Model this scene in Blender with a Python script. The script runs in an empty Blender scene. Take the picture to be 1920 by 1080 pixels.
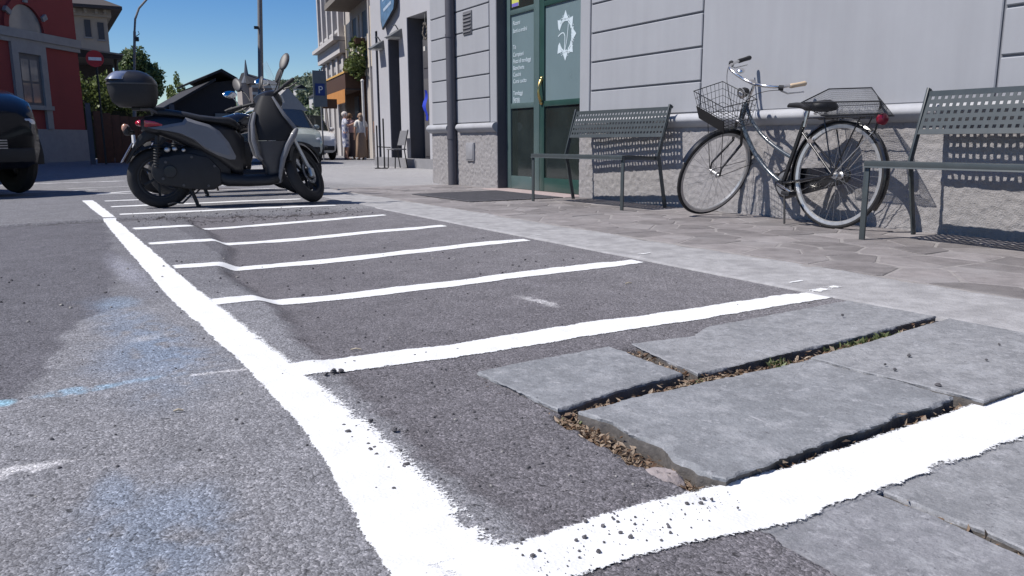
import bpy, bmesh, math, random
import numpy as np
from mathutils import Vector, Matrix
R_ = math.radians
SC = bpy.context.scene
COL = SC.collection
random.seed(7)
# ------------------------------------------------------------------ camera
cam_d = bpy.data.cameras.new('camera')
cam = bpy.data.objects.new('camera', cam_d); COL.objects.link(cam)
cam_d.sensor_width = 36.0
cam_d.lens = 36.0 * 1476.0 / 1920.0
cam_d.clip_start = 0.05; cam_d.clip_end = 3000
def cam_matrix(yaw, pitch, roll, loc):
    f = Vector((math.sin(yaw) * math.cos(pitch), math.cos(yaw) * math.cos(pitch), -math.sin(pitch)))
    r = Vector((math.cos(yaw), -math.sin(yaw), 0))
    u = r.cross(f)
    c, s = math.cos(roll), math.sin(roll)
    r2 = c * r + s * u; u2 = -s * r + c * u
    m = Matrix((r2, u2, -f)).transposed().to_4x4()
    m.translation = loc
    return m
cam.matrix_world = cam_matrix(R_(30.38), R_(10.625), R_(-0.298), Vector((0, 0, 0.58)))
SC.camera = cam
# ------------------------------------------------------------------ sky + sun
SUN_EL = R_(53.5)
SUN_AZ = R_(-75.0)          # measured from +Y, clockwise positive
sun_dir = Vector((math.sin(SUN_AZ) * math.cos(SUN_EL), math.cos(SUN_AZ) * math.cos(SUN_EL), math.sin(SUN_EL)))
world = bpy.data.worlds.new('World'); SC.world = world; world.use_nodes = True
wn = world.node_tree; wn.nodes.clear()
sky = wn.nodes.new('ShaderNodeTexSky'); sky.sky_type = 'NISHITA'; sky.sun_disc = False
sky.sun_elevation = SUN_EL; sky.sun_rotation = SUN_AZ
sky.altitude = 250; sky.air_density = 1.0; sky.dust_density = 0.05; sky.ozone_density = 3.5
bg = wn.nodes.new('ShaderNodeBackground'); bg.inputs[1].default_value = 0.070
wo = wn.nodes.new('ShaderNodeOutputWorld')
hs_ = wn.nodes.new('ShaderNodeHueSaturation'); hs_.inputs['Saturation'].default_value = 1.37; hs_.inputs['Value'].default_value = 1.23; hs_.inputs['Hue'].default_value = 0.511
wn.links.new(sky.outputs[0], hs_.inputs['Color']); wn.links.new(hs_.outputs[0], bg.inputs[0]); wn.links.new(bg.outputs[0], wo.inputs[0])
sl = bpy.data.lights.new('sun', 'SUN'); sl.energy = 4.5; sl.angle = R_(0.53); sl.color = (1.0, 0.955, 0.9)
so = bpy.data.objects.new('sun', sl); COL.objects.link(so)
so.rotation_euler = sun_dir.to_track_quat('Z', 'Y').to_euler(); so.location = (-20, 5, 30)
SC.view_settings.view_transform = 'Standard'; SC.view_settings.look = 'None'
SC.view_settings.exposure = 0.34; SC.view_settings.gamma = 1.0
SC.view_settings.use_curve_mapping = False
# ------------------------------------------------------------------ materials
MATS = {}
def srgb(r, g, b):
    f = lambda c: ((c / 255) / 12.92) if c / 255 <= 0.04045 else (((c / 255) + 0.055) / 1.055) ** 2.4
    return (f(r), f(g), f(b))
def pm(name, col, rough=0.6, metal=0.0, var=0.12, scale=8.0, bump=0.0, bscale=60.0, bdist=0.003, coat=0.0,
       rand=0.0, spec=0.5, alpha=1.0, trans=0.0, ior=1.45, detail=4.0, dirt=None, dirt_amt=0.0):
    if name in MATS: return MATS[name]
    m = bpy.data.materials.new(name); m.use_nodes = True; MATS[name] = m
    nt = m.node_tree; N = nt.nodes; L = nt.links
    p = N['Principled BSDF']
    p.inputs['Roughness'].default_value = rough; p.inputs['Metallic'].default_value = metal
    p.inputs['Coat Weight'].default_value = coat; p.inputs['Coat Roughness'].default_value = 0.06
    p.inputs['Specular IOR Level'].default_value = spec
    p.inputs['Alpha'].default_value = alpha
    p.inputs['Transmission Weight'].default_value = trans; p.inputs['IOR'].default_value = ior
    tc = N.new('ShaderNodeTexCoord')
    nz = N.new('ShaderNodeTexNoise'); nz.inputs['Scale'].default_value = scale; nz.inputs['Detail'].default_value = detail
    nz.inputs['Roughness'].default_value = 0.65
    L.new(tc.outputs['Object'], nz.inputs['Vector'])
    mr = N.new('ShaderNodeMapRange'); mr.inputs[1].default_value = 0.25; mr.inputs[2].default_value = 0.75
    mr.inputs[3].default_value = 1 - var; mr.inputs[4].default_value = 1 + var
    L.new(nz.outputs['Fac'], mr.inputs[0])
    mul = N.new('ShaderNodeMix'); mul.data_type = 'RGBA'; mul.blend_type = 'MULTIPLY'; mul.inputs[0].default_value = 1
    mul.inputs[6].default_value = (*col, 1)
    L.new(mr.outputs[0], mul.inputs[7])
    out = mul.outputs[2]
    if dirt:
        n2 = N.new('ShaderNodeTexNoise'); n2.inputs['Scale'].default_value = scale * 0.37; n2.inputs['Detail'].default_value = 6
        L.new(tc.outputs['Object'], n2.inputs['Vector'])
        m2 = N.new('ShaderNodeMapRange'); m2.inputs[1].default_value = 0.48; m2.inputs[2].default_value = 0.72
        m2.inputs[3].default_value = 0; m2.inputs[4].default_value = dirt_amt
        L.new(n2.outputs['Fac'], m2.inputs[0])
        dm = N.new('ShaderNodeMix'); dm.data_type = 'RGBA'; dm.inputs[7].default_value = (*dirt, 1)
        L.new(m2.outputs[0], dm.inputs[0]); L.new(out, dm.inputs[6]); out = dm.outputs[2]
    if rand > 0:
        oi = N.new('ShaderNodeObjectInfo')
        hsv = N.new('ShaderNodeHueSaturation')
        r1 = N.new('ShaderNodeMapRange'); r1.inputs[3].default_value = 1 - rand; r1.inputs[4].default_value = 1 + rand
        L.new(oi.outputs['Random'], r1.inputs[0]); L.new(r1.outputs[0], hsv.inputs['Value'])
        L.new(out, hsv.inputs['Color']); out = hsv.outputs[0]
    L.new(out, p.inputs['Base Color'])
    # roughness wobble so nothing shines perfectly evenly
    rr = N.new('ShaderNodeMapRange'); rr.inputs[3].default_value = max(0.02, rough - 0.07); rr.inputs[4].default_value = min(1, rough + 0.07)
    L.new(nz.outputs['Fac'], rr.inputs[0]); L.new(rr.outputs[0], p.inputs['Roughness'])
    if bump > 0:
        nb = N.new('ShaderNodeTexNoise'); nb.inputs['Scale'].default_value = bscale; nb.inputs['Detail'].default_value = 5
        L.new(tc.outputs['Object'], nb.inputs['Vector'])
        b = N.new('ShaderNodeBump'); b.inputs['Strength'].default_value = bump; b.inputs['Distance'].default_value = bdist
        L.new(nb.outputs['Fac'], b.inputs['Height']); L.new(b.outputs[0], p.inputs['Normal'])
    return m
# ------------------------------------------------------------------ numpy noise
def _h(ix, iy, s):
    n = (ix.astype(np.int64) * 374761393 + iy.astype(np.int64) * 668265263 + s * 974711) & 0x7fffffff
    n = ((n ^ (n >> 13)) * 1274126177) & 0x7fffffff
    n = n ^ (n >> 16)
    return (n & 0xffff) / 65535.0
def vn(x, y, s=0):
    x = np.asarray(x, float); y = np.asarray(y, float)
    ix = np.floor(x); iy = np.floor(y); fx = x - ix; fy = y - iy
    fx = fx * fx * (3 - 2 * fx); fy = fy * fy * (3 - 2 * fy)
    a = _h(ix, iy, s); b = _h(ix + 1, iy, s); c = _h(ix, iy + 1, s); d = _h(ix + 1, iy + 1, s)
    return (a * (1 - fx) + b * fx) * (1 - fy) + (c * (1 - fx) + d * fx) * fy
def fbm(x, y, s=0, o=4):
    t = 0; a = 0.5; n = 0
    for i in range(o):
        t = t + a * vn(x * 2 ** i, y * 2 ** i, s + i * 17); n += a; a *= 0.5
    return t / n
def sst(a, b, x):
    t = np.clip((np.asarray(x, float) - a) / (b - a), 0, 1); return t * t * (3 - 2 * t)
# ------------------------------------------------------------------ mesh builder
INV = {}
def tag(o, label=None, cat=None, group=None, kind=None):
    if label: o['label'] = label
    if cat: o['category'] = cat
    if group: o['group'] = group
    if kind: o['kind'] = kind
    return o
def thing(name, label, cat, loc=(0, 0, 0), rz=0.0, group=None):
    o = bpy.data.objects.new(name, None); COL.objects.link(o)
    o.location = loc; o.rotation_euler = (0, 0, rz); o.empty_display_size = 0.1
    INV[o.name] = (Matrix.Translation(Vector(loc)) @ Matrix.Rotation(rz, 4, 'Z')).inverted()
    return tag(o, label, cat, group)
class MB:
    def __init__(s, M=None):
        s.v = []; s.f = []; s.M = M; s.mi = []; s.cm = 0
    def add(s, vs, fs):
        k = len(s.v)
        if s.M is not None: vs = [tuple(s.M @ Vector(p)) for p in vs]
        s.v += [tuple(p) for p in vs]; s.f += [tuple(i + k for i in f) for f in fs]
        s.mi += [s.cm] * len(fs)
        return s
    def box(s, x0, x1, y0, y1, z0, z1):
        v = [(x, y, z) for z in (z0, z1) for (x, y) in ((x0, y0), (x1, y0), (x1, y1), (x0, y1))]
        return s.add(v, [(0, 3, 2, 1), (4, 5, 6, 7), (0, 1, 5, 4), (1, 2, 6, 5), (2, 3, 7, 6), (3, 0, 4, 7)])
    def obox(s, c, size, rot=(0, 0, 0)):
        from mathutils import Euler
        m = Euler(rot).to_matrix(); c = Vector(c); hx, hy, hz = [q / 2 for q in size]
        v = [tuple(c + m @ Vector((x, y, z))) for z in (-hz, hz) for (x, y) in ((-hx, -hy), (hx, -hy), (hx, hy), (-hx, hy))]
        return s.add(v, [(0, 3, 2, 1), (4, 5, 6, 7), (0, 1, 5, 4), (1, 2, 6, 5), (2, 3, 7, 6), (3, 0, 4, 7)])
    def bar(s, a, b, w, h, up=(0, 0, 1)):
        a = Vector(a); b = Vector(b); d = (b - a).normalized(); u = Vector(up)
        if abs(d.dot(u)) > 0.98: u = Vector((1, 0, 0))
        r = d.cross(u).normalized(); u = r.cross(d)
        v = [tuple(p + r * x * w / 2 + u * y * h / 2) for p in (a, b) for (x, y) in ((-1, -1), (1, -1), (1, 1), (-1, 1))]
        return s.add(v, [(0, 1, 2, 3), (7, 6, 5, 4), (0, 4, 5, 1), (1, 5, 6, 2), (2, 6, 7, 3), (3, 7, 4, 0)])
    def tube(s, pts, r, seg=8, closed=False, caps=True, flat=None):
        P = [Vector(p) for p in pts]; n = len(P)
        rs = r if isinstance(r, (list, tuple)) else [r] * n
        T = []
        for i in range(n):
            a = P[(i - 1) % n] if (closed or i > 0) else P[i]
            b = P[(i + 1) % n] if (closed or i < n - 1) else P[i]
            t = (b - a); T.append(t.normalized() if t.length > 1e-9 else Vector((0, 0, 1)))
        u = T[0].orthogonal().normalized(); vs = []
        for i in range(n):
            if i > 0:
                q = T[i - 1].rotation_difference(T[i]); u = q @ u
            u = (u - T[i] * u.dot(T[i])).normalized(); w = T[i].cross(u)
            for k in range(seg):
                a = 2 * math.pi * k / seg
                vs.append(tuple(P[i] + (u * math.cos(a) + w * math.sin(a)) * rs[i]))
        fs = []
        m = n if closed else n - 1
        for i in range(m):
            j = (i + 1) % n
            for k in range(seg):
                l = (k + 1) % seg
                fs.append((i * seg + k, i * seg + l, j * seg + l, j * seg + k))
        if caps and not closed:
            fs.append(tuple(range(seg - 1, -1, -1))); fs.append(tuple((n - 1) * seg + k for k in range(seg)))
        return s.add(vs, fs)
    def lathe(s, prof, c, axis, seg=24, cap=True):
        # prof: list of (radius, height along axis)
        ax = Vector(axis).normalized(); u = ax.orthogonal().normalized(); w = ax.cross(u); c = Vector(c); vs = []; fs = []
        for (r, h) in prof:
            for k in range(seg):
                a = 2 * math.pi * k / seg
                vs.append(tuple(c + ax * h + (u * math.cos(a) + w * math.sin(a)) * max(r, 1e-5)))
        n = len(prof)
        for i in range(n - 1):
            for k in range(seg):
                l = (k + 1) % seg
                fs.append((i * seg + k, i * seg + l, (i + 1) * seg + l, (i + 1) * seg + k))
        if cap:
            fs.append(tuple(range(seg - 1, -1, -1))); fs.append(tuple((n - 1) * seg + k for k in range(seg)))
        return s.add(vs, fs)
    def torus(s, c, axis, R, r, seg=40, ts=10, sy=1.0):
        ax = Vector(axis).normalized(); u = ax.orthogonal().normalized(); w = ax.cross(u); c = Vector(c); vs = []; fs = []
        for i in range(seg):
            a = 2 * math.pi * i / seg; d = u * math.cos(a) + w * math.sin(a)
            for k in range(ts):
                b = 2 * math.pi * k / ts
                vs.append(tuple(c + d * (R + r * math.cos(b)) + ax * r * sy * math.sin(b)))
        for i in range(seg):
            j = (i + 1) % seg
            for k in range(ts):
                l = (k + 1) % ts
                fs.append((i * ts + k, j * ts + k, j * ts + l, i * ts + l))
        return s.add(vs, fs)
    def ell(s, c, rad, nu=14, nv=8, rot=None):
        c = Vector(c); vs = []; fs = []
        for i in range(nv + 1):
            t = math.pi * i / nv
            for k in range(nu):
                a = 2 * math.pi * k / nu
                p = Vector((rad[0] * math.sin(t) * math.cos(a), rad[1] * math.sin(t) * math.sin(a), rad[2] * math.cos(t)))
                if rot is not None: p = rot @ p
                vs.append(tuple(c + p))
        for i in range(nv):
            for k in range(nu):
                l = (k + 1) % nu
                fs.append((i * nu + k, (i + 1) * nu + k, (i + 1) * nu + l, i * nu + l))
        return s.add(vs, fs)
    def prism(s, poly, o, u, v, d):
        # polygon in plane (o,u,v) extruded by vector d
        o = Vector(o); u = Vector(u); v = Vector(v); d = Vector(d); n = len(poly)
        a = [tuple(o + u * p[0] + v * p[1]) for p in poly]; b = [tuple(o + u * p[0] + v * p[1] + d) for p in poly]
        fs = [tuple(range(n - 1, -1, -1)), tuple(range(n, 2 * n))]
        fs += [(i, (i + 1) % n, n + (i + 1) % n, n + i) for i in range(n)]
        return s.add(a + b, fs)
    def loft(s, rings, cap=True, closed=True):
        n = len(rings[0]); vs = [p for r in rings for p in r]; fs = []
        for i in range(len(rings) - 1):
            for k in range(n if closed else n - 1):
                l = (k + 1) % n
                fs.append((i * n + k, i * n + l, (i + 1) * n + l, (i + 1) * n + k))
        if cap and closed:
            fs.append(tuple(range(n - 1, -1, -1))); fs.append(tuple((len(rings) - 1) * n + k for k in range(n)))
        return s.add(vs, fs)
    def quad(s, a, b, c, d):
        return s.add([a, b, c, d], [(0, 1, 2, 3)])
    def build(s, name, mat, parent=None, smooth=False, bevel=0.0, world=False, bseg=2, label=None, kind=None, sub=0, fixn=True, angle=35):
        vs = s.v
        if parent is not None and world:
            r = parent
            while r.parent is not None: r = r.parent
            iv = INV[r.name]; vs = [tuple(iv @ Vector(p)) for p in vs]
        me = bpy.data.meshes.new(name); me.from_pydata(vs, [], s.f)
        mats = mat if isinstance(mat, (list, tuple)) else [mat]
        for m in mats: me.materials.append(m)
        if len(mats) > 1: me.polygons.foreach_set('material_index', s.mi)
        bm = bmesh.new(); bm.from_mesh(me)
        if fixn: bmesh.ops.recalc_face_normals(bm, faces=bm.faces)
        if bevel > 0:
            es = [e for e in bm.edges if len(e.link_faces) == 2 and e.calc_face_angle(0) > R_(30)]
            bmesh.ops.bevel(bm, geom=es, offset=bevel, segments=bseg, affect='EDGES', profile=0.5, clamp_overlap=True)
        if sub:
            for _ in range(sub):
                bmesh.ops.subdivide_edges(bm, edges=bm.edges[:], cuts=1, use_grid_fill=True, smooth=0.6)
        bm.to_mesh(me); bm.free()
        if smooth or bevel > 0:
            me.polygons.foreach_set('use_smooth', [True] * len(me.polygons))
            me.set_sharp_from_angle(angle=R_(angle))
        o = bpy.data.objects.new(name, me); COL.objects.link(o)
        if parent is not None: o.parent = parent
        if label: o['label'] = label
        if kind: o['kind'] = kind
        return o
def grid_mesh(name, X, Y, Z, mat, col=None, kind=None, uv=None, parent=None, mask=None, extra=None):
    ny, nx = X.shape
    me = bpy.data.meshes.new(name)
    co = np.stack([X, Y, Z], -1).reshape(-1, 3).astype(np.float32)
    i = np.arange(nx * ny).reshape(ny, nx)
    q = np.stack([i[:-1, :-1], i[:-1, 1:], i[1:, 1:], i[1:, :-1]], -1)
    if mask is not None: q = q[mask]
    q = q.reshape(-1, 4)
    me.vertices.add(len(co)); me.vertices.foreach_set('co', co.ravel())
    me.loops.add(q.size); me.loops.foreach_set('vertex_index', q.ravel().astype(np.int32))
    me.polygons.add(len(q)); me.polygons.foreach_set('loop_start', np.arange(0, q.size, 4, dtype=np.int32))
    me.polygons.foreach_set('loop_total', np.full(len(q), 4, dtype=np.int32))
    me.update(calc_edges=True)
    me.polygons.foreach_set('use_smooth', np.ones(len(q), dtype=bool))
    if col is not None:
        a = me.color_attributes.new('tint', 'FLOAT_COLOR', 'POINT')
        c4 = np.ones((len(co), 4), np.float32); c4[:, :3] = col.reshape(-1, 3); a.data.foreach_set('color', c4.ravel())
    if extra is not None:
        for k, arr in extra.items():
            a = me.attributes.new(k, 'FLOAT', 'POINT'); a.data.foreach_set('value', arr.ravel().astype(np.float32))
    me.materials.append(mat)
    o = bpy.data.objects.new(name, me); COL.objects.link(o)
    if parent: o.parent = parent
    if kind: o['kind'] = kind
    return o
def copy_tree(o, parent=None):
    c = o.copy(); COL.objects.link(c)
    if parent is not None: c.parent = parent
    for ch in list(o.children): copy_tree(ch, c)
    return c
def text_mesh(name, txt, size, mat, parent, M, thick=0.0008, align='LEFT', world=True, spacing=1.0):
    cu = bpy.data.curves.new(name, 'FONT'); cu.body = txt; cu.size = size; cu.extrude = thick; cu.align_x = align
    cu.space_character = spacing; cu.resolution_u = 3
    t = bpy.data.objects.new(name + '_tmp', cu); COL.objects.link(t)
    dg = bpy.context.evaluated_depsgraph_get(); dg.update()
    me = bpy.data.meshes.new_from_object(t.evaluated_get(dg)); me.name = name
    bpy.data.objects.remove(t); bpy.data.curves.remove(cu)
    mm = M
    if world:
        r = parent
        while r.parent is not None: r = r.parent
        mm = INV[r.name] @ M
    me.transform(mm); me.materials.clear(); me.materials.append(mat)
    o = bpy.data.objects.new(name, me); COL.objects.link(o); o.parent = parent
    return o
# ================================================================== GROUND
LINE_Y = [1.93, 2.95, 3.95, 4.95, 5.95, 6.97, 7.93, 8.75]          # bay separators
xe_pts = ([0.3, 1.0, 1.9, 2.84, 3.8, 4.66, 5.6, 6.5], [0.55, 0.55, 0.57, 0.655, 0.67, 0.85, 0.88, 0.9])
def far_drop(y): return -0.075 * sst(9.3, 14.0, y)
def crack_y(x): return 6.62 + 0.11 * np.sin(x * 2.3 + 0.5) + 0.16 * (fbm(x * 1.9, x * 0 + 3.3, 5) - 0.5) - 0.06 * sst(0.5, 2.1, x)
def bed_mask(x, y):
    n = (fbm(x * 14, y * 14, 31, 3) - 0.5)
    xl = np.where(y > 1.34, 0.903, 0.876) + n * np.where(y > 1.34, 0.02, 0.05) + 0.006
    top = np.interp(x, [0.85, 1.34, 1.42, 1.62, 1.74, 2.5], [1.690, 1.712, 1.70, 1.68, 1.735, 1.772]) + n * 0.02
    return sst(0, 0.012, x - xl) * sst(0, 0.015, top - y) * sst(0, 0.01, 2.485 - x)
def zg(x, y, bed=True):
    x = np.asarray(x, float); y = np.asarray(y, float)
    xe = np.interp(y, xe_pts[0], xe_pts[1]) + 0.06 * (fbm(x * 3, y * 3, 11, 3) - 0.5)
    inb = sst(0.2, 0.9, y) * (1 - sst(6.3, 6.6, y))
    dip = sst(-0.03, 0.065, x - xe) * (1 - sst(0.1, 1.75, x - xe))
    z = -0.034 * dip * inb * (0.12 + 0.88 * sst(1.7, 3.6, y))
    z = z + 0.008 * (fbm(x * 1.3, y * 1.3, 3, 3) - 0.5) + 0.0045 * (fbm(x * 9, y * 9, 4, 3) - 0.5)
    near = 1 - sst(2.2, 4.0, y)
    z = z + near * 0.0014 * (vn(x * 95, y * 95, 8) - 0.5) + near * 0.0008 * (vn(x * 48, y * 48, 9) - 0.5)
    # broken joint across the bays, newer surface beyond it
    cy = crack_y(x)
    z = z + 0.012 * sst(0, 0.05, y - cy) * (1 - sst(9.0, 9.5, y)) * (x < 2.6)
    gw = 0.035 + 0.05 * fbm(x * 6, x * 0 + 1, 7, 2)
    z = z - 0.010 * np.exp(-((y - cy + 0.06) / gw) ** 2) * (x > -0.5) * (1 - sst(2.0, 2.5, x)) * (0.35 + 0.65 * sst(0.4, 0.6, fbm(x * 8, y * 8, 12, 3)))
    z = z + far_drop(y)
    # sidewalk bed sits lower than its stones
    z = np.where((x > 2.47), z * 0.3 - 0.03 * sst(2.47, 2.5, x) * (1 - sst(9.6, 9.9, y)) + far_drop(y) * 0.7, z)
    if bed:
        b = bed_mask(x, y) * (y < 1.85)
        z = z * (1 - b) + b * (-0.026 + 0.020 * (fbm(x * 16, y * 16, 21, 3) - 0.5))
    return z
def axis_lines(c0, c1, step, lo, hi, g):
    a = list(np.arange(c0, c1, step)); s = step
    while a[-1] < hi: s *= g; a.append(a[-1] + s)
    s = step; b = []
    p = a[0]
    while p > lo: s *= g; p -= s; b.append(p)
    return np.array(b[::-1] + a)
gx = axis_lines(-0.75, 2.6, 0.0085, -420, 420, 1.11)
ys = [0.45]
while ys[-1] < 420:
    y = ys[-1]; ys.append(y + (0.007 if y < 1.5 else 0.009 if 6.25 < y < 6.95 else (0.0047 * y if y < 12 else 0.03 * y)))
yb = []; p = 0.45; s = 0.007
while p > -120: s *= 1.2; p -= s; yb.append(p)
gy = np.array(yb[::-1] + ys)
GX, GY = np.meshgrid(gx, gy)
GZ = zg(GX, GY)
C = np.zeros(GX.shape + (3,))
def mixc(m, c): 
    global C
    C = C * (1 - m[..., None]) + np.array(c) * m[..., None]
n1 = fbm(GX * 2.2, GY * 2.2, 41, 5); n2 = fbm(GX * 7, GY * 7, 42, 4); n3 = fbm(GX * 24, GY * 24, 43, 3)
C[:] = (0.128, 0.126, 0.138)
# lighter worn stretch left of the white line (old repair) with a wandering border
ex = np.interp(GY, [0.3, 1.98, 2.06, 2.27, 2.64, 2.93, 3.1, 3.7, 4.3, 6.5], [-3, -3, -0.10, -0.05, -0.01, 0.05, 0.18, 0.2, 0.27, 0.33])
m = sst(-0.02, 0.02, GX - ex + (n2 - 0.5) * 0.10 + (n3 - .5) * .03) * (1 - sst(6.4, 6.7, GY)) * (GX < 0.75)
mixc(m * (0.75 + 0.2 * n1).clip(0, 1) * (1 - 0.55 * sst(3.0, 3.4, GY)), (0.228, 0.228, 0.243))
mixc((1 - m) * (GX < 0.5) * (GY < 6.6) * 0.55, (0.118, 0.115, 0.130))
# the bays: darker coarse asphalt right of its ragged edge
xe = np.interp(GY, xe_pts[0], xe_pts[1])
m = sst(-0.02, 0.03, GX - xe + (n2 - 0.5) * 0.10 + (n3 - .5) * .04) * (GX < 2.5) * (1 - sst(6.5, 6.65, GY))
mixc(m, (0.142, 0.135, 0.146))
mixc(m * sst(1.0, 2.3, GX + (n1 - 0.5) * 1.2) * 0.6, (0.19, 0.183, 0.192))
m2 = m * np.exp(-((GX - xe - 0.04 + (n3 - .5) * .08) / 0.035) ** 2) * sst(0.45, 0.62, n3); mixc(m2 * 0.25, (0.055, 0.048, 0.05))
# newer smooth surface beyond the joint
cy = crack_y(GX)
m = sst(0, 0.04, GY - cy); mixc(m * 0.85, (0.185, 0.184, 0.196))
mixc(m * sst(1.9, 2.9, GX + (GY - 7) * -0.12 + (n1 - 0.5)) * 0.9, (0.25, 0.245, 0.25))
m = sst(9.5, 13, GY); mixc(m * 0.7, (0.215, 0.213, 0.222))
mixc(sst(8.8, 9.6, GY) * sst(3.4, 4.2, GX) * (1 - sst(20, 26, GY)) * 0.7, (0.36, 0.355, 0.36))
gw = 0.05 + 0.06 * fbm(GX * 6, GX * 0 + 1, 7, 2)
jg = (fbm(GX * 30, GY * 9, 47, 3) - 0.5) * 0.16
for (o_, w_, k_) in ((0.03, 0.022, 0.9), (0.17, 0.016, 0.75)):
    m = np.exp(-((GY - cy + o_ + jg) / w_) ** 4) * sst(-0.45, -0.3, GX) * (1 - sst(2.0, 2.5, GX)) * sst(0.30, 0.46, fbm(GX * 9 + o_ * 50, GY * 3, 48, 3)) * (0.45 + 0.55 * sst(0.45, 0.6, GX))
    mixc(m * k_, (0.030, 0.025, 0.026))
m = np.exp(-((GY - 10.6) / 0.45) ** 2) * sst(0.9, 1.2, GX) * (1 - sst(2.0, 2.2, GX)); mixc(m * 0.75, (0.085, 0.07, 0.066))  # brown shade seen under the scooter, painted into the ground colour
# blue and white paint stains with shapes of their own
def blob(cx, cy_, rx, ry, rot=0, soft=0.25):
    dx = GX - cx; dy = GY - cy_; c, s_ = math.cos(rot), math.sin(rot)
    u = (dx * c + dy * s_) / rx; v = (-dx * s_ + dy * c) / ry
    r = np.sqrt(u * u + v * v) + (n2 - 0.5) * 0.9 + (n3 - 0.5) * 0.5
    return 1 - sst(1 - soft, 1 + soft, r)
BL = (0.195, 0.262, 0.365)
mixc(blob(0.20, 2.75, 0.09, 0.55, 0.12, 0.6) * 0.40 * sst(.2, .6, n3), BL)
mixc(blob(0.18, 3.2, 0.06, 0.12, 0, 0.5) * 0.5, (0.23, 0.29, 0.37))
mixc(blob(0.20, 2.25, 0.13, 0.34, 0, 0.7) * 0.45 * sst(.15, .6, n3), BL)
mixc(blob(0.02, 2.075, 0.10, 0.03, 0.02, 0.3) * 0.8 * sst(.28, .5, n3), (0.25, 0.36, 0.46))
mixc(blob(0.16, 2.09, 0.10, 0.02, 0.02, 0.5) * 0.5 * sst(.35, .6, n3), (0.26, 0.38, 0.50))
mixc(blob(-0.14, 2.06, 0.035, 0.03, 0, 0.3) * 0.85, (0.26, 0.45, 0.56))
mixc(blob(0.09, 1.22, 0.10, 0.20, -0.15, 0.6) * 0.42 * sst(.15, .6, n3), BL)
mixc(blob(0.05, 1.42, 0.03, 0.08, 0, 0.5) * 0.3, BL)
mixc(blob(0.21, 2.55, 0.05, 0.03, .5, 0.7) * 0.35, (0.5, 0.5, 0.52))
mixc(blob(0.28, 4.0, 0.05, 0.5, 0.05, 0.8) * 0.35, (0.42, 0.43, 0.50))
WHT = (0.62, 0.61, 0.62)
mixc(blob(-0.10, 1.60, 0.085, 0.022, 0.1, 0.4) * 0.75 * sst(.3, .5, n3), WHT)
mixc(blob(0.32, 2.06, 0.10, 0.010, -0.1, 0.7) * 0.75 * sst(.3, .5, n3), WHT)
mixc(blob(1.53, 2.42, 0.035, 0.12, 0.1, 0.5) * 0.55 * sst(.35, .55, n3), WHT)
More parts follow.
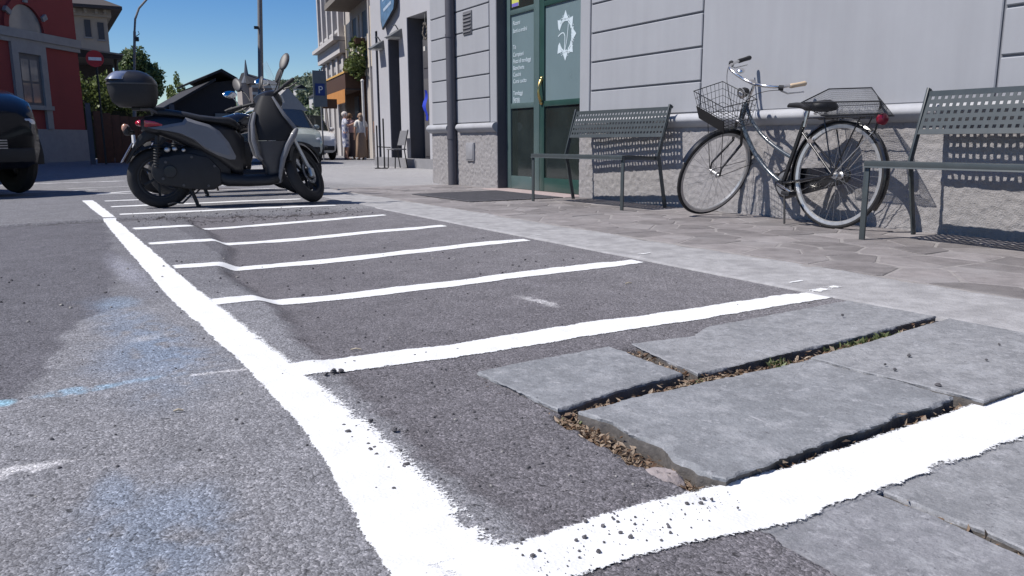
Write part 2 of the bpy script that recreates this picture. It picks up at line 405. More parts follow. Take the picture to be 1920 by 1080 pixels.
# earth in the joints of the slabs
bm_ = bed_mask(GX, GY) * (GY < 1.85); mixc(bm_, (0.05, 0.038, 0.030)); mixc(bm_ * sst(.45, .65, n3) * .6, (0.12, 0.09, 0.07))
C *= (0.90 + 0.2 * n2)[..., None]
def asphalt_mat():
    m = bpy.data.materials.new('asphalt'); m.use_nodes = True; nt = m.node_tree; N = nt.nodes; L = nt.links; p = N['Principled BSDF']
    geo = N.new('ShaderNodeNewGeometry'); at = N.new('ShaderNodeAttribute'); at.attribute_name = 'tint'
    v = N.new('ShaderNodeTexVoronoi'); v.inputs['Scale'].default_value = 190; v.feature = 'F1'; v.inputs['Randomness'].default_value = 1
    nzw = N.new('ShaderNodeTexNoise'); nzw.inputs['Scale'].default_value = 60; nzw.inputs['Detail'].default_value = 2
    L.new(geo.outputs['Position'], nzw.inputs['Vector'])
    mx = N.new('ShaderNodeMix'); mx.data_type = 'VECTOR'; mx.inputs[0].default_value = 0.012
    L.new(geo.outputs['Position'], mx.inputs[4]); L.new(nzw.outputs['Color'], mx.inputs[5]); L.new(mx.outputs[1], v.inputs['Vector'])
    sep = N.new('ShaderNodeSeparateColor'); L.new(v.outputs['Color'], sep.inputs[0])
    cr = N.new('ShaderNodeValToRGB'); e = cr.color_ramp.elements
    e[0].position = 0.0; e[0].color = (0.62, 0.62, 0.62, 1); e[1].position = 1.0; e[1].color = (1.6, 1.58, 1.56, 1)
    for pos, val in ((0.25, 0.80), (0.6, 1.0), (0.86, 1.2)):
        q = cr.color_ramp.elements.new(pos); q.color = (val, val, val, 1)
    L.new(sep.outputs[0], cr.inputs[0])
    # dark pits between the aggregate
    pit = N.new('ShaderNodeTexNoise'); pit.inputs['Scale'].default_value = 85; pit.inputs['Detail'].default_value = 4; pit.inputs['Roughness'].default_value = 0.7
    L.new(geo.outputs['Position'], pit.inputs['Vector'])
    pr = N.new('ShaderNodeMapRange'); pr.inputs[1].default_value = 0.33; pr.inputs[2].default_value = 0.43; pr.inputs[3].default_value = 0.42; pr.inputs[4].default_value = 1
    L.new(pit.outputs['Fac'], pr.inputs[0])
    fine = N.new('ShaderNodeTexNoise'); fine.inputs['Scale'].default_value = 420; fine.inputs['Detail'].default_value = 2
    L.new(geo.outputs['Position'], fine.inputs['Vector'])
    fr = N.new('ShaderNodeMapRange'); fr.inputs[1].default_value = 0.3; fr.inputs[2].default_value = 0.7; fr.inputs[3].default_value = 0.62; fr.inputs[4].default_value = 1.38
    L.new(fine.outputs['Fac'], fr.inputs[0])
    mid = N.new('ShaderNodeTexNoise'); mid.inputs['Scale'].default_value = 9; mid.inputs['Detail'].default_value = 8; mid.inputs['Roughness'].default_value = 0.7
    L.new(geo.outputs['Position'], mid.inputs['Vector'])
    md = N.new('ShaderNodeMapRange'); md.inputs[1].default_value = 0.3; md.inputs[2].default_value = 0.7; md.inputs[3].default_value = 0.86; md.inputs[4].default_value = 1.14
    L.new(mid.outputs['Fac'], md.inputs[0])
    def mul(a, b):
        q = N.new('ShaderNodeMix'); q.data_type = 'RGBA'; q.blend_type = 'MULTIPLY'; q.inputs[0].default_value = 1; q.clamp_result = False
        L.new(a, q.inputs[6]); L.new(b, q.inputs[7]); return q.outputs[2]
    dv = N.new('ShaderNodeTexVoronoi'); dv.inputs['Scale'].default_value = 38; mx2 = N.new('ShaderNodeMix'); mx2.data_type = 'VECTOR'; mx2.inputs[0].default_value = 0.03; L.new(geo.outputs['Position'], mx2.inputs[4]); L.new(nzw.outputs['Color'], mx2.inputs[5]); L.new(mx2.outputs[1], dv.inputs['Vector'])
    ds = N.new('ShaderNodeSeparateColor'); L.new(dv.outputs['Color'], ds.inputs[0])
    dg = N.new('ShaderNodeMath'); dg.operation = 'GREATER_THAN'; dg.inputs[1].default_value = 0.80; L.new(ds.outputs[0], dg.inputs[0])
    dd = N.new('ShaderNodeMapRange'); dd.inputs[1].default_value = 0.10; dd.inputs[2].default_value = 0.24; dd.inputs[3].default_value = 0.7; dd.inputs[4].default_value = 0; L.new(dv.outputs['Distance'], dd.inputs[0])
    dm = N.new('ShaderNodeMath'); dm.operation = 'MULTIPLY'; L.new(dg.outputs[0], dm.inputs[0]); L.new(dd.outputs[0], dm.inputs[1])
    di = N.new('ShaderNodeMath'); di.operation = 'SUBTRACT'; di.inputs[0].default_value = 1.0; L.new(dm.outputs[0], di.inputs[1])
    wf = N.new('ShaderNodeMath'); wf.operation = 'LESS_THAN'; wf.inputs[1].default_value = 0.07; L.new(ds.outputs[1], wf.inputs[0])
    wd = N.new('ShaderNodeMapRange'); wd.inputs[1].default_value = 0.06; wd.inputs[2].default_value = 0.16; wd.inputs[3].default_value = 1.4; wd.inputs[4].default_value = 0; L.new(dv.outputs['Distance'], wd.inputs[0])
    wm = N.new('ShaderNodeMath'); wm.operation = 'MULTIPLY'; L.new(wf.outputs[0], wm.inputs[0]); L.new(wd.outputs[0], wm.inputs[1])
    wi = N.new('ShaderNodeMath'); wi.operation = 'ADD'; L.new(wm.outputs[0], wi.inputs[0]); L.new(di.outputs[0], wi.inputs[1]); di = wi
    c = mul(at.outputs['Color'], cr.outputs[0]); c = mul(c, di.outputs[0]); c = mul(c, pr.outputs[0]); c = mul(c, fr.outputs[0]); c = mul(c, md.outputs[0])
    L.new(c, p.inputs['Base Color']); p.inputs['Roughness'].default_value = 0.88; p.inputs['Specular IOR Level'].default_value = 0.3
    ad = N.new('ShaderNodeMath'); ad.operation = 'MULTIPLY_ADD'; ad.inputs[1].default_value = -0.95
    L.new(v.outputs['Distance'], ad.inputs[0]); L.new(pit.outputs['Fac'], ad.inputs[2])
    ad2 = N.new('ShaderNodeMath'); ad2.operation = 'MULTIPLY_ADD'; ad2.inputs[1].default_value = 0.25
    L.new(sep.outputs[1], ad2.inputs[0]); L.new(ad.outputs[0], ad2.inputs[2])
    b = N.new('ShaderNodeBump'); b.inputs['Strength'].default_value = 0.6; b.inputs['Distance'].default_value = 0.0045
    L.new(ad2.outputs[0], b.inputs['Height']); L.new(b.outputs[0], p.inputs['Normal'])
    return m
ASPH = asphalt_mat()
ground = grid_mesh('ground', GX, GY, GZ, ASPH, col=C, kind='structure')
# ------------------------------------------------------------------ painted lines (draped films)
def paint_mat(name, col, thr_noise=0.9):
    m = bpy.data.materials.new(name); m.use_nodes = True; nt = m.node_tree; N = nt.nodes; L = nt.links; p = N['Principled BSDF']
    geo = N.new('ShaderNodeNewGeometry'); at = N.new('ShaderNodeAttribute'); at.attribute_name = 'cov'
    nz = N.new('ShaderNodeTexNoise'); nz.inputs['Scale'].default_value = 170; nz.inputs['Detail'].default_value = 4; nz.inputs['Roughness'].default_value = 0.75
    L.new(geo.outputs['Position'], nz.inputs['Vector'])
    a = N.new('ShaderNodeMath'); a.operation = 'MULTIPLY_ADD'; a.inputs[1].default_value = thr_noise * 2
    L.new(nz.outputs['Fac'], a.inputs[0]); L.new(at.outputs['Fac'], a.inputs[2])
    g = N.new('ShaderNodeMapRange'); g.inputs[1].default_value = 0.5 + thr_noise - 0.05; g.inputs[2].default_value = 0.5 + thr_noise + 0.10; g.inputs[3].default_value = 0; g.inputs[4].default_value = 1
    L.new(a.outputs[0], g.inputs[0])
    L.new(g.outputs[0], p.inputs['Alpha'])
    n2 = N.new('ShaderNodeTexNoise'); n2.inputs['Scale'].default_value = 14; n2.inputs['Detail'].default_value = 6
    L.new(geo.outputs['Position'], n2.inputs['Vector'])
    mr = N.new('ShaderNodeMapRange'); mr.inputs[1].default_value = 0.3; mr.inputs[2].default_value = 0.7; mr.inputs[3].default_value = 0.9; mr.inputs[4].default_value = 1.05
    L.new(n2.outputs['Fac'], mr.inputs[0])
    mu = N.new('ShaderNodeMix'); mu.data_type = 'RGBA'; mu.blend_type = 'MULTIPLY'; mu.inputs[0].default_value = 1; mu.inputs[6].default_value = (*col, 1)
    L.new(mr.outputs[0], mu.inputs[7]); L.new(mu.outputs[2], p.inputs['Base Color'])
    p.inputs['Roughness'].default_value = 0.75
    v = N.new('ShaderNodeTexVoronoi'); v.inputs['Scale'].default_value = 150; L.new(geo.outputs['Position'], v.inputs['Vector'])
    b = N.new('ShaderNodeBump'); b.inputs['Strength'].default_value = 0.22; b.inputs['Distance'].default_value = 0.004
    L.new(v.outputs['Distance'], b.inputs['Height']); L.new(b.outputs[0], p.inputs['Normal'])
    return m
PAINT = paint_mat('white_road_paint', (0.72, 0.725, 0.73))
def paint_strip(pts, widths, name='painted_line', z_fn=None, step=None, fuzz=0.02, holes=0.0, off=0.0022, seed=0, end_fade=0.03, fuzz_r=None):
    P = np.array(pts, float); W = np.array(widths, float)
    d = np.r_[0, np.cumsum(np.hypot(*np.diff(P, axis=0).T))]; Ltot = d[-1]
    ym = P[:, 1].mean()
    st = step or max(0.006, 0.004 * ym)
    n = max(8, int(Ltot / st)); t = np.linspace(0, Ltot, n)
    cx = np.interp(t, d, P[:, 0]); cyv = np.interp(t, d, P[:, 1]); w = np.interp(t, d, W)
    k = max(3, int(0.08 / st)); ker = np.ones(2 * k + 1) / (2 * k + 1)
    if n > 6 * k and len(pts) > 2:
        cx[k:-k] = np.convolve(cx, ker, 'valid'); cyv[k:-k] = np.convolve(cyv, ker, 'valid')
    tx = np.gradient(cx); ty = np.gradient(cyv); ln = np.hypot(tx, ty); nx_, ny_ = -ty / ln, tx / ln
    m = max(7, int(np.max(W) * 1.6 / st)) | 1
    u = np.linspace(-1.6, 1.6, m)
    UU, TT = np.meshgrid(u, t)
    half = (w / 2)[:, None]
    X = cx[:, None] + nx_[:, None] * UU * half; Y = cyv[:, None] + ny_[:, None] * UU * half
    Z = (z_fn or zg)(X, Y) + off
    wob = (fbm(X * 18, Y * 18, 60 + seed, 3) - 0.5) * 0.012 + (fbm(X * 60, Y * 60, 61 + seed, 2) - 0.5) * 0.006
    dist = half - np.abs(UU) * half + wob                       # metres inside the edge
    fz = np.where(UU < 0, np.interp(TT, np.linspace(0, Ltot, len(fuzz_r)), fuzz_r), fuzz) if fuzz_r is not None else fuzz
    cov = 0.5 + np.clip(dist / fz, -1.0, 1.4) * 0.85
    cov = np.minimum(cov, 0.5 + np.minimum(TT, Ltot - TT) / end_fade - 0.3)
    if holes: cov = cov - holes * sst(0.60, 0.75, fbm(X * 20, Y * 20, 77 + seed, 4))
    o = grid_mesh(name, X, Y, Z, PAINT, extra={'cov': cov}, parent=ground)
    return o
paint_strip([(0.425, 0.62), (0.43, 0.95), (0.452, 1.2), (0.466, 1.45), (0.462, 2.05), (0.425, 3.0), (0.415, 3.6), (0.40, 5.0), (0.393, 6.0), (0.39, 6.75)],
            [0.17, 0.165, 0.145, 0.13, 0.115, 0.125, 0.12, 0.11, 0.10, 0.085], fuzz=0.010, fuzz_r=[0.05, 0.05, 0.045, 0.032, 0.018, 0.014, 0.012, 0.012, 0.012, 0.012], step=0.008, holes=0.25)
paint_strip([(0.39, 6.78), (0.365, 7.8), (0.335, 8.95)], [0.088, 0.10, 0.10], fuzz=0.012, holes=0.1)
SEP_END = [2.56, 2.44, 2.43, 2.37, 2.32, 2.25, 2.2, 2.15]
for i, y in enumerate(LINE_Y):
    x0 = 0.50
    wv = 0.145 if i == 0 else 0.135
    yo = [0.045, 0.05, 0.02, 0.03, -0.02, 0.03, 0.0, 0.0][i]
    rw = random.Random(i * 7 + 1); j_ = lambda: rw.uniform(-.013, .013)
    paint_strip([(x0 - .03, y + yo), (0.72, y + yo * 0.8), (0.95, y + yo * .4 + j_()), (1.2, y + .008 + j_()), (1.5, y + 0.006 + j_()), (1.8, y + j_()), (SEP_END[i] - 0.25, y - 0.002 + j_()), (SEP_END[i], y - 0.006)], [wv * 0.85, wv, wv * rw.uniform(.9, 1.08), wv * rw.uniform(.9, 1.08), wv * rw.uniform(.9, 1.08), wv, wv * .95, wv * 0.7],
                fuzz=0.014, holes=0.35 if i in (0, 4) else 0.15, seed=i)
for (a, b, w) in [((-0.9, 11.6), (0.6, 11.9), 0.09), ((0.45, 10.35), (2.9, 12.9), 0.09), ((0.45, 10.3), (2.6, 10.25), 0.08), ((0.2, 12.9), (2.2, 13.1), 0.08), ((-1.0, 14.8), (1.2, 15.2), 0.08), ((1.2, 11.9), (3.2, 11.9), 0.08)]:
    paint_strip([a, ((a[0] + b[0]) / 2, (a[1] + b[1]) / 2), b], [w] * 3, fuzz=0.02, step=0.05, end_fade=0.12)
# ------------------------------------------------------------------ kerb-level concrete strip
CONC = pm('pale_concrete', (0.315, 0.31, 0.315), 0.92, var=0.30, scale=14, bump=0.9, bscale=110, bdist=0.004, dirt=(0.21, 0.205, 0.21), dirt_amt=0.75, detail=12)
def strip_concrete():
    yv = np.concatenate([np.linspace(-3, 0.6, 20), np.arange(0.6, 4, 0.02), np.arange(4, 9.9, 0.05)])
    xv = np.array([0, 0.004, 0.01, .03, .1, .25, .4, .49, .515, .522, .525])
    T, Yv = np.meshgrid(xv, yv)
    X = 2.487 + T + (fbm(Yv * 3, T * 0, 90, 4) - 0.5) * 0.04 * (T < 0.26) + (fbm(Yv * 2, T * 0 + 7, 91, 4) - 0.5) * 0.10 * (T > 0.26)
    Z = 0.0025 + (fbm(X * 5, Yv * 5, 92, 4) - 0.5) * 0.008 + 0 * T
    Z = Z + np.interp(T, [0, .004, .01, .03, .5, .515, .522, .525], [-.05, -.004, .0, .001, .001, .0, -.004, -.05]) + far_drop(Yv)
    return grid_mesh('concrete_strip', X, Yv, Z, CONC, kind='structure')
strip_concrete()
def strip_z(x, y): return np.where(x > 2.5, 0.0035 + (fbm(x * 5, y * 5, 92, 4) - 0.5) * 0.008, zg(x, y))
paint_strip([(2.50, 1.98), (2.62, 1.99), (2.68, 2.0)], [0.05, 0.06, 0.035], fuzz=0.035, holes=0.6, z_fn=lambda x, y: strip_z(x, y), step=0.008, seed=9)
for (cx_, cy_) in ((2.61, 2.15), (2.6, 3.1), (2.56, 4.08)):
    paint_strip([(cx_ - 0.05, cy_), (cx_, cy_ + .003), (cx_ + 0.06, cy_ + 0.01)], [0.012, 0.018, 0.012], fuzz=0.012, z_fn=lambda x, y: strip_z(x, y), step=0.008)
# ------------------------------------------------------------------ crazy paving: mortar bed + each stone
MORT = pm('mortar', (0.262, 0.245, 0.238), 0.95, var=0.2, scale=20, bump=0.5, bscale=200)
STONE = pm('porphyry_stone', (0.190, 0.174, 0.173), 0.78, var=0.30, scale=9, bump=0.7, bscale=90, bdist=0.004, rand=0.24, detail=8, dirt=(0.235, 0.222, 0.222), dirt_amt=0.7)
xv = np.linspace(2.98, 4.9, 60); yv = np.linspace(-1.2, 9.7, 160); MX, MY = np.meshgrid(xv, yv)
sidewalk = grid_mesh('sidewalk', MX, MY, 0.0015 + 0.002 * (fbm(MX * 8, MY * 8, 14, 3) - 0.5) + far_drop(MY), MORT, kind='structure')
def clip_poly(poly, a, n):
    out = []
    for i in range(len(poly)):
        p, q = poly[i], poly[(i + 1) % len(poly)]
        dp = (p[0] - a[0]) * n[0] + (p[1] - a[1]) * n[1]; dq = (q[0] - a[0]) * n[0] + (q[1] - a[1]) * n[1]
        if dp <= 0: out.append(p)
        if dp * dq < 0:
            t = dp / (dp - dq); out.append((p[0] + (q[0] - p[0]) * t, p[1] + (q[1] - p[1]) * t))
    return out
def stone_field():
    rng = np.random.default_rng(5)
    S = []
    for iy in range(42):
        for ix in range(7):
            S.append((3.02 + (ix + 0.5 + rng.uniform(-.42, .42) + 0.25 * (iy % 2)) * 0.262, -0.3 + (iy + 0.5 + rng.uniform(-.45, .45)) * 0.236))
    S = np.array(S); cnt = 0
    for i, (sx, sy) in enumerate(S):
        poly = [(3.03, -.4), (4.69, -.4), (4.69, 9.55), (3.03, 9.55)]
        if not (2.9 < sx < 4.85): continue
        d = np.hypot(S[:, 0] - sx, (S[:, 1] - sy)); o = np.argsort(d)[1:22]
        for j in o:
            mx_, my_ = (S[j, 0] + sx) / 2, (S[j, 1] + sy) / 2
            nx, ny = S[j, 0] - sx, S[j, 1] - sy; L = math.hypot(nx, ny); nx /= L; ny /= L
            g = 0.0045 + 0.003 * ((i * 7 + j * 13) % 5) / 5
            poly = clip_poly(poly, (mx_ - nx * g, my_ - ny * g), (nx, ny))
            if len(poly) < 3: break
        if len(poly) < 3: continue
        # round the corners a little and roughen
        r = []
        n = len(poly)
        for k in range(n):
            p0, p1, p2 = poly[k - 1], poly[k], poly[(k + 1) % n]
            for (q, t) in ((p0, .07), (p2, .07)):
                r.append((p1[0] + (q[0] - p1[0]) * t + rng.uniform(-.003, .003), p1[1] + (q[1] - p1[1]) * t + rng.uniform(-.003, .003)))
        cx, cy = np.mean([p[0] for p in r]), np.mean([p[1] for p in r])
        zt = 0.0035 + rng.uniform(-.0012, .0025); tx, ty = rng.uniform(-.006, .006, 2); fd = float(far_drop(cy))
        zz = lambda p, k: zt + (p[0] - cx) * tx + (p[1] - cy) * ty + k + fd
        ring0 = [(p[0], p[1], zz(p, -0.02)) for p in r]
        ring1 = [(p[0], p[1], zz(p, -0.0025)) for p in r]
        sc = 0.955
        ring2 = [(cx + (p[0] - cx) * sc, cy + (p[1] - cy) * sc, zz(p, 0)) for p in r]
        m = MB(); m.loft([ring0, ring1, ring2], cap=False); m.add(ring2, [tuple(range(len(ring2)))])
        ob = m.build('paving_stone', STONE, sidewalk, fixn=True); cnt += 1
    return cnt
stone_field()
# ------------------------------------------------------------------ big old slabs in the foreground
def slab_mat(name, col, dark):
    m = pm(name, col, 0.66, var=0.20, scale=3.2, bump=0.9, bscale=90, bdist=0.004, dirt=dark, dirt_amt=0.8, detail=10, spec=0.4)
    nt = m.node_tree; N = nt.nodes; L = nt.links; p = N['Principled BSDF']
    src = p.inputs['Base Color'].links[0].from_socket
    geo = N.new('ShaderNodeNewGeometry')
    def layer(src, scale, lo, hi, amt, colr, detail=6, stretch=None):
        vec = geo.outputs['Position']
        if stretch:
            mp = N.new('ShaderNodeMapping'); mp.inputs['Scale'].default_value = stretch; mp.inputs['Rotation'].default_value = (0, 0, 0.5); L.new(vec, mp.inputs[0]); vec = mp.outputs[0]
        n = N.new('ShaderNodeTexNoise'); n.inputs['Scale'].default_value = scale; n.inputs['Detail'].default_value = detail; n.inputs['Roughness'].default_value = 0.7; L.new(vec, n.inputs['Vector'])
        r = N.new('ShaderNodeMapRange'); r.inputs[1].default_value = lo; r.inputs[2].default_value = hi; r.inputs[3].default_value = 0; r.inputs[4].default_value = amt; L.new(n.outputs['Fac'], r.inputs[0])
        x = N.new('ShaderNodeMix'); x.data_type = 'RGBA'; x.inputs[7].default_value = (*colr, 1); L.new(r.outputs[0], x.inputs[0]); L.new(src, x.inputs[6]); return x.outputs[2]
    src = layer(src, 30, 0.47, 0.60, 0.55, (0.14, 0.145, 0.155), 12)
    src = layer(src, 13, 0.51, 0.62, 0.55, (0.34, 0.345, 0.36), 12)
    src = layer(src, 4, 0.50, 0.64, 0.5, (0.15, 0.155, 0.165), 10)                # damp and grime
    src = layer(src, 46, 0.56, 0.66, 0.5, (0.42, 0.42, 0.44))                 # pale scuffs
    src = layer(src, 7, 0.56, 0.70, 0.45, (0.36, 0.37, 0.39), 9)                # worn patches
    src = layer(src, 12, 0.63, 0.72, 0.6, (0.43, 0.43, 0.45), 5, (3.2, 0.6, 1))   # scrapes
    src = layer(src, 70, 0.64, 0.70, 0.75, (0.10, 0.10, 0.11), 3)              # dark pits
    src = layer(src, 300, 0.52, 0.66, 0.5, (0.12, 0.12, 0.13), 3)
    src = layer(src, 330, 0.58, 0.70, 0.5, (0.40, 0.40, 0.41), 3)             # grain
    L.new(src, p.inputs['Base Color'])
    return m
SLAB = slab_mat('grey_slab', (0.218, 0.226, 0.240), (0.278, 0.282, 0.294))
SLAB2 = slab_mat('pale_slab', (0.248, 0.251, 0.262), (0.305, 0.307, 0.316))
SLAB3 = slab_mat('dark_slab', (0.235, 0.236, 0.252), (0.175, 0.175, 0.188))
EDGE = pm('broken_edge', (0.115, 0.105, 0.098), 0.85, var=0.35, scale=30, bump=0.7, bscale=90, bdist=0.004)
paving = MB().box(0.95, 2.4, 0.30, 1.6, -0.10, -0.085).build('slab_paving', EDGE, kind='structure')
SLABTOP = []
def slab(poly, zc, mat, seed, tilt=(0, 0), rough=0.006, thick=0.085, chips=(), und=0.006):
    rng = np.random.default_rng(seed)
    pts = []
    for i in range(len(poly)):
        a, b = np.array(poly[i]), np.array(poly[(i + 1) % len(poly)])
        n = max(2, int(np.hypot(*(b - a)) / 0.007))
        for k in range(n): pts.append(a + (b - a) * k / n)
    pts = np.array(pts); c = pts.mean(0); N = len(pts)
    d = np.roll(pts, -1, 0) - np.roll(pts, 1, 0); nr = np.stack([d[:, 1], -d[:, 0]], 1); nr /= np.maximum(1e-6, np.hypot(*nr.T))[:, None]
    ar = 0.5 * np.sum(pts[:, 0] * np.roll(pts[:, 1], -1) - np.roll(pts[:, 0], -1) * pts[:, 1])
    if ar < 0: nr = -nr
    k = np.arange(N)
    jit = (fbm(pts[:, 0] * 12, pts[:, 1] * 12, seed, 3) - 0.5) * rough * 1.6 + (fbm(pts[:, 0] * 90, pts[:, 1] * 90, seed + 3, 3) - 0.5) * rough * 1.6
    for (cx, cy, cr, dep) in chips:
        jit = jit - dep * np.exp(-((pts[:, 0] - cx) ** 2 + (pts[:, 1] - cy) ** 2) / cr ** 2)
    out = pts + nr * jit[:, None]
    ztop = lambda x, y: zc + tilt[0] * (x - c[0]) + tilt[1] * (y - c[1]) + und * (fbm(x * 5, y * 5, seed + 9, 4) - 0.5) + und * 0.33 * (fbm(x * 30, y * 30, seed + 10, 3) - 0.5)
    jl = (fbm(pts[:, 0] * 16, pts[:, 1] * 16, seed + 40, 3) - 0.5) * rough * 2.4
    outl = pts + nr * (np.minimum(jit, 0) * 0.6 + jl - 0.002)[:, None]
    def ring(off, dz, w=0.0):
        q = (outl if dz < -0.006 else out) - nr * off
        q = q + (nr * ((fbm(pts[:, 0] * 40, pts[:, 1] * 40, seed + 20, 3) - 0.5) * w)[:, None])
        return [(x, y, z) for x, y, z in zip(q[:, 0], q[:, 1], ztop(q[:, 0], q[:, 1]) + dz)]
    rings = [ring(0.010, -thick), ring(0.002, -0.055, .012), ring(-0.001, -0.03, .010), ring(0.0, -0.008, .004), ring(0.0012, -0.0022), ring(0.0045, 0)]
    m = MB(); m.cm = 1; m.loft(rings[:-2], cap=False); m.cm = 0; m.loft(rings[-3:], cap=False)
    # top: contract the outline towards the centre
    prev = rings[-1]; base = np.array([(p[0], p[1]) for p in prev]); tops = [prev]
    for s_ in (0.93, 0.82, 0.68, 0.52, 0.36, 0.2, 0.08):
        q = c + (base - c) * s_
        tops.append([(x, y, z) for x, y, z in zip(q[:, 0], q[:, 1], ztop(q[:, 0], q[:, 1]))])
    m.loft(tops, cap=False); m.add(tops[-1], [tuple(range(N))])
    o = m.build('stone_slab', [mat, EDGE], paving, smooth=True, angle=50)
    return o
slab([(0.893, 1.700), (1.10, 1.722), (1.336, 1.735), (1.325, 1.418), (1.10, 1.395), (0.905, 1.352)], 0.006, SLAB, 1, tilt=(0.004, -0.004))
slab([(1.405, 1.725), (1.52, 1.705), (1.627, 1.700), (1.745, 1.765), (2.10, 1.785), (2.470, 1.800), (2.478, 1.470), (1.9, 1.425), (1.350, 1.392)], 0.004, SLAB2, 2, tilt=(0.001, -0.008))
slab([(0.935, 1.318), (1.30, 1.335), (1.695, 1.338), (1.718, 1.10), (1.715, 0.955), (1.30, 0.930), (0.950, 0.902), (0.925, 0.95), (0.945, 1.10)], 0.009, SLAB, 3, tilt=(-0.003, -0.008), rough=0.010,
     chips=((0.93, 1.22, .05, .02), (0.95, 1.07, .035, .03), (0.945, 0.97, .03, .018), (1.5, .945, .03, .008)))
slab([(1.705, 1.345), (2.10, 1.385), (2.470, 1.425), (2.478, 0.955), (2.1, 0.925), (1.735, 0.905), (1.722, 1.1)], 0.009, SLAB2, 4, tilt=(-0.002, 0.0), rough=0.004)
slab([(0.885, 0.882), (1.30, 0.905), (1.715, 0.93), (1.722, 0.768), (1.30, 0.760), (0.866, 0.751)], -0.0065, SLAB3, 5, tilt=(0, 0), rough=0.003, und=0.0008)
slab([(1.732, 0.888), (2.478, 0.935), (2.478, 0.79), (1.73, 0.768)], -0.0065, SLAB3, 6, und=0.0012)
slab([(0.863, 0.760), (1.00, 0.764), (1.158, 0.768), (1.163, 0.65), (1.150, 0.45), (0.855, 0.43), (0.850, 0.60)], -0.0078, SLAB3, 7, rough=0.003, und=0.0015)
slab([(1.170, 0.769), (1.72, 0.777), (1.73, 0.40), (1.166, 0.40), (1.176, 0.6)], -0.0075, SLAB2, 8, rough=0.004, und=0.0015)
slab([(1.738, 0.775), (2.47, 0.795), (2.47, 0.38), (1.742, 0.40)], -0.0078, SLAB3, 9, und=0.0015)
def zs(x, y):
    k = sst(0.855, 0.90, x); return k * -0.0063 + (1 - k) * zg(x, y, False)
paint_strip([(0.40, 0.855), (0.60, 0.862), (0.78, 0.855), (0.905, 0.838), (1.1, 0.829), (1.4, 0.838), (1.75, 0.848), (2.1, 0.862), (2.47, 0.875)],
            [0.13, 0.125, 0.135, 0.155, 0.15, 0.155, 0.165, 0.16, 0.16], fuzz=0.016, fuzz_r=[0.016, 0.016, .02, .022, .026, .03, .03, .03, .03], z_fn=lambda x, y: zs(x, y) + 0.001, step=0.007, holes=0.45, seed=4)
# ================================================================== CORNER BUILDING (right)
WALL = pm('painted_render', (0.308, 0.314, 0.335), 0.85, var=0.05, scale=2.3, bump=0.12, bscale=220, bdist=0.001, dirt=(0.285, 0.291, 0.312), dirt_amt=0.4, detail=8)
def streaks(m):
    nt = m.node_tree; N = nt.nodes; L = nt.links; p = N['Principled BSDF']; src = p.inputs['Base Color'].links[0].from_socket
    tc = N.new('ShaderNodeNewGeometry'); mp = N.new('ShaderNodeMapping'); mp.inputs['Scale'].default_value = (1, 7, 0.5); L.new(tc.outputs['Position'], mp.inputs[0])
    n = N.new('ShaderNodeTexNoise'); n.inputs['Scale'].default_value = 1.6; n.inputs['Detail'].default_value = 7; L.new(mp.outputs[0], n.inputs['Vector'])
    r = N.new('ShaderNodeMapRange'); r.inputs[1].default_value = .35; r.inputs[2].default_value = .7; r.inputs[3].default_value = 1.015; r.inputs[4].default_value = .955; L.new(n.outputs['Fac'], r.inputs[0])
    x = N.new('ShaderNodeMix'); x.data_type = 'RGBA'; x.blend_type = 'MULTIPLY'; x.inputs[0].default_value = 1; L.new(src, x.inputs[6]); L.new(r.outputs[0], x.inputs[7]); L.new(x.outputs[2], p.inputs['Base Color'])
streaks(WALL)
WALLD = pm('joint_render', (0.17, 0.175, 0.195), 0.9, var=0.05)
PLINTH = pm('roughcast', (0.272, 0.260, 0.262), 0.95, var=0.16, scale=32, bump=0.9, bscale=110, bdist=0.007, detail=8)
LEDGE = pm('moulding_paint', (0.36, 0.365, 0.385), 0.55, var=0.10, scale=9, bump=0.15, bscale=160, dirt=(0.25, 0.25, 0.26), dirt_amt=0.35)
DARKGREY = pm('dark_grey_and_shade', (0.075, 0.074, 0.088), 0.55, var=0.08, scale=4)
GREEN = pm('green_lacquer', (0.022, 0.058, 0.050), 0.35, var=0.12, scale=5, coat=0.3)
GREENL = pm('grey_green_lacquer', (0.075, 0.115, 0.115), 0.4, var=0.08, scale=5, coat=0.3)
FROST = pm('frosted_film', (0.145, 0.20, 0.215), 0.30, var=0.05, scale=2.2, spec=0.5, coat=0.5)
DGLASS = pm('dark_glass', (0.020, 0.026, 0.024), 0.06, var=0.3, scale=3, spec=0.6, coat=0.6)
WHITE = pm('white_vinyl', (0.52, 0.60, 0.64), 0.6, var=0.05)
BRASS = pm('brass', (0.55, 0.40, 0.16), 0.28, metal=1.0, var=0.15, scale=30)
PINK = pm('pink_granite', (0.34, 0.275, 0.265), 0.7, var=0.2, scale=30, bump=0.2)
WX = 4.70
b = thing('corner_building', 'light grey rendered corner building with grooved panels, rough plinth and green glass door', 'building', (WX, 6.5, 0))
m = MB()
m.box(WX + 0.014, 11.5, -9.0, 6.66, -0.2, 7.2)          # right block behind the facing
m.box(WX + 0.014, 11.5, 8.352, 10.18, -0.2, 7.2)        # left block
m.box(WX + 0.016, 11.5, 6.66, 8.352, 2.62, 7.2)         # over the door
m.box(5.6, 11.4, 6.66, 8.352, -0.2, 2.62)               # room behind
m.build('wall', WALLD, b, world=True)
m = MB(); m.box(WX - 0.25, 11.8, -9.2, 10.4, 7.2, 7.45); m.build('roof', DARKGREY, b, world=True)
def wall_panel(y0, y1, z0, z1, d=0.016, name='wall_panel', bev=0.006):
    m = MB(); m.box(WX - 0.002, WX + d, y0, y1, z0, z1)
    return m.build(name, WALL, b, world=True, bevel=bev, bseg=1)
G_ = 0.007
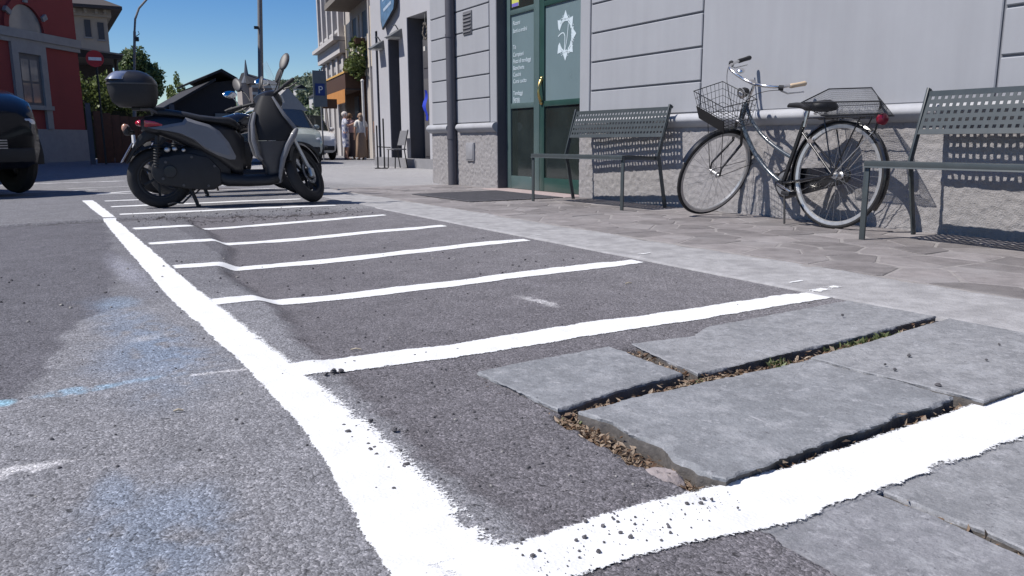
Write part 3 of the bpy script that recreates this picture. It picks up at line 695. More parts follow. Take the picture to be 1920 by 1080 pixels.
rows = [0.795, 1.05, 1.32, 1.59, 1.86, 2.13, 2.40, 2.67, 2.94, 3.21]
for i in range(len(rows) - 1):
    wall_panel(4.945 + G_, 6.478 - G_, rows[i] + G_, rows[i + 1] - G_)
rows2 = [0.795, 1.03, 1.295, 1.56, 1.83, 2.10]
for i in range(len(rows2) - 1):
    wall_panel(0.9, 2.575 - G_, rows2[i] + G_, rows2[i + 1] - G_)
    wall_panel(-0.9, 0.9 - 2 * G_, rows2[i] + G_, rows2[i + 1] - G_)
rows3 = [0.795, 1.09, 1.365, 1.635, 1.91, 2.18, 2.45, 2.72, 2.99]
for i in range(len(rows3) - 1):
    wall_panel(8.525 + G_, 10.185 - G_, rows3[i] + G_, rows3[i + 1] - G_)
wall_panel(2.575 + G_, 4.945 - G_, 0.795, 3.4, name='plain_panel')
wall_panel(6.492, 6.655, 0.795, 3.2, name='door_trim', d=0.018)
wall_panel(8.352, 8.512, 0.795, 3.0, name='door_trim', d=0.018)
wall_panel(-9, -0.9 - 2 * G_, 0.795, 3.4, name='plain_panel'); 
# roughcast plinth: lumpy sheets with real relief
def plinth(y0, y1, seed):
    yv = np.arange(y0, y1 + 1e-6, 0.0125); zv = np.arange(-0.16, 0.70, 0.0125)
    Yg, Zg = np.meshgrid(yv, zv)
    r = 0.008 * (fbm(Yg * 9, Zg * 9, seed, 3) - 0.45) + 0.020 * (np.abs(fbm(Yg * 21, Zg * 21, seed + 1, 4) - 0.5) - .1) + 0.010 * (fbm(Yg * 38, Zg * 38, seed + 2, 2) - .5)
    e = np.minimum(np.minimum(Yg - y0, y1 - Yg), 0.05) / 0.05
    Xg = WX + 0.002 - r - 0.008 * np.sqrt(np.clip(e, 0, 1))
    o = grid_mesh('plinth', Xg - WX, Yg - 6.5, Zg, PLINTH, parent=b)
    return o
plinth(-2.0, 6.655, 101); plinth(8.352, 10.20, 151)
m = MB(); m.box(WX + 0.012, 6, 10.18, 10.2, -0.2, 0.7); m.box(WX + .013, 6, 10.179, 10.20, .795, 7.1); m.build('end_wall', WALL, b, world=True)
def moulding(y0, y1):
    prof = []
    for k in range(10):
        a = math.pi * 0.5 * k / 9
        prof.append((-0.066 * math.sin(a) ** 0.8 - 0.006, 0.738 + 0.055 * math.cos(a)))
    prof += [(-0.066, 0.726), (-0.05, 0.708), (-0.034, 0.692), (-0.018, 0.682)]
    prof = [(0.02, 0.797)] + prof + [(0.02, 0.675)]
    n = max(2, int((y1 - y0) / 0.25))
    rings = []
    for k in range(n + 1):
        y = y0 + (y1 - y0) * k / n
        rings.append([(WX + p[0], y, p[1]) for p in prof])
    m = MB(); m.loft(rings)
    o = m.build('moulding', LEDGE, b, world=True, smooth=True, angle=60)
moulding(3.845, 6.66); moulding(1.2, 3.842); moulding(-2, 1.197); moulding(8.345, 9.325); moulding(9.60, 10.235)
# downpipe channel with its dark back strip
m = MB(); m.tube([(WX - 0.055, 9.455, -0.05), (WX - 0.055, 9.455, 7.0)], 0.062, 16)
pipe = m.build('downpipe', DARKGREY, b, world=True, smooth=True)
for z in (0.62, 1.9, 3.1):
    m = MB(); m.lathe([(0.066, -.02), (0.068, -.02), (0.068, .02), (0.066, .02)], (WX - 0.055, 9.455, z), (0, 0, 1), 16); m.box(WX - 0.03, WX + 0.02, 9.44, 9.47, z - .012, z + .012); m.build('pipe_clip', DARKGREY, pipe, world=True)
# covers
m = MB(); m.box(WX - 0.016, WX + 0.01, 8.945, 9.175, 1.875, 2.15); vc = m.build('vent_cover', pm('vent_grey', (0.13, 0.13, 0.14), 0.6), b, world=True, bevel=0.004)
for k in range(6):
    m = MB(); m.obox((WX - 0.02, 9.06, 1.905 + k * 0.042), (0.012, 0.20, 0.012), (0, R_(30), 0)); m.build('vent_slat', MATS['vent_grey'], vc, world=True)
HATCH = pm('hatch_grey', (0.27, 0.27, 0.285), 0.5)
m = MB(); m.box(WX - 0.03, WX + 0.01, 8.91, 9.12, 0.325, 0.555); hc = m.build('meter_hatch', HATCH, b, world=True, bevel=0.006)
m = MB(); m.box(WX - 0.036, WX - 0.028, 8.93, 9.10, 0.345, 0.535); m.build('hatch_door', HATCH, hc, world=True, bevel=0.003)
# ---------------- door alcove
DX = 4.84
m = MB(); m.box(WX + 0.0, DX + 0.12, 8.336, 8.350, -0.05, 2.62); m.build('shaded_reveal', DARKGREY, b, world=True)  # shade on the alcove sides put into their dark grey colour
m = MB(); m.box(WX + 0.02, DX + 0.12, 6.662, 6.68, -0.05, 2.62); m.build('shaded_reveal', DARKGREY, b, world=True)
m = MB(); m.box(WX + 0.02, DX + 0.12, 6.66, 8.35, 2.60, 2.64); m.build('lintel', DARKGREY, b, world=True)
m = MB(); m.box(4.52, 5.3, 6.64, 8.42, -0.08, 0.012); m.build('threshold', PINK, b, world=True, bevel=0.006)
m = MB(); m.box(5.45, 5.47, 6.7, 8.3, 0, 2.6); m.build('inner_wall', pm('interior', (0.05, 0.05, 0.045), 0.9), b, world=True)
def leaf(y0, y1, glass, stile_mat, handle=False):
    """one door leaf between y0 (right) and y1 (left)"""
    d = MB(); s0, s1 = glass
    d.box(DX - 0.02, DX + 0.03, y0, s0, 0.015, 2.52); d.box(DX - 0.02, DX + 0.03, s1, y1, 0.015, 2.52)
    d.box(DX - 0.018, DX + 0.028, s0, s1, 0.015, 0.165)
    d.box(DX - 0.018, DX + 0.028, s0, s1, 0.945, 1.005)
    d.box(DX - 0.018, DX + 0.028, s0, s1, 2.0, 2.055); d.box(DX - 0.018, DX + 0.028, s0, s1, 2.45, 2.52)
    o = d.build('door_leaf', stile_mat, b, world=True, bevel=0.004)
    m = MB(); m.box(DX, DX + 0.008, s0 - .004, s1 + .004, 1.0, 2.005); m.build('frosted_pane', FROST, o, world=True)
    m = MB(); m.box(DX, DX + 0.008, s0 - .004, s1 + .004, 0.16, 0.95); m.build('clear_pane', DGLASS, o, world=True)
    m = MB(); m.box(DX, DX + 0.008, s0 - .004, s1 + .004, 2.05, 2.455); m.build('top_pane', DGLASS, o, world=True)
    return o
L1 = leaf(7.605, 8.335, (7.72, 8.235), GREENL)
L2 = leaf(6.70, 7.60, (6.80, 7.505), GREEN)
# lettering: text x runs towards -Y, facing -X
TM = lambda y, z: Matrix.Translation((DX - 0.0025, y, z)) @ Matrix(((0, 0, -1, 0), (-1, 0, 0, 0), (0, 1, 0, 0), (0, 0, 0, 1)))
for i, (t, z) in enumerate([('Ricami', 1.885), ('Sarti e ordini', 1.80), ('Tè', 1.62), ('Campioni', 1.535), ('Pezzi di tendaggi', 1.46), ('Biancheria', 1.385), ('Cuscini', 1.31), ('Corsi cucito', 1.235), ('Tendaggi', 1.10), ('Sposa', 1.035), ('Perlati', 0.97 + 0.035)]):
    if t == 'Perlati': z = 1.012
    text_mesh('lettering', t, 0.066, WHITE, L1, TM(8.20, z), spacing=0.92)
# emblem: ring of sun points and the curved hook
m = MB(); cy0, cz0 = 7.12, 1.655
ex, ez = 0.135, 0.175
def epos(a, k=1.0): return (cy0 - ex * k * math.cos(a), cz0 + ez * k * math.sin(a))
angs = [90, 45, 0, -45, -90, -138, 138]
for a in angs:
    A = R_(a); tip = epos(A, 1.46); l = epos(A + R_(19), 0.86); r = epos(A - R_(19), 0.86); inn = epos(A, 0.84)
    m.prism([tip, epos(A + R_(15), 1.10), l, inn, r, epos(A - R_(15), 1.10)], (DX - 0.003, 0, 0), (0, 1, 0), (0, 0, 1), (0.002, 0, 0))
for k in range(-14, 15):
    A = R_(k * 9.6); q = epos(A, 0.97 + 0.05 * ((k % 3) - 1))
    m.lathe([(0.017, 0), (0.017, 0.0015)], (DX - 0.0032, q[0], q[1]), (1, 0, 0), 8)
for k in range(-20, 21):
    A = R_(k * 6.7); q = epos(A, 1.16 + 0.05 * math.sin(k * 2.1)); m.lathe([(0.0065, 0), (0.0065, 0.0012)], (DX - 0.0031, q[0], q[1]), (1, 0, 0), 6)
def ribbon(pts, w):
    for i in range(len(pts) - 1):
        m.bar((DX - 0.002, *pts[i]), (DX - 0.002, *pts[i + 1]), w, 0.0016, up=(1, 0, 0))
hook = [(7.255, 1.66), (7.215, 1.68), (7.175, 1.69), (7.145, 1.682), (7.128, 1.65), (7.128, 1.60), (7.134, 1.54), (7.138, 1.47)]
ribbon(hook, 0.012); ribbon([(7.132, 1.49), (7.108, 1.56), (7.088, 1.63), (7.072, 1.72), (7.066, 1.77)], 0.010)
m.build('emblem', WHITE, L2, world=True)
m = MB(); pts = []
for k in range(13):
    t = k / 12; pts.append((DX - 0.03 - 0.045 * math.sin(math.pi * t), 7.545 - 0.012 * math.sin(math.pi * t), 1.235 - 0.25 * t))
m.tube(pts, [0.012 + 0.006 * abs(math.cos(math.pi * k / 12)) for k in range(13)], 10)
m.ell((DX - 0.03, 7.545, 1.24), (0.02, 0.028, 0.03)); m.ell((DX - 0.03, 7.545, 0.985), (0.02, 0.025, 0.022))
m.build('handle', BRASS, L2, world=True, smooth=True)
m = MB(); m.box(DX - 0.006, DX - 0.001, 8.06, 8.215, 2.085, 2.20); st = m.build('sticker', pm('sticker_yellow', (0.50, 0.52, 0.12), 0.5), L1, world=True)
m = MB(); m.box(DX - 0.008, DX - 0.003, 8.065, 8.21, 2.088, 2.125); st = m.build('sticker_band', pm('sticker_violet', (0.16, 0.13, 0.42), 0.5), L1, world=True)
# flat ribbed dark grey sheet on the paving before the door
SHEET_ = pm('dark_grey_sheet', (0.062, 0.060, 0.068), 0.9, var=0.25, scale=12, bump=0.6, bscale=150)
t = thing('dark_sheet', 'flat dark grey sheet lying on the paving before the green door', 'dark_sheet', (4.0, 7.3, 0.0))
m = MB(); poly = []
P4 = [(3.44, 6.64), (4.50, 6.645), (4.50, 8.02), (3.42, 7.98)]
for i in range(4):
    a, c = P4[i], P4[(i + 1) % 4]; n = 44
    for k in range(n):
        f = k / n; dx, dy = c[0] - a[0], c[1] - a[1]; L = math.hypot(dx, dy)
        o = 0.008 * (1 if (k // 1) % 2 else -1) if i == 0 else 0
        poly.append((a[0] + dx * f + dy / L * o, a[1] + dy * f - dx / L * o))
m.prism(poly, (0, 0, 0.0065), (1, 0, 0), (0, 1, 0), (0, 0, 0.006)); m.build('sheet_base', SHEET_, t, world=True)
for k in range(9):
    m = MB(); m.box(3.5, 4.44, 6.78 + k * 0.14, 6.80 + k * 0.14, 0.0120, 0.0145); m.build('sheet_rib', SHEET_, t, world=True)
# ================================================================== BENCHES
BENCH = pm('bench_steel', (0.048, 0.058, 0.062), 0.42, var=0.10, scale=12, coat=0.15, dirt=(0.062, 0.07, 0.074), dirt_amt=0.4)
def perf_panel(name, parent, L, prof, rows, cols, hole, thick=0.004, marg=0.02, bend=True):
    """perforated sheet: along local y (length L) and along a profile of (x,z) points; square holes"""
    P = [Vector((p[0], 0, p[1])) for p in prof]
    d = [0]
    for i in range(1, len(P)): d.append(d[-1] + (P[i] - P[i - 1]).length)
    D = d[-1]
    def at(s):
        s = min(max(s, 0), D)
        for i in range(1, len(P)):
            if s <= d[i] + 1e-9:
                f = (s - d[i - 1]) / (d[i] - d[i - 1]); t = (P[i] - P[i - 1]).normalized()
                return P[i - 1].lerp(P[i], f), Vector((-t.z, 0, t.x))
    m = MB(); py = (L - 2 * marg) / cols; ps = (D - 2 * marg) / rows
    ycuts = [0, marg]; 
    vs = {}
    def vert(y, s, k):
        key = (round(y, 5), round(s, 5), k)
        if key not in vs:
            p, n = at(s); q = p + n * (thick / 2 if k else -thick / 2)
            vs[key] = len(m.v); m.v.append((q.x, y, q.z))
        return vs[key]
    def quad2(y0, y1, s0, s1):
        m.f.append((vert(y0, s0, 1), vert(y1, s0, 1), vert(y1, s1, 1), vert(y0, s1, 1))); m.mi.append(0)
        m.f.append((vert(y0, s1, 0), vert(y1, s1, 0), vert(y1, s0, 0), vert(y0, s0, 0))); m.mi.append(0)
    def wallq(a, b_):
        m.f.append((vert(*a, 1), vert(*b_, 1), vert(*b_, 0), vert(*a, 0))); m.mi.append(0)
    ys_ = [0.0, marg]; ss_ = [0.0, marg]
    h = hole / 2
    Ycut = [0.0]; Scut = [0.0]
    for c in range(cols): yc = marg + (c + .5) * py; Ycut += [yc - h, yc + h]
    for r in range(rows): sc = marg + (r + .5) * ps; Scut += [sc - h, sc + h]
    Ycut.append(L); Scut.append(D)
    for i in range(len(Ycut) - 1):
        for j in range(len(Scut) - 1):
            if i % 2 == 1 and j % 2 == 1:
                y0, y1, s0, s1 = Ycut[i], Ycut[i + 1], Scut[j], Scut[j + 1]
                wallq((y0, s0), (y1, s0)); wallq((y1, s0), (y1, s1)); wallq((y1, s1), (y0, s1)); wallq((y0, s1), (y0, s0))
            else:
                quad2(Ycut[i], Ycut[i + 1], Scut[j], Scut[j + 1])
    for i in range(len(Ycut) - 1):
        wallq((Ycut[i + 1], 0.0), (Ycut[i], 0.0)); wallq((Ycut[i], D), (Ycut[i + 1], D))
    for j in range(len(Scut) - 1):
        wallq((0.0, Scut[j]), (0.0, Scut[j + 1])); wallq((L, Scut[j + 1]), (L, Scut[j]))
    return m.build(name, BENCH, parent, fixn=False)
def make_bench(label, loc, rz, L=1.30):
    t = thing('park_bench', label, 'bench', loc, rz, 'perforated steel benches along the grey wall')
    # local: y along length (0..L), x from front (0) to wall, z up
    perf_panel('seat', t, L, [(0.0, 0.415), (0.005, 0.438), (0.02, 0.449), (0.05, 0.452), (0.36, 0.436), (0.40, 0.436)], 8, 30, 0.020)
    perf_panel('backrest', t, L - 0.01, [(0.445, 0.600), (0.452, 0.615), (0.528, 0.838), (0.527, 0.851)], 5, 31, 0.020)
    m = MB(); m.bar((0.012, 0.0, 0.437), (0.012, L, 0.437), 0.022, 0.030); m.bar((0.385, 0, 0.42), (0.385, L, 0.42), 0.02, 0.025); m.build('seat_rail', BENCH, t, bevel=0.003)
    for y in (0.012, L - 0.012):
        m = MB(); m.bar((0.02, y, 0.437), (0.02, y, 0.0), 0.035, 0.012, up=(1, 0, 0)); m.build('front_leg', BENCH, t, bevel=0.002)
        m = MB(); m.bar((0.415, y, 0.44), (0.505, y, 0.0), 0.012, 0.035, up=(1, 0, 0)); m.build('back_leg', BENCH, t, bevel=0.002)
        m = MB(); m.bar((0.408, y, 0.43), (0.535, y, 0.868), 0.014, 0.035, up=(1, 0, 0)); m.bar((0.52, y, 0.855), (0.56, y, 0.845), 0.014, 0.02); m.build('back_post', BENCH, t, bevel=0.002)
        m = MB(); m.bar((0.02, y, 0.43), (0.41, y, 0.425), 0.010, 0.03); m.build('side_rail', BENCH, t, bevel=0.002)
    return t
make_bench('grey perforated metal bench beside the green glass door', (4.06, 5.145, 0.002), R_(2.6), 1.315)
make_bench('grey perforated metal bench at the right edge, beyond the bicycle', (4.015, 1.60, 0.002), R_(-0.5), 1.30)
# ================================================================== BICYCLE
BLK = pm('black_enamel', (0.012, 0.012, 0.014), 0.28, var=0.2, scale=20, coat=0.4)
BLKM = pm('black_plastic', (0.016, 0.016, 0.018), 0.55, var=0.2, scale=25)
CHR = pm('chrome', (0.74, 0.72, 0.70), 0.26, metal=1.0, var=0.12, scale=40, dirt=(0.35, 0.33, 0.32), dirt_amt=0.35)
ALU = pm('alloy', (0.54, 0.535, 0.53), 0.42, metal=0.75, var=0.12, scale=40)
STEEL = pm('spoke_steel', (0.20, 0.20, 0.21), 0.6, metal=0.4, var=0.1)
TYRE = pm('tyre_rubber', (0.022, 0.021, 0.022), 0.8, var=0.25, scale=40, bump=0.3, bscale=300)
CREAM = pm('cream_grip', (0.55, 0.42, 0.29), 0.6, var=0.1)
REDP = pm('red_reflector', (0.22, 0.008, 0.025), 0.3, var=0.1, coat=0.5)
BFRAME = pm('bike_frame_paint', (0.045, 0.060, 0.078), 0.25, var=0.15, scale=20, coat=0.5)
bike = thing('bicycle', 'dark city bicycle with chrome bars and wire baskets leaning on the grey wall', 'bicycle', (4.41, 3.85, 0.0))
LEAN = Matrix.Translation((4.40, 0, 0)) @ Matrix.Rotation(R_(3.0), 4, 'Y') @ Matrix.Translation((-4.40, 0, 0))
RH = Vector((4.40, 3.365, 0.347))        # rear hub, before the lean
RAD = 0.345
def wheel(c, axis, M, name):
    m = MB(M); m.torus(c, axis, RAD - 0.0145, 0.0145, 56, 10); o = m.build(name, TYRE, bike, world=True, smooth=True)
    ax = Vector(axis).normalized()
    m = MB(M); prof = [(RAD - 0.027, -0.0135), (RAD - 0.043, -0.011), (RAD - 0.048, 0), (RAD - 0.043, 0.011), (RAD - 0.027, 0.0135), (RAD - 0.022, 0.0138), (RAD - 0.022, -0.0138)]
    m.lathe(prof + [prof[0]], c, axis, 56, cap=False); m.build('rim', ALU, o, world=True, smooth=True, angle=40)
    u = ax.orthogonal().normalized(); w = ax.cross(u); c = Vector(c)
    m = MB(M); m.lathe([(0.012, -0.05), (0.012, -0.034), (0.024, -0.032), (0.024, -0.026), (0.014, -0.02), (0.014, 0.02), (0.024, 0.026), (0.024, 0.032), (0.012, 0.034), (0.012, 0.05), (0.009, 0.05), (0.009, 0.062)], c, axis, 14)
    m.build('hub', ALU, o, world=True, smooth=True)
    for k in range(32):
        a = 2 * math.pi * k / 32; sd = 1 if k % 2 else -1; off = R_(38) * (1 if (k // 2) % 2 else -1)
        p0 = c + ax * sd * 0.029 + (u * math.cos(a + off) + w * math.sin(a + off)) * 0.022
        p1 = c + (u * math.cos(a) + w * math.sin(a)) * (RAD - 0.047)
        m = MB(M); m.tube([p0, p1], 0.0010, 4, caps=False); m.build('spoke', STEEL, o, world=True)
    return o
wheel(RH, (1, 0, 0), LEAN, 'rear_wheel')
def fender(c, axis_u, axis_w, ax, M, a0, a1, R, wd, mat, name='mudguard'):
    rings = []; n = 26; c = Vector(c)
    for i in range(n + 1):
        a = R_(a0 + (a1 - a0) * i / n); d = Vector(axis_u) * math.cos(a) + Vector(axis_w) * math.sin(a)
        ring = []
        for (x, h) in ((-wd, -0.012), (-wd * 0.75, 0.0), (0, 0.006), (wd * 0.75, 0.0), (wd, -0.012), (wd * 0.7, -0.004), (0, 0.002), (-wd * 0.7, -0.004)):
            ring.append(tuple(c + d * (R + h) + Vector(ax) * x))
        rings.append(ring)
    m = MB(M); m.loft(rings); return m.build(name, mat, bike, world=True, smooth=True)
fender(RH, (0, 1, 0), (0, 0, 1), (1, 0, 0), LEAN, -18, 215, RAD + 0.014, 0.027, BLK)
BB = Vector((4.40, 3.80, 0.275)); SEAT = Vector((4.40, 3.665, 0.70)); HT = Vector((4.40, 4.19, 0.84)); HB = Vector((4.40, 4.24, 0.72))
def tub(name, pts, r, mat, M=LEAN, seg=12, parent=bike):
    m = MB(M); m.tube(pts, r, seg); return m.build(name, mat, parent, world=True, smooth=True)
def bez(a, b, c, n=10): return [Vector(a) * (1 - t) ** 2 + Vector(b) * 2 * t * (1 - t) + Vector(c) * t * t for t in [i / n for i in range(n + 1)]]
tub('seat_tube', [BB, SEAT], 0.0155, BLK)
tub('down_tube', bez(HB + Vector((0, -0.005, 0.01)), (4.40, 4.10, 0.42), BB), 0.0165, BFRAME)
tub('top_tube', bez(HT + Vector((0, 0, -0.03)), (4.40, 4.10, 0.60), (4.40, 3.745, 0.455), 12), 0.0135, BFRAME)
tub('head_tube', [HB, HT], 0.019, BFRAME)
for s in (-1, 1):
    tub('seat_stay', [SEAT + Vector((s * 0.018, -0.005, -0.08)), RH + Vector((s * 0.052, 0, 0))], 0.0075, BLK)
    tub('chain_stay', [BB + Vector((s * 0.022, 0, 0)), RH + Vector((s * 0.052, 0, 0))], 0.0085, BLK)
    tub('fender_stay', [RH + Vector((s * 0.055, 0, 0)), RH + Vector((s * 0.03, -0.245, 0.275))], 0.003, CHR)
    tub('rack_stay', [RH + Vector((s * 0.055, 0, 0)), Vector((4.40 + s * 0.055, 3.20, 0.715))], 0.005, BLK)
    tub('rack_stay', [RH + Vector((s * 0.055, 0, 0)), Vector((4.40 + s * 0.055, 3.47, 0.715))], 0.005, BLK)
m = MB(LEAN); m.lathe([(0.024, -0.04), (0.024, 0.04)], BB, (1, 0, 0), 16); m.build('bottom_bracket', BLK, bike, world=True, smooth=True)
# chain case on the far side, cranks and pedals
pl_ = []
for k in range(13): a = R_(90 - 180 * k / 12 + 0); pl_.append((3.80 + 0.105 * math.cos(a - 0) * 1.0, 0.275 + 0.105 * math.sin(a)))
for k in range(9): a = R_(-90 - 180 * k / 8); pl_.append((3.365 + 0.055 * math.cos(a), 0.347 + 0.055 * math.sin(a)))
m = MB(LEAN); m.prism(pl_, (4.44, 0, 0), (0, 1, 0), (0, 0, 1), (0.028, 0, 0)); m.build('chain_case', BLK, bike, world=True, bevel=0.006)
m = MB(LEAN); m.lathe([(0.085, 0.03), (0.085, 0.036), (0.06, 0.036), (0.06, 0.03)], BB, (1, 0, 0), 28); m.build('chainring', STEEL, bike, world=True, smooth=True, angle=40)
def crank(s, dirv):
    a = BB + Vector((s * 0.055, 0, 0)); e = a + Vector((s * 0.012, dirv[0] * 0.165, dirv[1] * 0.165))
    m = MB(LEAN); m.bar(a, e, 0.014, 0.022, up=(1, 0, 0)); o = m.build('crank', CHR, bike, world=True, bevel=0.004)
    m = MB(LEAN); m.box(*(sorted((e.x + s * 0.01, e.x + s * 0.085))), e.y - 0.035, e.y + 0.035, e.z - 0.012, e.z + 0.012); m.build('pedal', BLKM, o, world=True, bevel=0.005)
crank(-1, (-0.93, -0.36)); crank(1, (0.93, 0.36))
tub('kickstand', [BB + Vector((-0.03, -0.04, -0.01)), BB + Vector((-0.10, -0.13, -0.265))], 0.007, BLKM)
tub('dynamo_bracket', [SEAT + Vector((-0.012, -0.075, -0.115)), SEAT + Vector((-0.04, -0.09, -0.135))], 0.018, CHR)
tub('seat_post', [SEAT + Vector((0, 0.0, -0.04)), SEAT + Vector((0, -0.025, 0.085))], 0.0125, CHR)
# saddle
rings = []
for (y, w, zt, h) in ((3.815, 0.012, 0.812, 0.02), (3.80, 0.020, 0.822, 0.03), (3.74, 0.028, 0.824, 0.036), (3.68, 0.042, 0.820, 0.045), (3.63, 0.07, 0.820, 0.055), (3.57, 0.098, 0.826, 0.065), (3.52, 0.105, 0.832, 0.068), (3.48, 0.09, 0.83, 0.06), (3.465, 0.055, 0.82, 0.04)):
    r = []
    for k in range(16):
        a = 2 * math.pi * k / 16; cx = math.copysign(abs(math.cos(a)) ** 0.8, math.cos(a)); sz = math.copysign(abs(math.sin(a)) ** 0.8, math.sin(a))
        r.append((4.40 + w * cx, y, zt - h / 2 + h / 2 * sz - (0.012 * abs(cx) if w > .05 else 0)))
    rings.append(r)
m = MB(LEAN); m.loft(rings); sad = m.build('saddle', BLKM, bike, world=True, smooth=True, angle=60)
for s in (-1, 1):
    q = 3.54; m = MB(LEAN); m.tube([Vector((4.40 + s * 0.05, q, 0.735)) + Vector((0.014 * math.cos(i * 1.2), 0.014 * math.sin(i * 1.2), i * 0.0022)) for i in range(20)], 0.0025, 5); m.build('saddle_spring', CHR, sad, world=True)
# carrier + rear mesh basket
m = MB(LEAN)
for s in (-1, 1): m.tube([(4.40 + s * 0.058, 3.60, 0.712), (4.40 + s * 0.058, 3.10, 0.712)], 0.005, 8)
for y in (3.13, 3.25, 3.37, 3.49, 3.58): m.tube([(4.342, y, 0.714), (4.458, y, 0.714)], 0.004, 8)
m.build('carrier', BLK, bike, world=True, smooth=True)
def basket_mesh(corners_top, corners_bot, nx, nz, wire, M, name, mat, rimr=0.004, floor=8):
    """wire basket: four top and four bottom corners (same order)"""
    T = [Vector(p) for p in corners_top]; B = [Vector(p) for p in corners_bot]
    rim = MB(M); rim.tube(T, rimr, 8, closed=True); o = rim.build(name, mat, bike, world=True, smooth=True)
    m = MB(M)
    m.tube(B, rimr * .8, 6, closed=True)
    for k in range(4):
        t0, t1, b0, b1 = T[k], T[(k + 1) % 4], B[k], B[(k + 1) % 4]
        n = nx[k % 2]
        for i in range(n + 1):
            f = i / n; m.tube([t0.lerp(t1, f), b0.lerp(b1, f)], wire, 4, caps=False)
        for j in range(1, nz):
            f = j / nz; m.tube([t0.lerp(b0, f), t1.lerp(b1, f)], wire, 4, caps=False)
    for i in range(1, floor):
        f = i / floor; m.tube([B[0].lerp(B[1], f), B[3].lerp(B[2], f)], wire, 4, caps=False); m.tube([B[1].lerp(B[2], f), B[0].lerp(B[3], f)], wire, 4, caps=False)
    w = m.build('wire_mesh', mat, o, world=True); w['kind'] = 'stuff'
    return o
WIRE = pm('dark_wire', (0.035, 0.037, 0.042), 0.45, metal=0.6, var=0.1)
basket_mesh([(4.20, 3.54, 0.800), (4.20, 2.97, 0.785), (4.53, 3.28, 0.905), (4.53, 3.60, 0.915)],
            [(4.30, 3.46, 0.722), (4.30, 3.06, 0.722), (4.50, 3.08, 0.722), (4.50, 3.46, 0.722)], (44, 30), 15, 0.0007, LEAN, 'rear_basket', WIRE, 0.0045, 24)
m = MB(LEAN); m.lathe([(0.001, -0.012), (0.03, -0.010), (0.036, 0), (0.036, 0.02), (0.02, 0.03)], (4.385, 3.085, 0.695), (-0.35, -1, 0.0), 18); tl = m.build('tail_light', REDP, bike, world=True, smooth=True)
m = MB(LEAN); m.tube([(4.40, 3.115, 0.695), (4.40, 3.13, 0.62)], 0.006, 8); m.build('light_bracket', BLK, tl, world=True)
# ---- front assembly, built straight ahead then swung round the steering axis
axis = (HT - HB).normalized()
STEER = LEAN @ Matrix.Translation(HB) @ Matrix.Rotation(R_(90), 4, axis) @ Matrix.Translation(-HB)
foot = HB - axis * ((HB.z - 0.335) / axis.z)
FH = foot + Vector((0, 0.052, 0.012))
wf = wheel(FH, (1, 0, 0), STEER, 'front_wheel')
fender(FH, (0, 1, 0), (0, 0, 1), (1, 0, 0), STEER, 35, 178, RAD + 0.014, 0.025, BLK)
CR = HB - axis * 0.02
for s in (-1, 1):
    tub('fork_blade', [CR + Vector((s * 0.032, 0, 0)), CR + Vector((s * 0.046, 0.012, -0.16)), FH + Vector((s * 0.056, -0.012, 0.06)), FH + Vector((s * 0.056, 0, 0))], [0.012, 0.011, 0.0075, 0.007], BLK, STEER)
    tub('fender_stay', [FH + Vector((s * 0.058, 0, 0)), FH + Vector((s * 0.03, -0.36, -0.03))], 0.0024, BLKM, STEER)
    tub('basket_stay', [FH + Vector((s * 0.062, 0, 0)), Vector((4.40 + s * 0.085, 4.47, 0.735))], 0.0028, BLKM, STEER)
tub('fork_crown', [CR + Vector((-0.038, 0, 0)), CR + Vector((0.038, 0, 0))], 0.014, CHR, STEER)
ST = HB + axis * 0.285
tub('quill', [HT - axis * 0.005, ST], 0.0115, CHR, STEER)
tub('stem', [ST - Vector((0, 0.0, 0.01)), ST + Vector((0, 0.03, 0.02)), ST + Vector((0, 0.055, 0.018))], 0.013, CHR, STEER)
SB = ST + Vector((0, 0.055, 0.018))
for s in (-1, 1):
    P = [SB, SB + Vector((s * 0.05, 0.004, 0)), SB + Vector((s * 0.11, 0.03, 0.028)), SB + Vector((s * 0.18, 0.03, 0.045)), SB + Vector((s * 0.235, -0.015, 0.042)), SB + Vector((s * 0.262, -0.08, 0.034)), SB + Vector((s * 0.275, -0.15, 0.026))]
    Q = []
    for i in range(len(P) - 1):
        for f in (0, .33, .66): Q.append(P[i].lerp(P[i + 1], f))
    Q.append(P[-1])
    for _ in range(2): Q = [Q[0]] + [(Q[i - 1] + Q[i] * 2 + Q[i + 1]) / 4 for i in range(1, len(Q) - 1)] + [Q[-1]]
    hb = tub('handlebar', Q, 0.011, CHR, STEER)
    g0 = P[-1] + Vector((-s * 0.004, 0.03, 0.002)); g1 = P[-1] + Vector((s * 0.012, -0.10, -0.012))
    tub('grip', [g0, g0.lerp(g1, .1), g0.lerp(g1, .5), g0.lerp(g1, .92), g1], [0.013, 0.0165, 0.0155, 0.0175, 0.012], CREAM if s < 0 else BLKM, STEER, parent=hb)
    lv = P[-2] + Vector((0, 0.03, 0))
    tub('brake_clamp', [lv + Vector((-s * 0.012, 0.01, 0)), lv + Vector((s * 0.012, -0.01, 0))], 0.019, BLKM, STEER, parent=hb)
    tub('brake_lever', [lv + Vector((s * 0.0, 0, -0.02)), lv + Vector((s * 0.015, -0.05, -0.052)), lv + Vector((s * 0.03, -0.15, -0.07)), lv + Vector((s * 0.034, -0.18, -0.074))], [0.006, 0.006, 0.005, 0.006], ALU, STEER, parent=hb)
    tub('brake_cable', bez(lv + Vector((0, 0.02, -0.01)), SB + Vector((s * 0.10, 0.16, 0.02)), HB + Vector((s * 0.02, 0.03, 0.03)), 14), 0.0024, BLKM, STEER)
m = MB(STEER); bc = SB + Vector((0.10, 0.0, 0.05)); m.ell(bc, (0.03, 0.03, 0.017), 16, 8); m.build('bell', CHR, bike, world=True, smooth=True)
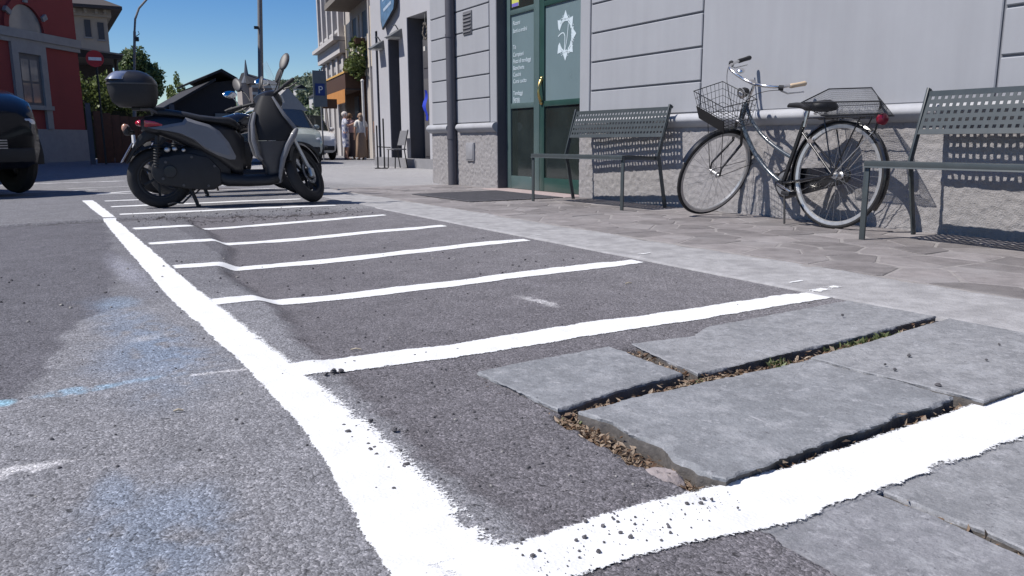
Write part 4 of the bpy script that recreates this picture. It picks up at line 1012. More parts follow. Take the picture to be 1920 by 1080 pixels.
LP = HB + axis * 0.20 + Vector((0, 0.075, 0.03))
m = MB(STEER); m.lathe([(0.004, -0.05), (0.022, -0.043), (0.034, -0.02), (0.036, 0.008), (0.038, 0.012)], LP, (0, 1, 0), 20); lm = m.build('headlamp', BLKM, bike, world=True, smooth=True)
m = MB(STEER); m.lathe([(0.038, 0.010), (0.040, 0.012), (0.040, 0.018), (0.034, 0.02)], LP, (0, 1, 0), 20); m.build('lamp_ring', CHR, lm, world=True, smooth=True)
m = MB(STEER); m.lathe([(0.034, 0.014), (0.02, 0.02), (0.001, 0.022)], LP, (0, 1, 0), 20); m.build('lamp_lens', pm('lens', (0.6, 0.6, 0.62), 0.12, var=.02, coat=1), lm, world=True, smooth=True)
basket_mesh([(4.40 - 0.185, 4.27, 0.965), (4.40 + 0.185, 4.27, 0.965), (4.40 + 0.165, 4.545, 0.985), (4.40 - 0.165, 4.545, 0.985)],
            [(4.40 - 0.15, 4.285, 0.765), (4.40 + 0.15, 4.285, 0.765), (4.40 + 0.135, 4.50, 0.765), (4.40 - 0.135, 4.50, 0.765)], (11, 7), 4, 0.0016, STEER, 'front_basket', WIRE, 0.0035, 8)
for (tp, bt) in (((-0.163, 4.548), (-0.135, 4.503)),):
    m = MB(STEER); m.quad((4.40 - 0.142, 4.507, 0.768), (4.40 + 0.142, 4.507, 0.768), (4.40 + 0.153, 4.526, 0.868), (4.40 - 0.153, 4.526, 0.868))
    m.quad((4.40 - 0.142, 4.510, 0.768), (4.40 + 0.142, 4.510, 0.768), (4.40 + 0.153, 4.529, 0.868), (4.40 - 0.153, 4.529, 0.868)); m.build('basket_plate', BLKM, bike, world=True)
# ================================================================== SCOOTER
SGREY = pm('matt_grey_paint', (0.165, 0.166, 0.178), 0.52, var=0.10, scale=6, coat=0.1)
SBLK = pm('scooter_black', (0.015, 0.015, 0.018), 0.42, var=0.25, scale=14, coat=0.15)
SPLA = pm('scooter_plastic', (0.020, 0.020, 0.022), 0.62, var=0.25, scale=14, bump=0.15, bscale=300)
SEATM = pm('seat_vinyl', (0.017, 0.017, 0.019), 0.55, var=0.2, scale=10, bump=0.2, bscale=260)
GLOSS = pm('gloss_black', (0.012, 0.012, 0.014), 0.08, var=0.1, coat=0.8)
REDL = pm('red_lens', (0.45, 0.012, 0.03), 0.2, var=0.1, coat=0.8)
AMB = pm('amber_lens', (0.50, 0.27, 0.18), 0.25, var=0.15, coat=0.8)
PLATE = pm('number_plate', (0.62, 0.63, 0.66), 0.45, var=0.05)
PBLUE = pm('plate_blue', (0.03, 0.06, 0.32), 0.45)
MIRR = pm('mirror_glass', (0.75, 0.78, 0.8), 0.03, metal=1.0, var=0.02)
MIRB = pm('mirror_grey', (0.075, 0.07, 0.07), 0.5, var=.1)
def sup(cx, cz, hx, hz, y, n=20, e=0.6):
    return None
def ring_yz(x, hw, z0, z1, n=20, e=0.7, yo=0.0):
    r = []
    for k in range(n):
        a = 2 * math.pi * k / n
        c, s = math.cos(a), math.sin(a)
        r.append((x, yo + hw * math.copysign(abs(c) ** e, c), (z0 + z1) / 2 + (z1 - z0) / 2 * math.copysign(abs(s) ** e, s)))
    return r
def ring_xy(z, x0, x1, hw, n=24, e=0.5):
    r = []
    for k in range(n):
        a = 2 * math.pi * k / n
        c, s = math.cos(a), math.sin(a)
        r.append(((x0 + x1) / 2 + (x1 - x0) / 2 * math.copysign(abs(c) ** e, c), hw * math.copysign(abs(s) ** e, s), z))
    return r
def moto_wheel(root, c, R, w, M=None, spokes=7, name='wheel', disc=True):
    m = MB(M); m.torus(c, (0, 1, 0), R - w * 0.52, w * 0.52, 44, 12, 1.0); o = m.build(name, TYRE, root, smooth=True)
    ri = R - w * 0.92
    m = MB(M); m.lathe([(ri, -w * .42), (ri - 0.010, -w * .36), (ri - 0.014, 0), (ri - 0.010, w * .36), (ri, w * .42), (ri + .012, w * .42), (ri + .012, -w * .42), (ri, -w * .42)], c, (0, 1, 0), 44, cap=False)
    m.build('rim', SPLA, o, smooth=True, angle=40)
    c = Vector(c)
    for k in range(spokes):
        a = 2 * math.pi * k / spokes + 0.2
        d = Vector((math.cos(a), 0, math.sin(a))); d2 = Vector((math.cos(a + .25), 0, math.sin(a + .25)))
        m = MB(M); m.bar(c + d * 0.03, c + d2 * (ri - 0.012), 0.022, 0.02, up=(0, 1, 0)); m.build('spoke', SPLA, o, bevel=0.004)
    m = MB(M); m.lathe([(0.05, -0.045), (0.05, 0.045)], c, (0, 1, 0), 18); m.build('hub', SPLA, o, smooth=True, angle=40)
    if disc:
        m = MB(M); m.lathe([(0.105, -0.052), (0.105, -0.048), (0.075, -0.048), (0.075, -0.052), (0.105, -0.052)], c, (0, 1, 0), 32, cap=False); m.build('brake_disc', STEEL, o, smooth=True, angle=40)
        for k in range(10):
            a = 2 * math.pi * k / 10; m = MB(M); m.lathe([(0.006, -0.0545), (0.006, -.0525)], c + Vector((0.09 * math.cos(a), 0, 0.09 * math.sin(a))), (0, 1, 0), 8); m.build('disc_hole', ALU, o)
    return o
def make_scooter(label, loc, rz, steer_deg, box=True):
    t = thing('scooter', label, 'scooter', loc, rz, None)
    # ---- rear wheel, engine
    moto_wheel(t, (-0.03, 0.0, 0.262), 0.262, 0.102, spokes=6, name='rear_wheel', disc=False)
    m = MB()
    prof = []
    for k in range(15): a = R_(80 + 185 * k / 14); prof.append((0.035 + 0.125 * math.cos(a), 0.325 + 0.125 * math.sin(a)))
    prof += [(0.20, 0.165), (0.40, 0.15), (0.47, 0.20), (0.47, 0.33), (0.38, 0.44), (0.22, 0.475), (0.09, 0.46)]
    m.prism(prof, (0, -0.155, 0), (1, 0, 0), (0, 0, 1), (0, 0.075, 0)); m.build('transmission_cover', SPLA, t, bevel=0.018)
    for (x, z) in ((.03, .40), (.0, .26), (.16, .20), (.36, .19), (.42, .36), (.24, .44)):
        m = MB(); m.lathe([(.012, -.006), (.012, .002)], (x, -.157, z), (0, 1, 0), 8); m.build('cover_bolt', MIRB, t)
    m = MB(); m.lathe([(.055, -.010), (.05, -.016), (.02, -.018), (.001, -.018)], (.06, -.150, .32), (0, 1, 0), 20, cap=False); m.build('clutch_cap', SBLK, t, smooth=True)
    m = MB(); m.loft([ring_yz(-0.02, .09, .30, .46), ring_yz(0.12, .13, .22, .52), ring_yz(0.32, .15, .16, .56), ring_yz(0.46, .13, .18, .52), ring_yz(0.55, .10, .22, .45)]); m.build('engine_block', SPLA, t, smooth=True)
    for (x, z, r) in ((0.05, .505, .022), (0.11, .51, .018), (0.18, .50, .015)):
        m = MB(); m.ell((x, -0.14, z), (r * 1.2, r, r)); m.build('chrome_bolt', ALU, t, smooth=True)
    m = MB(); m.tube([(-0.05, -0.13, .30), (-0.02, -0.145, .62)], [.02, .018], 12)
    for i in range(9): m.torus((-0.045 + i * 0.0025, -0.133 - i * .0012, .36 + i * 0.024), (0.1, -.05, 1), .024, .006, 14, 6)
    m.build('shock_absorber', SPLA, t, smooth=True)
    m = MB()
    rr = []
    for k in range(17):
        a = R_(25 + 110 * k / 16); rr.append([(-0.03 + (0.285 + h) * math.cos(a), x, 0.262 + (0.285 + h) * math.sin(a)) for (x, h) in ((-.075, -.02), (-.06, 0), (.06, 0), (.075, -.02), (.06, -.006), (-.06, -.006))])
    m.loft(rr); m.build('rear_mudguard', SPLA, t, smooth=True)
    m = MB(); m.prism([(-0.10, .68), (-0.17, .62), (-.285, .40), (-.275, .385), (-.20, .50), (-.10, .58), (0.0, .62)], (0, -.07, 0), (1, 0, 0), (0, 0, 1), (0, .14, 0)); m.build('plate_holder', SPLA, t, bevel=.008)
    m = MB(); d = Vector((-.115, 0, -.19)).normalized(); c0 = Vector((-.268, 0, .485)); nrm = Vector((-d.z, 0, d.x)) * -1
    m.bar(c0 - d * .09, c0 + d * .10, .20, .004, up=nrm); pl = m.build('number_plate', PLATE, t)
    m = MB(); m.bar(c0 - d * .09 + nrm * .0025 + Vector((0, -.076, 0)), c0 + d * .09 + nrm * .0025 + Vector((0, -.076, 0)), .02, .003, up=nrm); m.build('plate_band', PBLUE, pl)
    for s in (-1, 1):
        m = MB(); m.ell((-.255, s * .095, .665), (.028, .03, .042)); m.tube([(-.21, s * .05, .655), (-.255, s * .09, .66)], .012, 8); ii = m.build('indicator', SPLA, t, smooth=True)
        m = MB(); m.ell((-.265, s * .097, .685), (.026, .027, .036)); m.build('indicator_lens', AMB, ii, smooth=True)
    # ---- tail body, seat, side panels
    m = MB(); m.loft([ring_yz(-.145, .05, .66, .755), ring_yz(-.11, .11, .645, .785), ring_yz(0.0, .155, .62, .80), ring_yz(.15, .175, .56, .80), ring_yz(.32, .18, .47, .765), ring_yz(.48, .17, .36, .74), ring_yz(.60, .14, .26, .70), ring_yz(.66, .10, .24, .62)]); m.build('tail_body', SBLK, t, smooth=True)
    m = MB(); m.loft([ring_yz(-.04, .06, .79, .835), ring_yz(0.0, .12, .785, .85), ring_yz(.10, .15, .775, .845), ring_yz(.22, .155, .76, .825), ring_yz(.33, .15, .735, .80), ring_yz(.46, .145, .72, .785), ring_yz(.57, .125, .70, .785), ring_yz(.625, .09, .67, .755), ring_yz(.64, .05, .68, .73)]); st = m.build('seat', SEATM, t, smooth=True)
    panel = [(-.085, .690), (-.02, .695), (.08, .715), (.19, .735), (.215, .775), (.245, .765), (.30, .745), (.40, .715), (.48, .66), (.55, .565), (.605, .44), (.595, .415), (.55, .415), (.46, .45), (.36, .505), (.27, .585), (.15, .645), (.03, .672)]
    for s in (-1, 1):
        m = MB(); n = len(panel)
        def yy(x, z): return 0.148 + 0.045 * math.sin(math.pi * min(1, max(0, (x + .12) / .78))) - 0.35 * max(0, z - .70) - .1 * max(0, .5 - z)
        a = [(x, s * (yy(x, z) + .004), z) for x, z in panel]; c = np.mean([(p[0], p[2]) for p in a], axis=0)
        cen = [(.30 + (x - .30) * .85, s * (yy(x, z) + .020), .62 + (z - .62) * .80) for x, z in panel]
        inner = [(x, s * (yy(x, z) - .03), z) for x, z in panel]
        m.loft([inner, a, cen], cap=False); m.add(cen, [tuple(range(n))])
        m.build('side_panel', SGREY, t, smooth=True, angle=50)
        m = MB(); m.loft([[(-.13, s * .05, .70), (-.13, s * .05, .745), (-.13, s * .06, .745), (-.13, s * .06, .70)], [(-.11, s * .115, .695), (-.11, s * .115, .75), (-.10, s * .125, .75), (-.10, s * .125, .695)], [(-.03, s * .155, .70), (-.03, s * .155, .74), (-.03, s * .163, .74), (-.03, s * .163, .70)], [(.03, s * .168, .705), (.03, s * .168, .715), (.03, s * .172, .715), (.03, s * .172, .705)]]); m.build('tail_light', REDL, t, bevel=.004)
        m = MB(); m.tube([(.02, s * .10, .80), (-.06, s * .115, .845), (-.13, s * .10, .845)], .012, 8); m.tube([(-.04, s * .11, .80), (-.055, s * .112, .85)], .010, 8); m.build('grab_rail', MIRB, t, smooth=True)
    # ---- floor and leg shield
    m = MB(); m.loft([ring_yz(.44, .13, .20, .34), ring_yz(.52, .175, .175, .30), ring_yz(.70, .185, .170, .275), ring_yz(.88, .18, .175, .275), ring_yz(.97, .15, .19, .30), ring_yz(1.0, .10, .21, .30)]); m.build('floorboard', SPLA, t, smooth=True, angle=50)
    m = MB(); m.loft([ring_xy(.24, .86, .98, .10), ring_xy(.34, .86, .99, .14), ring_xy(.42, .80, 1.02, .165), ring_xy(.50, .775, 1.06, .185), ring_xy(.575, .76, 1.10, .20)]); m.build('lower_fairing', pm('fairing_grey', (0.055, 0.056, 0.062), .5, var=.2, scale=10), t, smooth=True)
    m = MB(); m.loft([ring_xy(.58, .76, 1.10, .20), ring_xy(.66, .752, 1.13, .20), ring_xy(.74, .755, 1.075, .19), ring_xy(.82, .775, 1.02, .165), ring_xy(.90, .81, .99, .12), ring_xy(.97, .85, .98, .07)]); m.build('leg_shield', pm('shield_black', (0.013, 0.013, 0.015), .72, var=.2, scale=12), t, smooth=True)
    # grey edging of the shield and the nose panel
    for s in (-1, 1):
        m = MB(); pts = [(.965, s * .125, .205), (.975, s * .165, .30), (1.0, s * .19, .42), (1.045, s * .195, .53), (1.105, s * .185, .63), (1.135, s * .16, .68)]
        m.tube(pts, [.013, .020, .025, .028, .029, .018], 10); m.build('front_panel', SGREY, t, smooth=True)
        m = MB(); m.tube([(1.135, s * .15, .67), (1.085, s * .155, .735), (1.035, s * .145, .80), (.985, s * .115, .89), (.95, s * .08, .96)], [.014, .017, .017, .014, .010], 8); m.build('nose_trim', SGREY, t, smooth=True)
        m = MB(); m.tube([(.785, s * .15, .82), (.758, s * .185, .72), (.755, s * .20, .58), (.785, s * .19, .45), (.82, s * .16, .41)], [.014, .018, .02, .018, .012], 8); m.build('shield_edge', SGREY, t, smooth=True)
    m = MB(); m.loft([ring_yz(1.00, .05, .70, .86), ring_yz(1.07, .06, .66, .76), ring_yz(1.13, .05, .63, .70), ring_yz(1.155, .02, .645, .685)]); m.build('nose', SGREY, t, smooth=True)
    # ---- steering group
    ax = Vector((-math.sin(R_(26)), 0, math.cos(R_(26)))); piv = Vector((1.02, 0, .60))
    S = Matrix.Translation(piv) @ Matrix.Rotation(R_(steer_deg), 4, ax) @ Matrix.Translation(-piv)
    FA = Vector((1.225, 0, .272))
    moto_wheel(t, tuple(FA), 0.272, 0.095, M=S, spokes=6, name='front_wheel')
    for s in (-1, 1):
        m = MB(S); m.tube([(1.06, s * .075, .62), (1.215, s * .075, .275)], [.02, .017], 12); f = m.build('fork_leg', ALU if s < 0 else SPLA, t, smooth=True)
        m = MB(S); m.lathe([(.024, -.03), (.024, .03)], (1.215, s * .075, .275), (0, 1, 0), 12); m.build('axle_clamp', SPLA, f, smooth=True, angle=40)
    m = MB(S); m.box(1.15, 1.21, -.115, -.08, .20, .29); m.build('brake_caliper', ALU, t, bevel=.01)
    m = MB(S); rr = []
    for k in range(17):
        a = R_(30 + 135 * k / 16); w = .06 + .012 * math.sin(math.pi * k / 16); rr.append([(FA.x + (.292 + h) * math.cos(a), x, FA.z + (.292 + h) * math.sin(a)) for (x, h) in ((-w, -.03), (-w * .85, 0), (0, .012), (w * .85, 0), (w, -.03), (w * .8, -.008), (-w * .8, -.008))])
    m.loft(rr); m.build('front_mudguard', SBLK, t, smooth=True)
    S0 = S; S = S @ Matrix.Translation((0, 0, -0.065))
    m = MB(S); m.loft([ring_yz(.84, .06, .97, 1.05), ring_yz(.88, .10, .95, 1.075), ring_yz(.95, .13, .93, 1.095), ring_yz(1.01, .12, .92, 1.085), ring_yz(1.055, .07, .94, 1.05)]); m.build('handlebar_cowl', SBLK, t, smooth=True)
    m = MB(S); m.loft([ring_yz(1.02, .10, .93, 1.075), ring_yz(1.06, .08, .94, 1.06), ring_yz(1.075, .04, .96, 1.04)]); m.build('headlight', GLOSS, t, smooth=True)
    for s in (-1, 1):
        m = MB(S); m.tube([(.93, s * .08, 1.03), (.915, s * .20, 1.045), (.90, s * .26, 1.05)], .014, 10); hb = m.build('handlebar', SPLA, t, smooth=True)
        m = MB(S); m.tube([(.905, s * .235, 1.05), (.885, s * .345, 1.058), (.883, s * .355, 1.058)], [.018, .018, .014], 12); m.build('grip', SPLA, hb, smooth=True)
        m = MB(S); m.tube([(.955, s * .19, 1.05), (.965, s * .25, 1.045), (.945, s * .345, 1.045)], [.008, .007, .006], 8); m.build('brake_lever', MIRB, hb, smooth=True)
        m = MB(S); m.tube([(.94, s * .155, 1.07), (.965, s * .19, 1.16), (.985, s * .235, 1.23)], [.008, .0065, .006], 8); st_ = m.build('mirror_stalk', SPLA, t, smooth=True)
        rot = Matrix.Rotation(R_(s * -22), 3, 'X') @ Matrix.Rotation(R_(18), 3, 'Y')
        m = MB(S); m.ell((.99, s * .265, 1.30), (.018, .048, .092), 18, 10, rot); m.build('mirror', MIRB, st_, smooth=True)
        m = MB(S); m.ell((.978, s * .265, 1.30), (.010, .041, .082), 18, 10, rot); m.build('mirror_face', MIRB, st_, smooth=True)
    m = MB(); m.obox((.82, -.02, .80), (.02, .03, .03)); m.build('key_lock', ALU, t, bevel=.004)
    # ---- centre stand
    for s in (-1, 1):
        m = MB(); m.tube([(.20, s * .09, .20), (.26, s * .10, .02)], .014, 8); m.box(.245, .285, s * .10 - .02, s * .10 + .02, -.004, .012); m.build('stand_leg', SPLA, t, smooth=True, angle=40)
    m = MB(); m.tube([(.22, -.10, .12), (.14, -.13, .045), (.07, -.13, .05), (.02, -.13, .035)], .009, 8); m.build('stand_pedal', SPLA, t, smooth=True)
    # ---- top box
    if box:
        m = MB(); m.box(-.20, .06, -.10, .10, .835, .860); m.build('box_plate', SPLA, t, bevel=.008)
        rg = lambda z, x0, x1, hw, e=.55: ring_xy(z, x0, x1, hw, 28, e)
        m = MB(); m.loft([rg(.862, -.30, -.02, .15), rg(.90, -.345, .0, .195), rg(.99, -.37, .015, .21), rg(1.045, -.375, .012, .212)]); bx = m.build('top_box', SPLA, t, smooth=True, angle=50)
        m = MB(); m.loft([rg(1.05, -.377, .012, .214), rg(1.075, -.372, .006, .212), rg(1.11, -.35, -.02, .195, .6), rg(1.14, -.31, -.06, .165, .65), rg(1.158, -.26, -.11, .12, .7), rg(1.164, -.22, -.15, .05, .8)]); m.build('box_lid', SBLK, bx, smooth=True)
        m = MB(); m.loft([rg(1.042, -.380, .016, .217), rg(1.053, -.380, .016, .217)]); m.build('box_seam', MIRB, bx, smooth=True, angle=40)
        lid = [(-.362, -.04, 1.07), (-.362, .04, 1.07), (-.35, .075, 1.10), (-.35, -.075, 1.10)]
        m = MB(); m.loft([ring_xy(z_, x0_, x1_, w_, 20, .6) for z_, x0_, x1_, w_ in ((1.080, -.384, -.20, .220), (1.10, -.368, -.19, .208), (1.125, -.347, -.18, .188), (1.146, -.316, -.17, .160))]); m.build('box_reflector', pm('silver_lens', (.50, .52, .57), .18, metal=.7, var=.05), bx, smooth=True, angle=50)
    return t
make_scooter('grey and black scooter with a top box parked across the painted bays', (0.891, 7.536, 0.012), math.atan2(-0.187, 1.218), 58)
# second scooter with a tall windscreen, one bay further
def make_motorcycle(label, loc, rz):
    t = thing('motorcycle', label, 'motorcycle', loc, rz)
    moto_wheel(t, (-0.70, 0, .30), .30, .15, spokes=5, name='rear_wheel'); 
    ax = Vector((-math.sin(R_(26)), 0, math.cos(R_(26)))); piv = Vector((.55, 0, .75)); S = Matrix.Translation(piv) @ Matrix.Rotation(R_(22), 4, ax) @ Matrix.Translation(-piv)
    moto_wheel(t, (.72, 0, .30), .30, .12, M=S, spokes=5, name='front_wheel')
    m = MB(); m.loft([ring_yz(-.30, .10, .30, .50), ring_yz(-.1, .17, .22, .58), ring_yz(.15, .19, .20, .62), ring_yz(.30, .15, .24, .58)]); m.build('engine', SPLA, t, smooth=True)
    for z in (.36, .42, .48, .54):
        m = MB(); m.box(-.02, .22, -.205, .205, z - .008, z + .008); m.build('cooling_fin', ALU, t)
    m = MB(); m.loft([ring_yz(-.12, .08, .70, .82), ring_yz(0.0, .13, .68, .86), ring_yz(.2, .16, .66, .92), ring_yz(.38, .14, .70, .90), ring_yz(.47, .07, .76, .86)]); m.build('fuel_tank', GLOSS, t, smooth=True)
    m = MB(); m.loft([ring_yz(-.80, .08, .78, .86), ring_yz(-.6, .13, .74, .84), ring_yz(-.35, .14, .68, .78), ring_yz(-.1, .10, .68, .78)]); m.build('seat', SEATM, t, smooth=True)
    m = MB(); m.tube([(.45, 0, .80), (.0, 0, .66), (-.45, 0, .62), (-.75, 0, .72)], .025, 8); m.tube([(.45, 0, .72), (.3, 0, .3), (-.2, 0, .22), (-.35, 0, .5)], .022, 8); m.tube([(-.3, 0, .32), (-.70, -.09, .30)], .025, 8); m.build('frame', SBLK, t, smooth=True)
    m = MB(); m.tube([(.25, -.12, .30), (.05, -.18, .20), (-.4, -.19, .24), (-.95, -.20, .36)], [.022, .03, .045, .05], 12); m.build('exhaust', CHR, t, smooth=True)
    for s in (-1, 1):
        m = MB(S); m.tube([(.48, s * .09, .92), (.72, s * .09, .30)], .022, 10); m.build('fork_leg', CHR, t, smooth=True)
        m = MB(S); m.tube([(.46, 0, .98), (.44, s * .14, 1.02), (.36, s * .30, 1.04), (.28, s * .40, 1.01)], .012, 8); hb = m.build('handlebar', CHR, t, smooth=True)
        m = MB(S); m.tube([(.33, s * .34, 1.035), (.27, s * .41, 1.005)], .018, 8); m.build('grip', SPLA, hb, smooth=True)
        m = MB(S); m.tube([(.38, s * .27, 1.05), (.36, s * .31, 1.13), (.33, s * .33, 1.17)], .006, 6); rm_ = Matrix.Rotation(R_(-24), 3, 'X') @ Matrix.Rotation(R_(-12), 3, 'Z'); m.ell((.32, s * .34, 1.20), (.088, .02, .05), 18, 10, rm_); mr = m.build('mirror', CHR, t, smooth=True)
        m = MB(S); m.ell((.318, s * .34 - .010, 1.204), (.080, .013, .044), 18, 10, rm_); m.build('mirror_glass', MIRR, mr, smooth=True)
        m = MB(S); m.ell((.50, s * .20, .86), (.035, .035, .035)); m.build('indicator', AMB, t, smooth=True)
    m = MB(S); m.lathe([(.02, -.10), (.08, -.06), (.095, 0), (.09, .02)], (.58, 0, .88), (1, 0, -.1), 20); hl = m.build('headlamp', CHR, t, smooth=True)
    m = MB(S); m.lathe([(.088, .0), (.05, .025), (.002, .032)], (.60, 0, .88), (1, 0, -.1), 20); m.build('lamp_lens', MATS['lens'], hl, smooth=True)
    m = MB(S); m.ell((.44, 0, 1.03), (.05, .06, .04)); m.build('gauge', CHR, t, smooth=True)
    m = MB(); m.tube([(-.1, .12, .25), (-.02, .28, .0)], .012, 8); m.build('side_stand', SPLA, t, smooth=True)
    m = MB(); m.box(-.95, -.93, -.09, .09, .50, .66); m.build('number_plate', PLATE, t)
    m = MB(); m.ell((-.86, 0, .79), (.05, .06, .035)); m.build('tail_light', REDL, t, smooth=True)
    return t
def windscreen(t, S=None):
    m = MB(S); rr = []
    for i in range(8):
        f = i / 7; z = .98 + .42 * f; x = 1.08 - .16 * f; w = .17 + .05 * math.sin(math.pi * f) - .04 * f
        rr.append([(x + .03 * (1 - (k / 4 - 1) ** 2), w * (k / 4 - 1), z) for k in range(9)])
    m.loft(rr, cap=False, closed=False)
    return m.build('windscreen', pm('clear_screen', (.75, .8, .85), .05, var=.02, alpha=0.22, spec=.6), t, smooth=True)
s2 = make_scooter('black scooter with a clear windscreen behind the grey scooter', (1.20, 8.88, 0.012), R_(-5), 14, box=False)
windscreen(s2)
make_motorcycle('black motorcycle with chrome headlamp and mirrors in the far bay', (1.83, 9.9, 0.0), R_(1))
# ================================================================== CARS
CGLASS = pm('car_glass', (0.015, 0.018, 0.02), 0.04, var=0.1, spec=0.7, coat=1.0)
def make_car(name, label, cat, loc, rz, paint, st, wb, R, glass_rule, hw, track, lights=True, grille=True, group=None, plate=True):
    """st: list of stations (x, z_bottom, z_belt, z_top, half width, half width of top). glass_rule(i): 's' side glass between i,i+1, 'f' sloped screen, '' none"""
    t = thing(name, label, cat, loc, rz, group)
    def ring(s):
        x, zb, zl, zt, w, wt = s
        h = [(0, zb), (w * .80, zb), (w * .95, zb + .06), (w, zb + (zl - zb) * .35), (w * 1.0, zb + (zl - zb) * .7), (w * .965, zl - .02), (w * .945, zl), (wt + (w * .94 - wt) * .04, zt - .05 if zt - zl > .15 else zl + (zt - zl) * .5), (wt * .90, zt - .012), (wt * .5, zt + .008), (0, zt + .012)]
        right = [(x, -y, z) for y, z in h]; left = [(x, y, z) for y, z in reversed(h[1:-1])]
        return right + left
    rings = [ring(s) for s in st]; n = len(rings[0]); nh = 11
    body = MB(); side = {}; front = MB(); back = MB(); sides = []
    allv = [p for r in rings for p in r]; body.v = list(allv)
    def isglass(i, k):
        r = glass_rule(i)
        kk = k if k < 10 else (n - 1 - k)
        if r == 's' and kk == 6: return 'side'
        if r in ('f', 'r') and kk in (7, 8, 9): return r
        return None
    gl = {'f': MB(), 'r': MB()}; sg = {}
    for i in range(len(rings) - 1):
        for k in range(n):
            l = (k + 1) % n
            f = (i * n + k, i * n + l, (i + 1) * n + l, (i + 1) * n + k)
            g = isglass(i, k)
            if g is None: body.f.append(f); body.mi.append(0)
            elif g == 'side':
                s = 1 if k >= 10 else -1
                q = [Vector(allv[j]) for j in f]; c = sum(q, Vector()) / 4
                qq = [c + (p - c) * 0.93 + Vector((0, s * 0.003, 0)) for p in q]
                body.f.append(f); body.mi.append(0)
                m = MB(); m.quad(*[tuple(p) for p in qq]); sides.append(m)
            else:
                gl[g].add([allv[j] for j in f], [(0, 1, 2, 3)])
    body.f.append(tuple(range(n - 1, -1, -1))); body.f.append(tuple((len(rings) - 1) * n + k for k in range(n))); body.mi += [0, 0]
    bo = body.build('body', paint, t, smooth=True, angle=32)
    for m in sides: m.build('side_window', CGLASS, bo)
    for k, nm in (('f', 'windscreen'), ('r', 'rear_window')):
        if gl[k].f: gl[k].build(nm, CGLASS, bo, smooth=True)
    for x in wb:
        for s in (-1, 1):
            m = MB(); m.torus((x, s * track, R), (0, 1, 0), R - .09, .10, 36, 10, .95); w = m.build('wheel', TYRE, t, smooth=True)
            m = MB(); m.lathe([(R * .62, s * .07), (R * .60, s * .085), (R * .2, s * .06), (R * .08, s * .075), (.001, s * .075)], (x, s * track, R), (0, 1, 0), 24, cap=False); rim = m.build('rim', ALU, w, smooth=True, angle=40)
            for k in range(5):
                a = 2 * math.pi * k / 5; m = MB(); m.bar((x + .05 * math.cos(a), s * (track + .095), R + .05 * math.sin(a)), (x + R * .58 * math.cos(a), s * (track + .09), R + R * .58 * math.sin(a)), .05, .02, up=(0, 1, 0)); m.build('rim_spoke', ALU, w)
            m = MB(); rr = []
            for k in range(17):
                a = R_(-8 + 196 * k / 16); rr.append([(x + (R + d) * math.cos(a), s * (hw + o), R + (R + d) * math.sin(a)) for d, o in ((.0, -.25), (.0, .006), (.055, .012), (.06, -.05))])
            m.loft(rr); m.build('wheel_arch', SPLA, t, smooth=True, angle=40)
    x1 = st[-1][0]; x0 = st[0][0]; zf = st[-2][2]; zr = st[1][2]
    for s in (-1, 1):
        if lights:
            m = MB(); m.ell((x1 - .13, s * (hw * .74), zf - .10), (.12, .15, .085)); h = m.build('headlight', pm('headlamp_glass', (.55, .57, .6), .06, var=.1, coat=1), t, smooth=True)
            m = MB(); m.ell((x0 + .05, s * hw * .86, zr - .08), (.06, .08, .14)); m.build('tail_light', REDL, t, smooth=True)
        xm = None
        for i in range(len(st) - 1):
            if glass_rule(i) == 'f': xm = st[i][0] if st[i][3] > st[i + 1][3] else st[i + 1][0]; zm = st[i][2]
        if xm is not None:
            m = MB(); m.ell((xm + .12, s * (hw + .11), zm + .08), (.06, .10, .075)); m.tube([(xm + .14, s * (hw - .06), zm + .03), (xm + .12, s * (hw + .06), zm + .06)], .02, 8); m.build('wing_mirror', paint, t, smooth=True)
    if grille:
        m = MB(); m.box(x1 - .03, x1 + .012, -hw * .5, hw * .5, zf - .40, zf - .28); g = m.build('grille', SPLA, t, bevel=.02)
        for k in range(4): m = MB(); m.box(x1 + .008, x1 + .02, -hw * .48, hw * .48, zf - .385 + k * .028, zf - .375 + k * .028); m.build('grille_bar', ALU, g)
        m = MB(); m.box(x1 - .05, x1 + .02, -hw * .8, hw * .8, st[-1][1] + .0, st[-1][1] + .16); m.build('bumper', SPLA, t, bevel=.03)
    if plate:
        m = MB(); m.box(x1 + .018, x1 + .026, -.26, .26, st[-1][1] + .17, st[-1][1] + .28); m.build('number_plate', PLATE, t)
    for i in range(len(st) - 1):
        if glass_rule(i) == 'f':
            a = Vector(rings[i + 1][8]); m = MB(); xx, zz = st[i + 1][0] + .03, st[i + 1][3] + .03
            m.bar((xx, -.1, zz), (xx - .25, -.5, zz + .10), .015, .012); m.bar((xx, .35, zz), (xx - .25, -.05, zz + .10), .015, .012); m.build('wiper', SPLA, t); break
    return t
BLKCAR = pm('black_car_paint', (0.008, 0.008, 0.010), 0.22, var=0.1, coat=0.35, spec=0.3)
suv = [(-3.55, .50, .95, .98, .80, .72), (-3.45, .30, 1.05, 1.45, .90, .66), (-3.1, .27, 1.08, 1.68, .93, .66), (-1.9, .25, 1.08, 1.74, .94, .68), (-.85, .25, 1.06, 1.70, .94, .67), (-.20, .25, 1.06, 1.10, .94, .80), (.25, .25, 1.02, 1.06, .93, .80), (.62, .26, .92, .97, .90, .76), (.80, .28, .80, .86, .84, .70), (.88, .34, .70, .74, .74, .6)]
suv = [(x, a * 1.08, b_ * 1.13, c * 1.13, e, f) for x, a, b_, c, e, f in suv]
make_car('parked_car', 'black off-road car with tall tyres cut off by the left edge', 'car', (-1.14, 10.9, 0.0), R_(-62), BLKCAR, suv, (0.22, -2.45), .40, lambda i: {4: 'f', 2: 's', 3: 's', 1: 'r'}.get(i, ''), .93, .84)
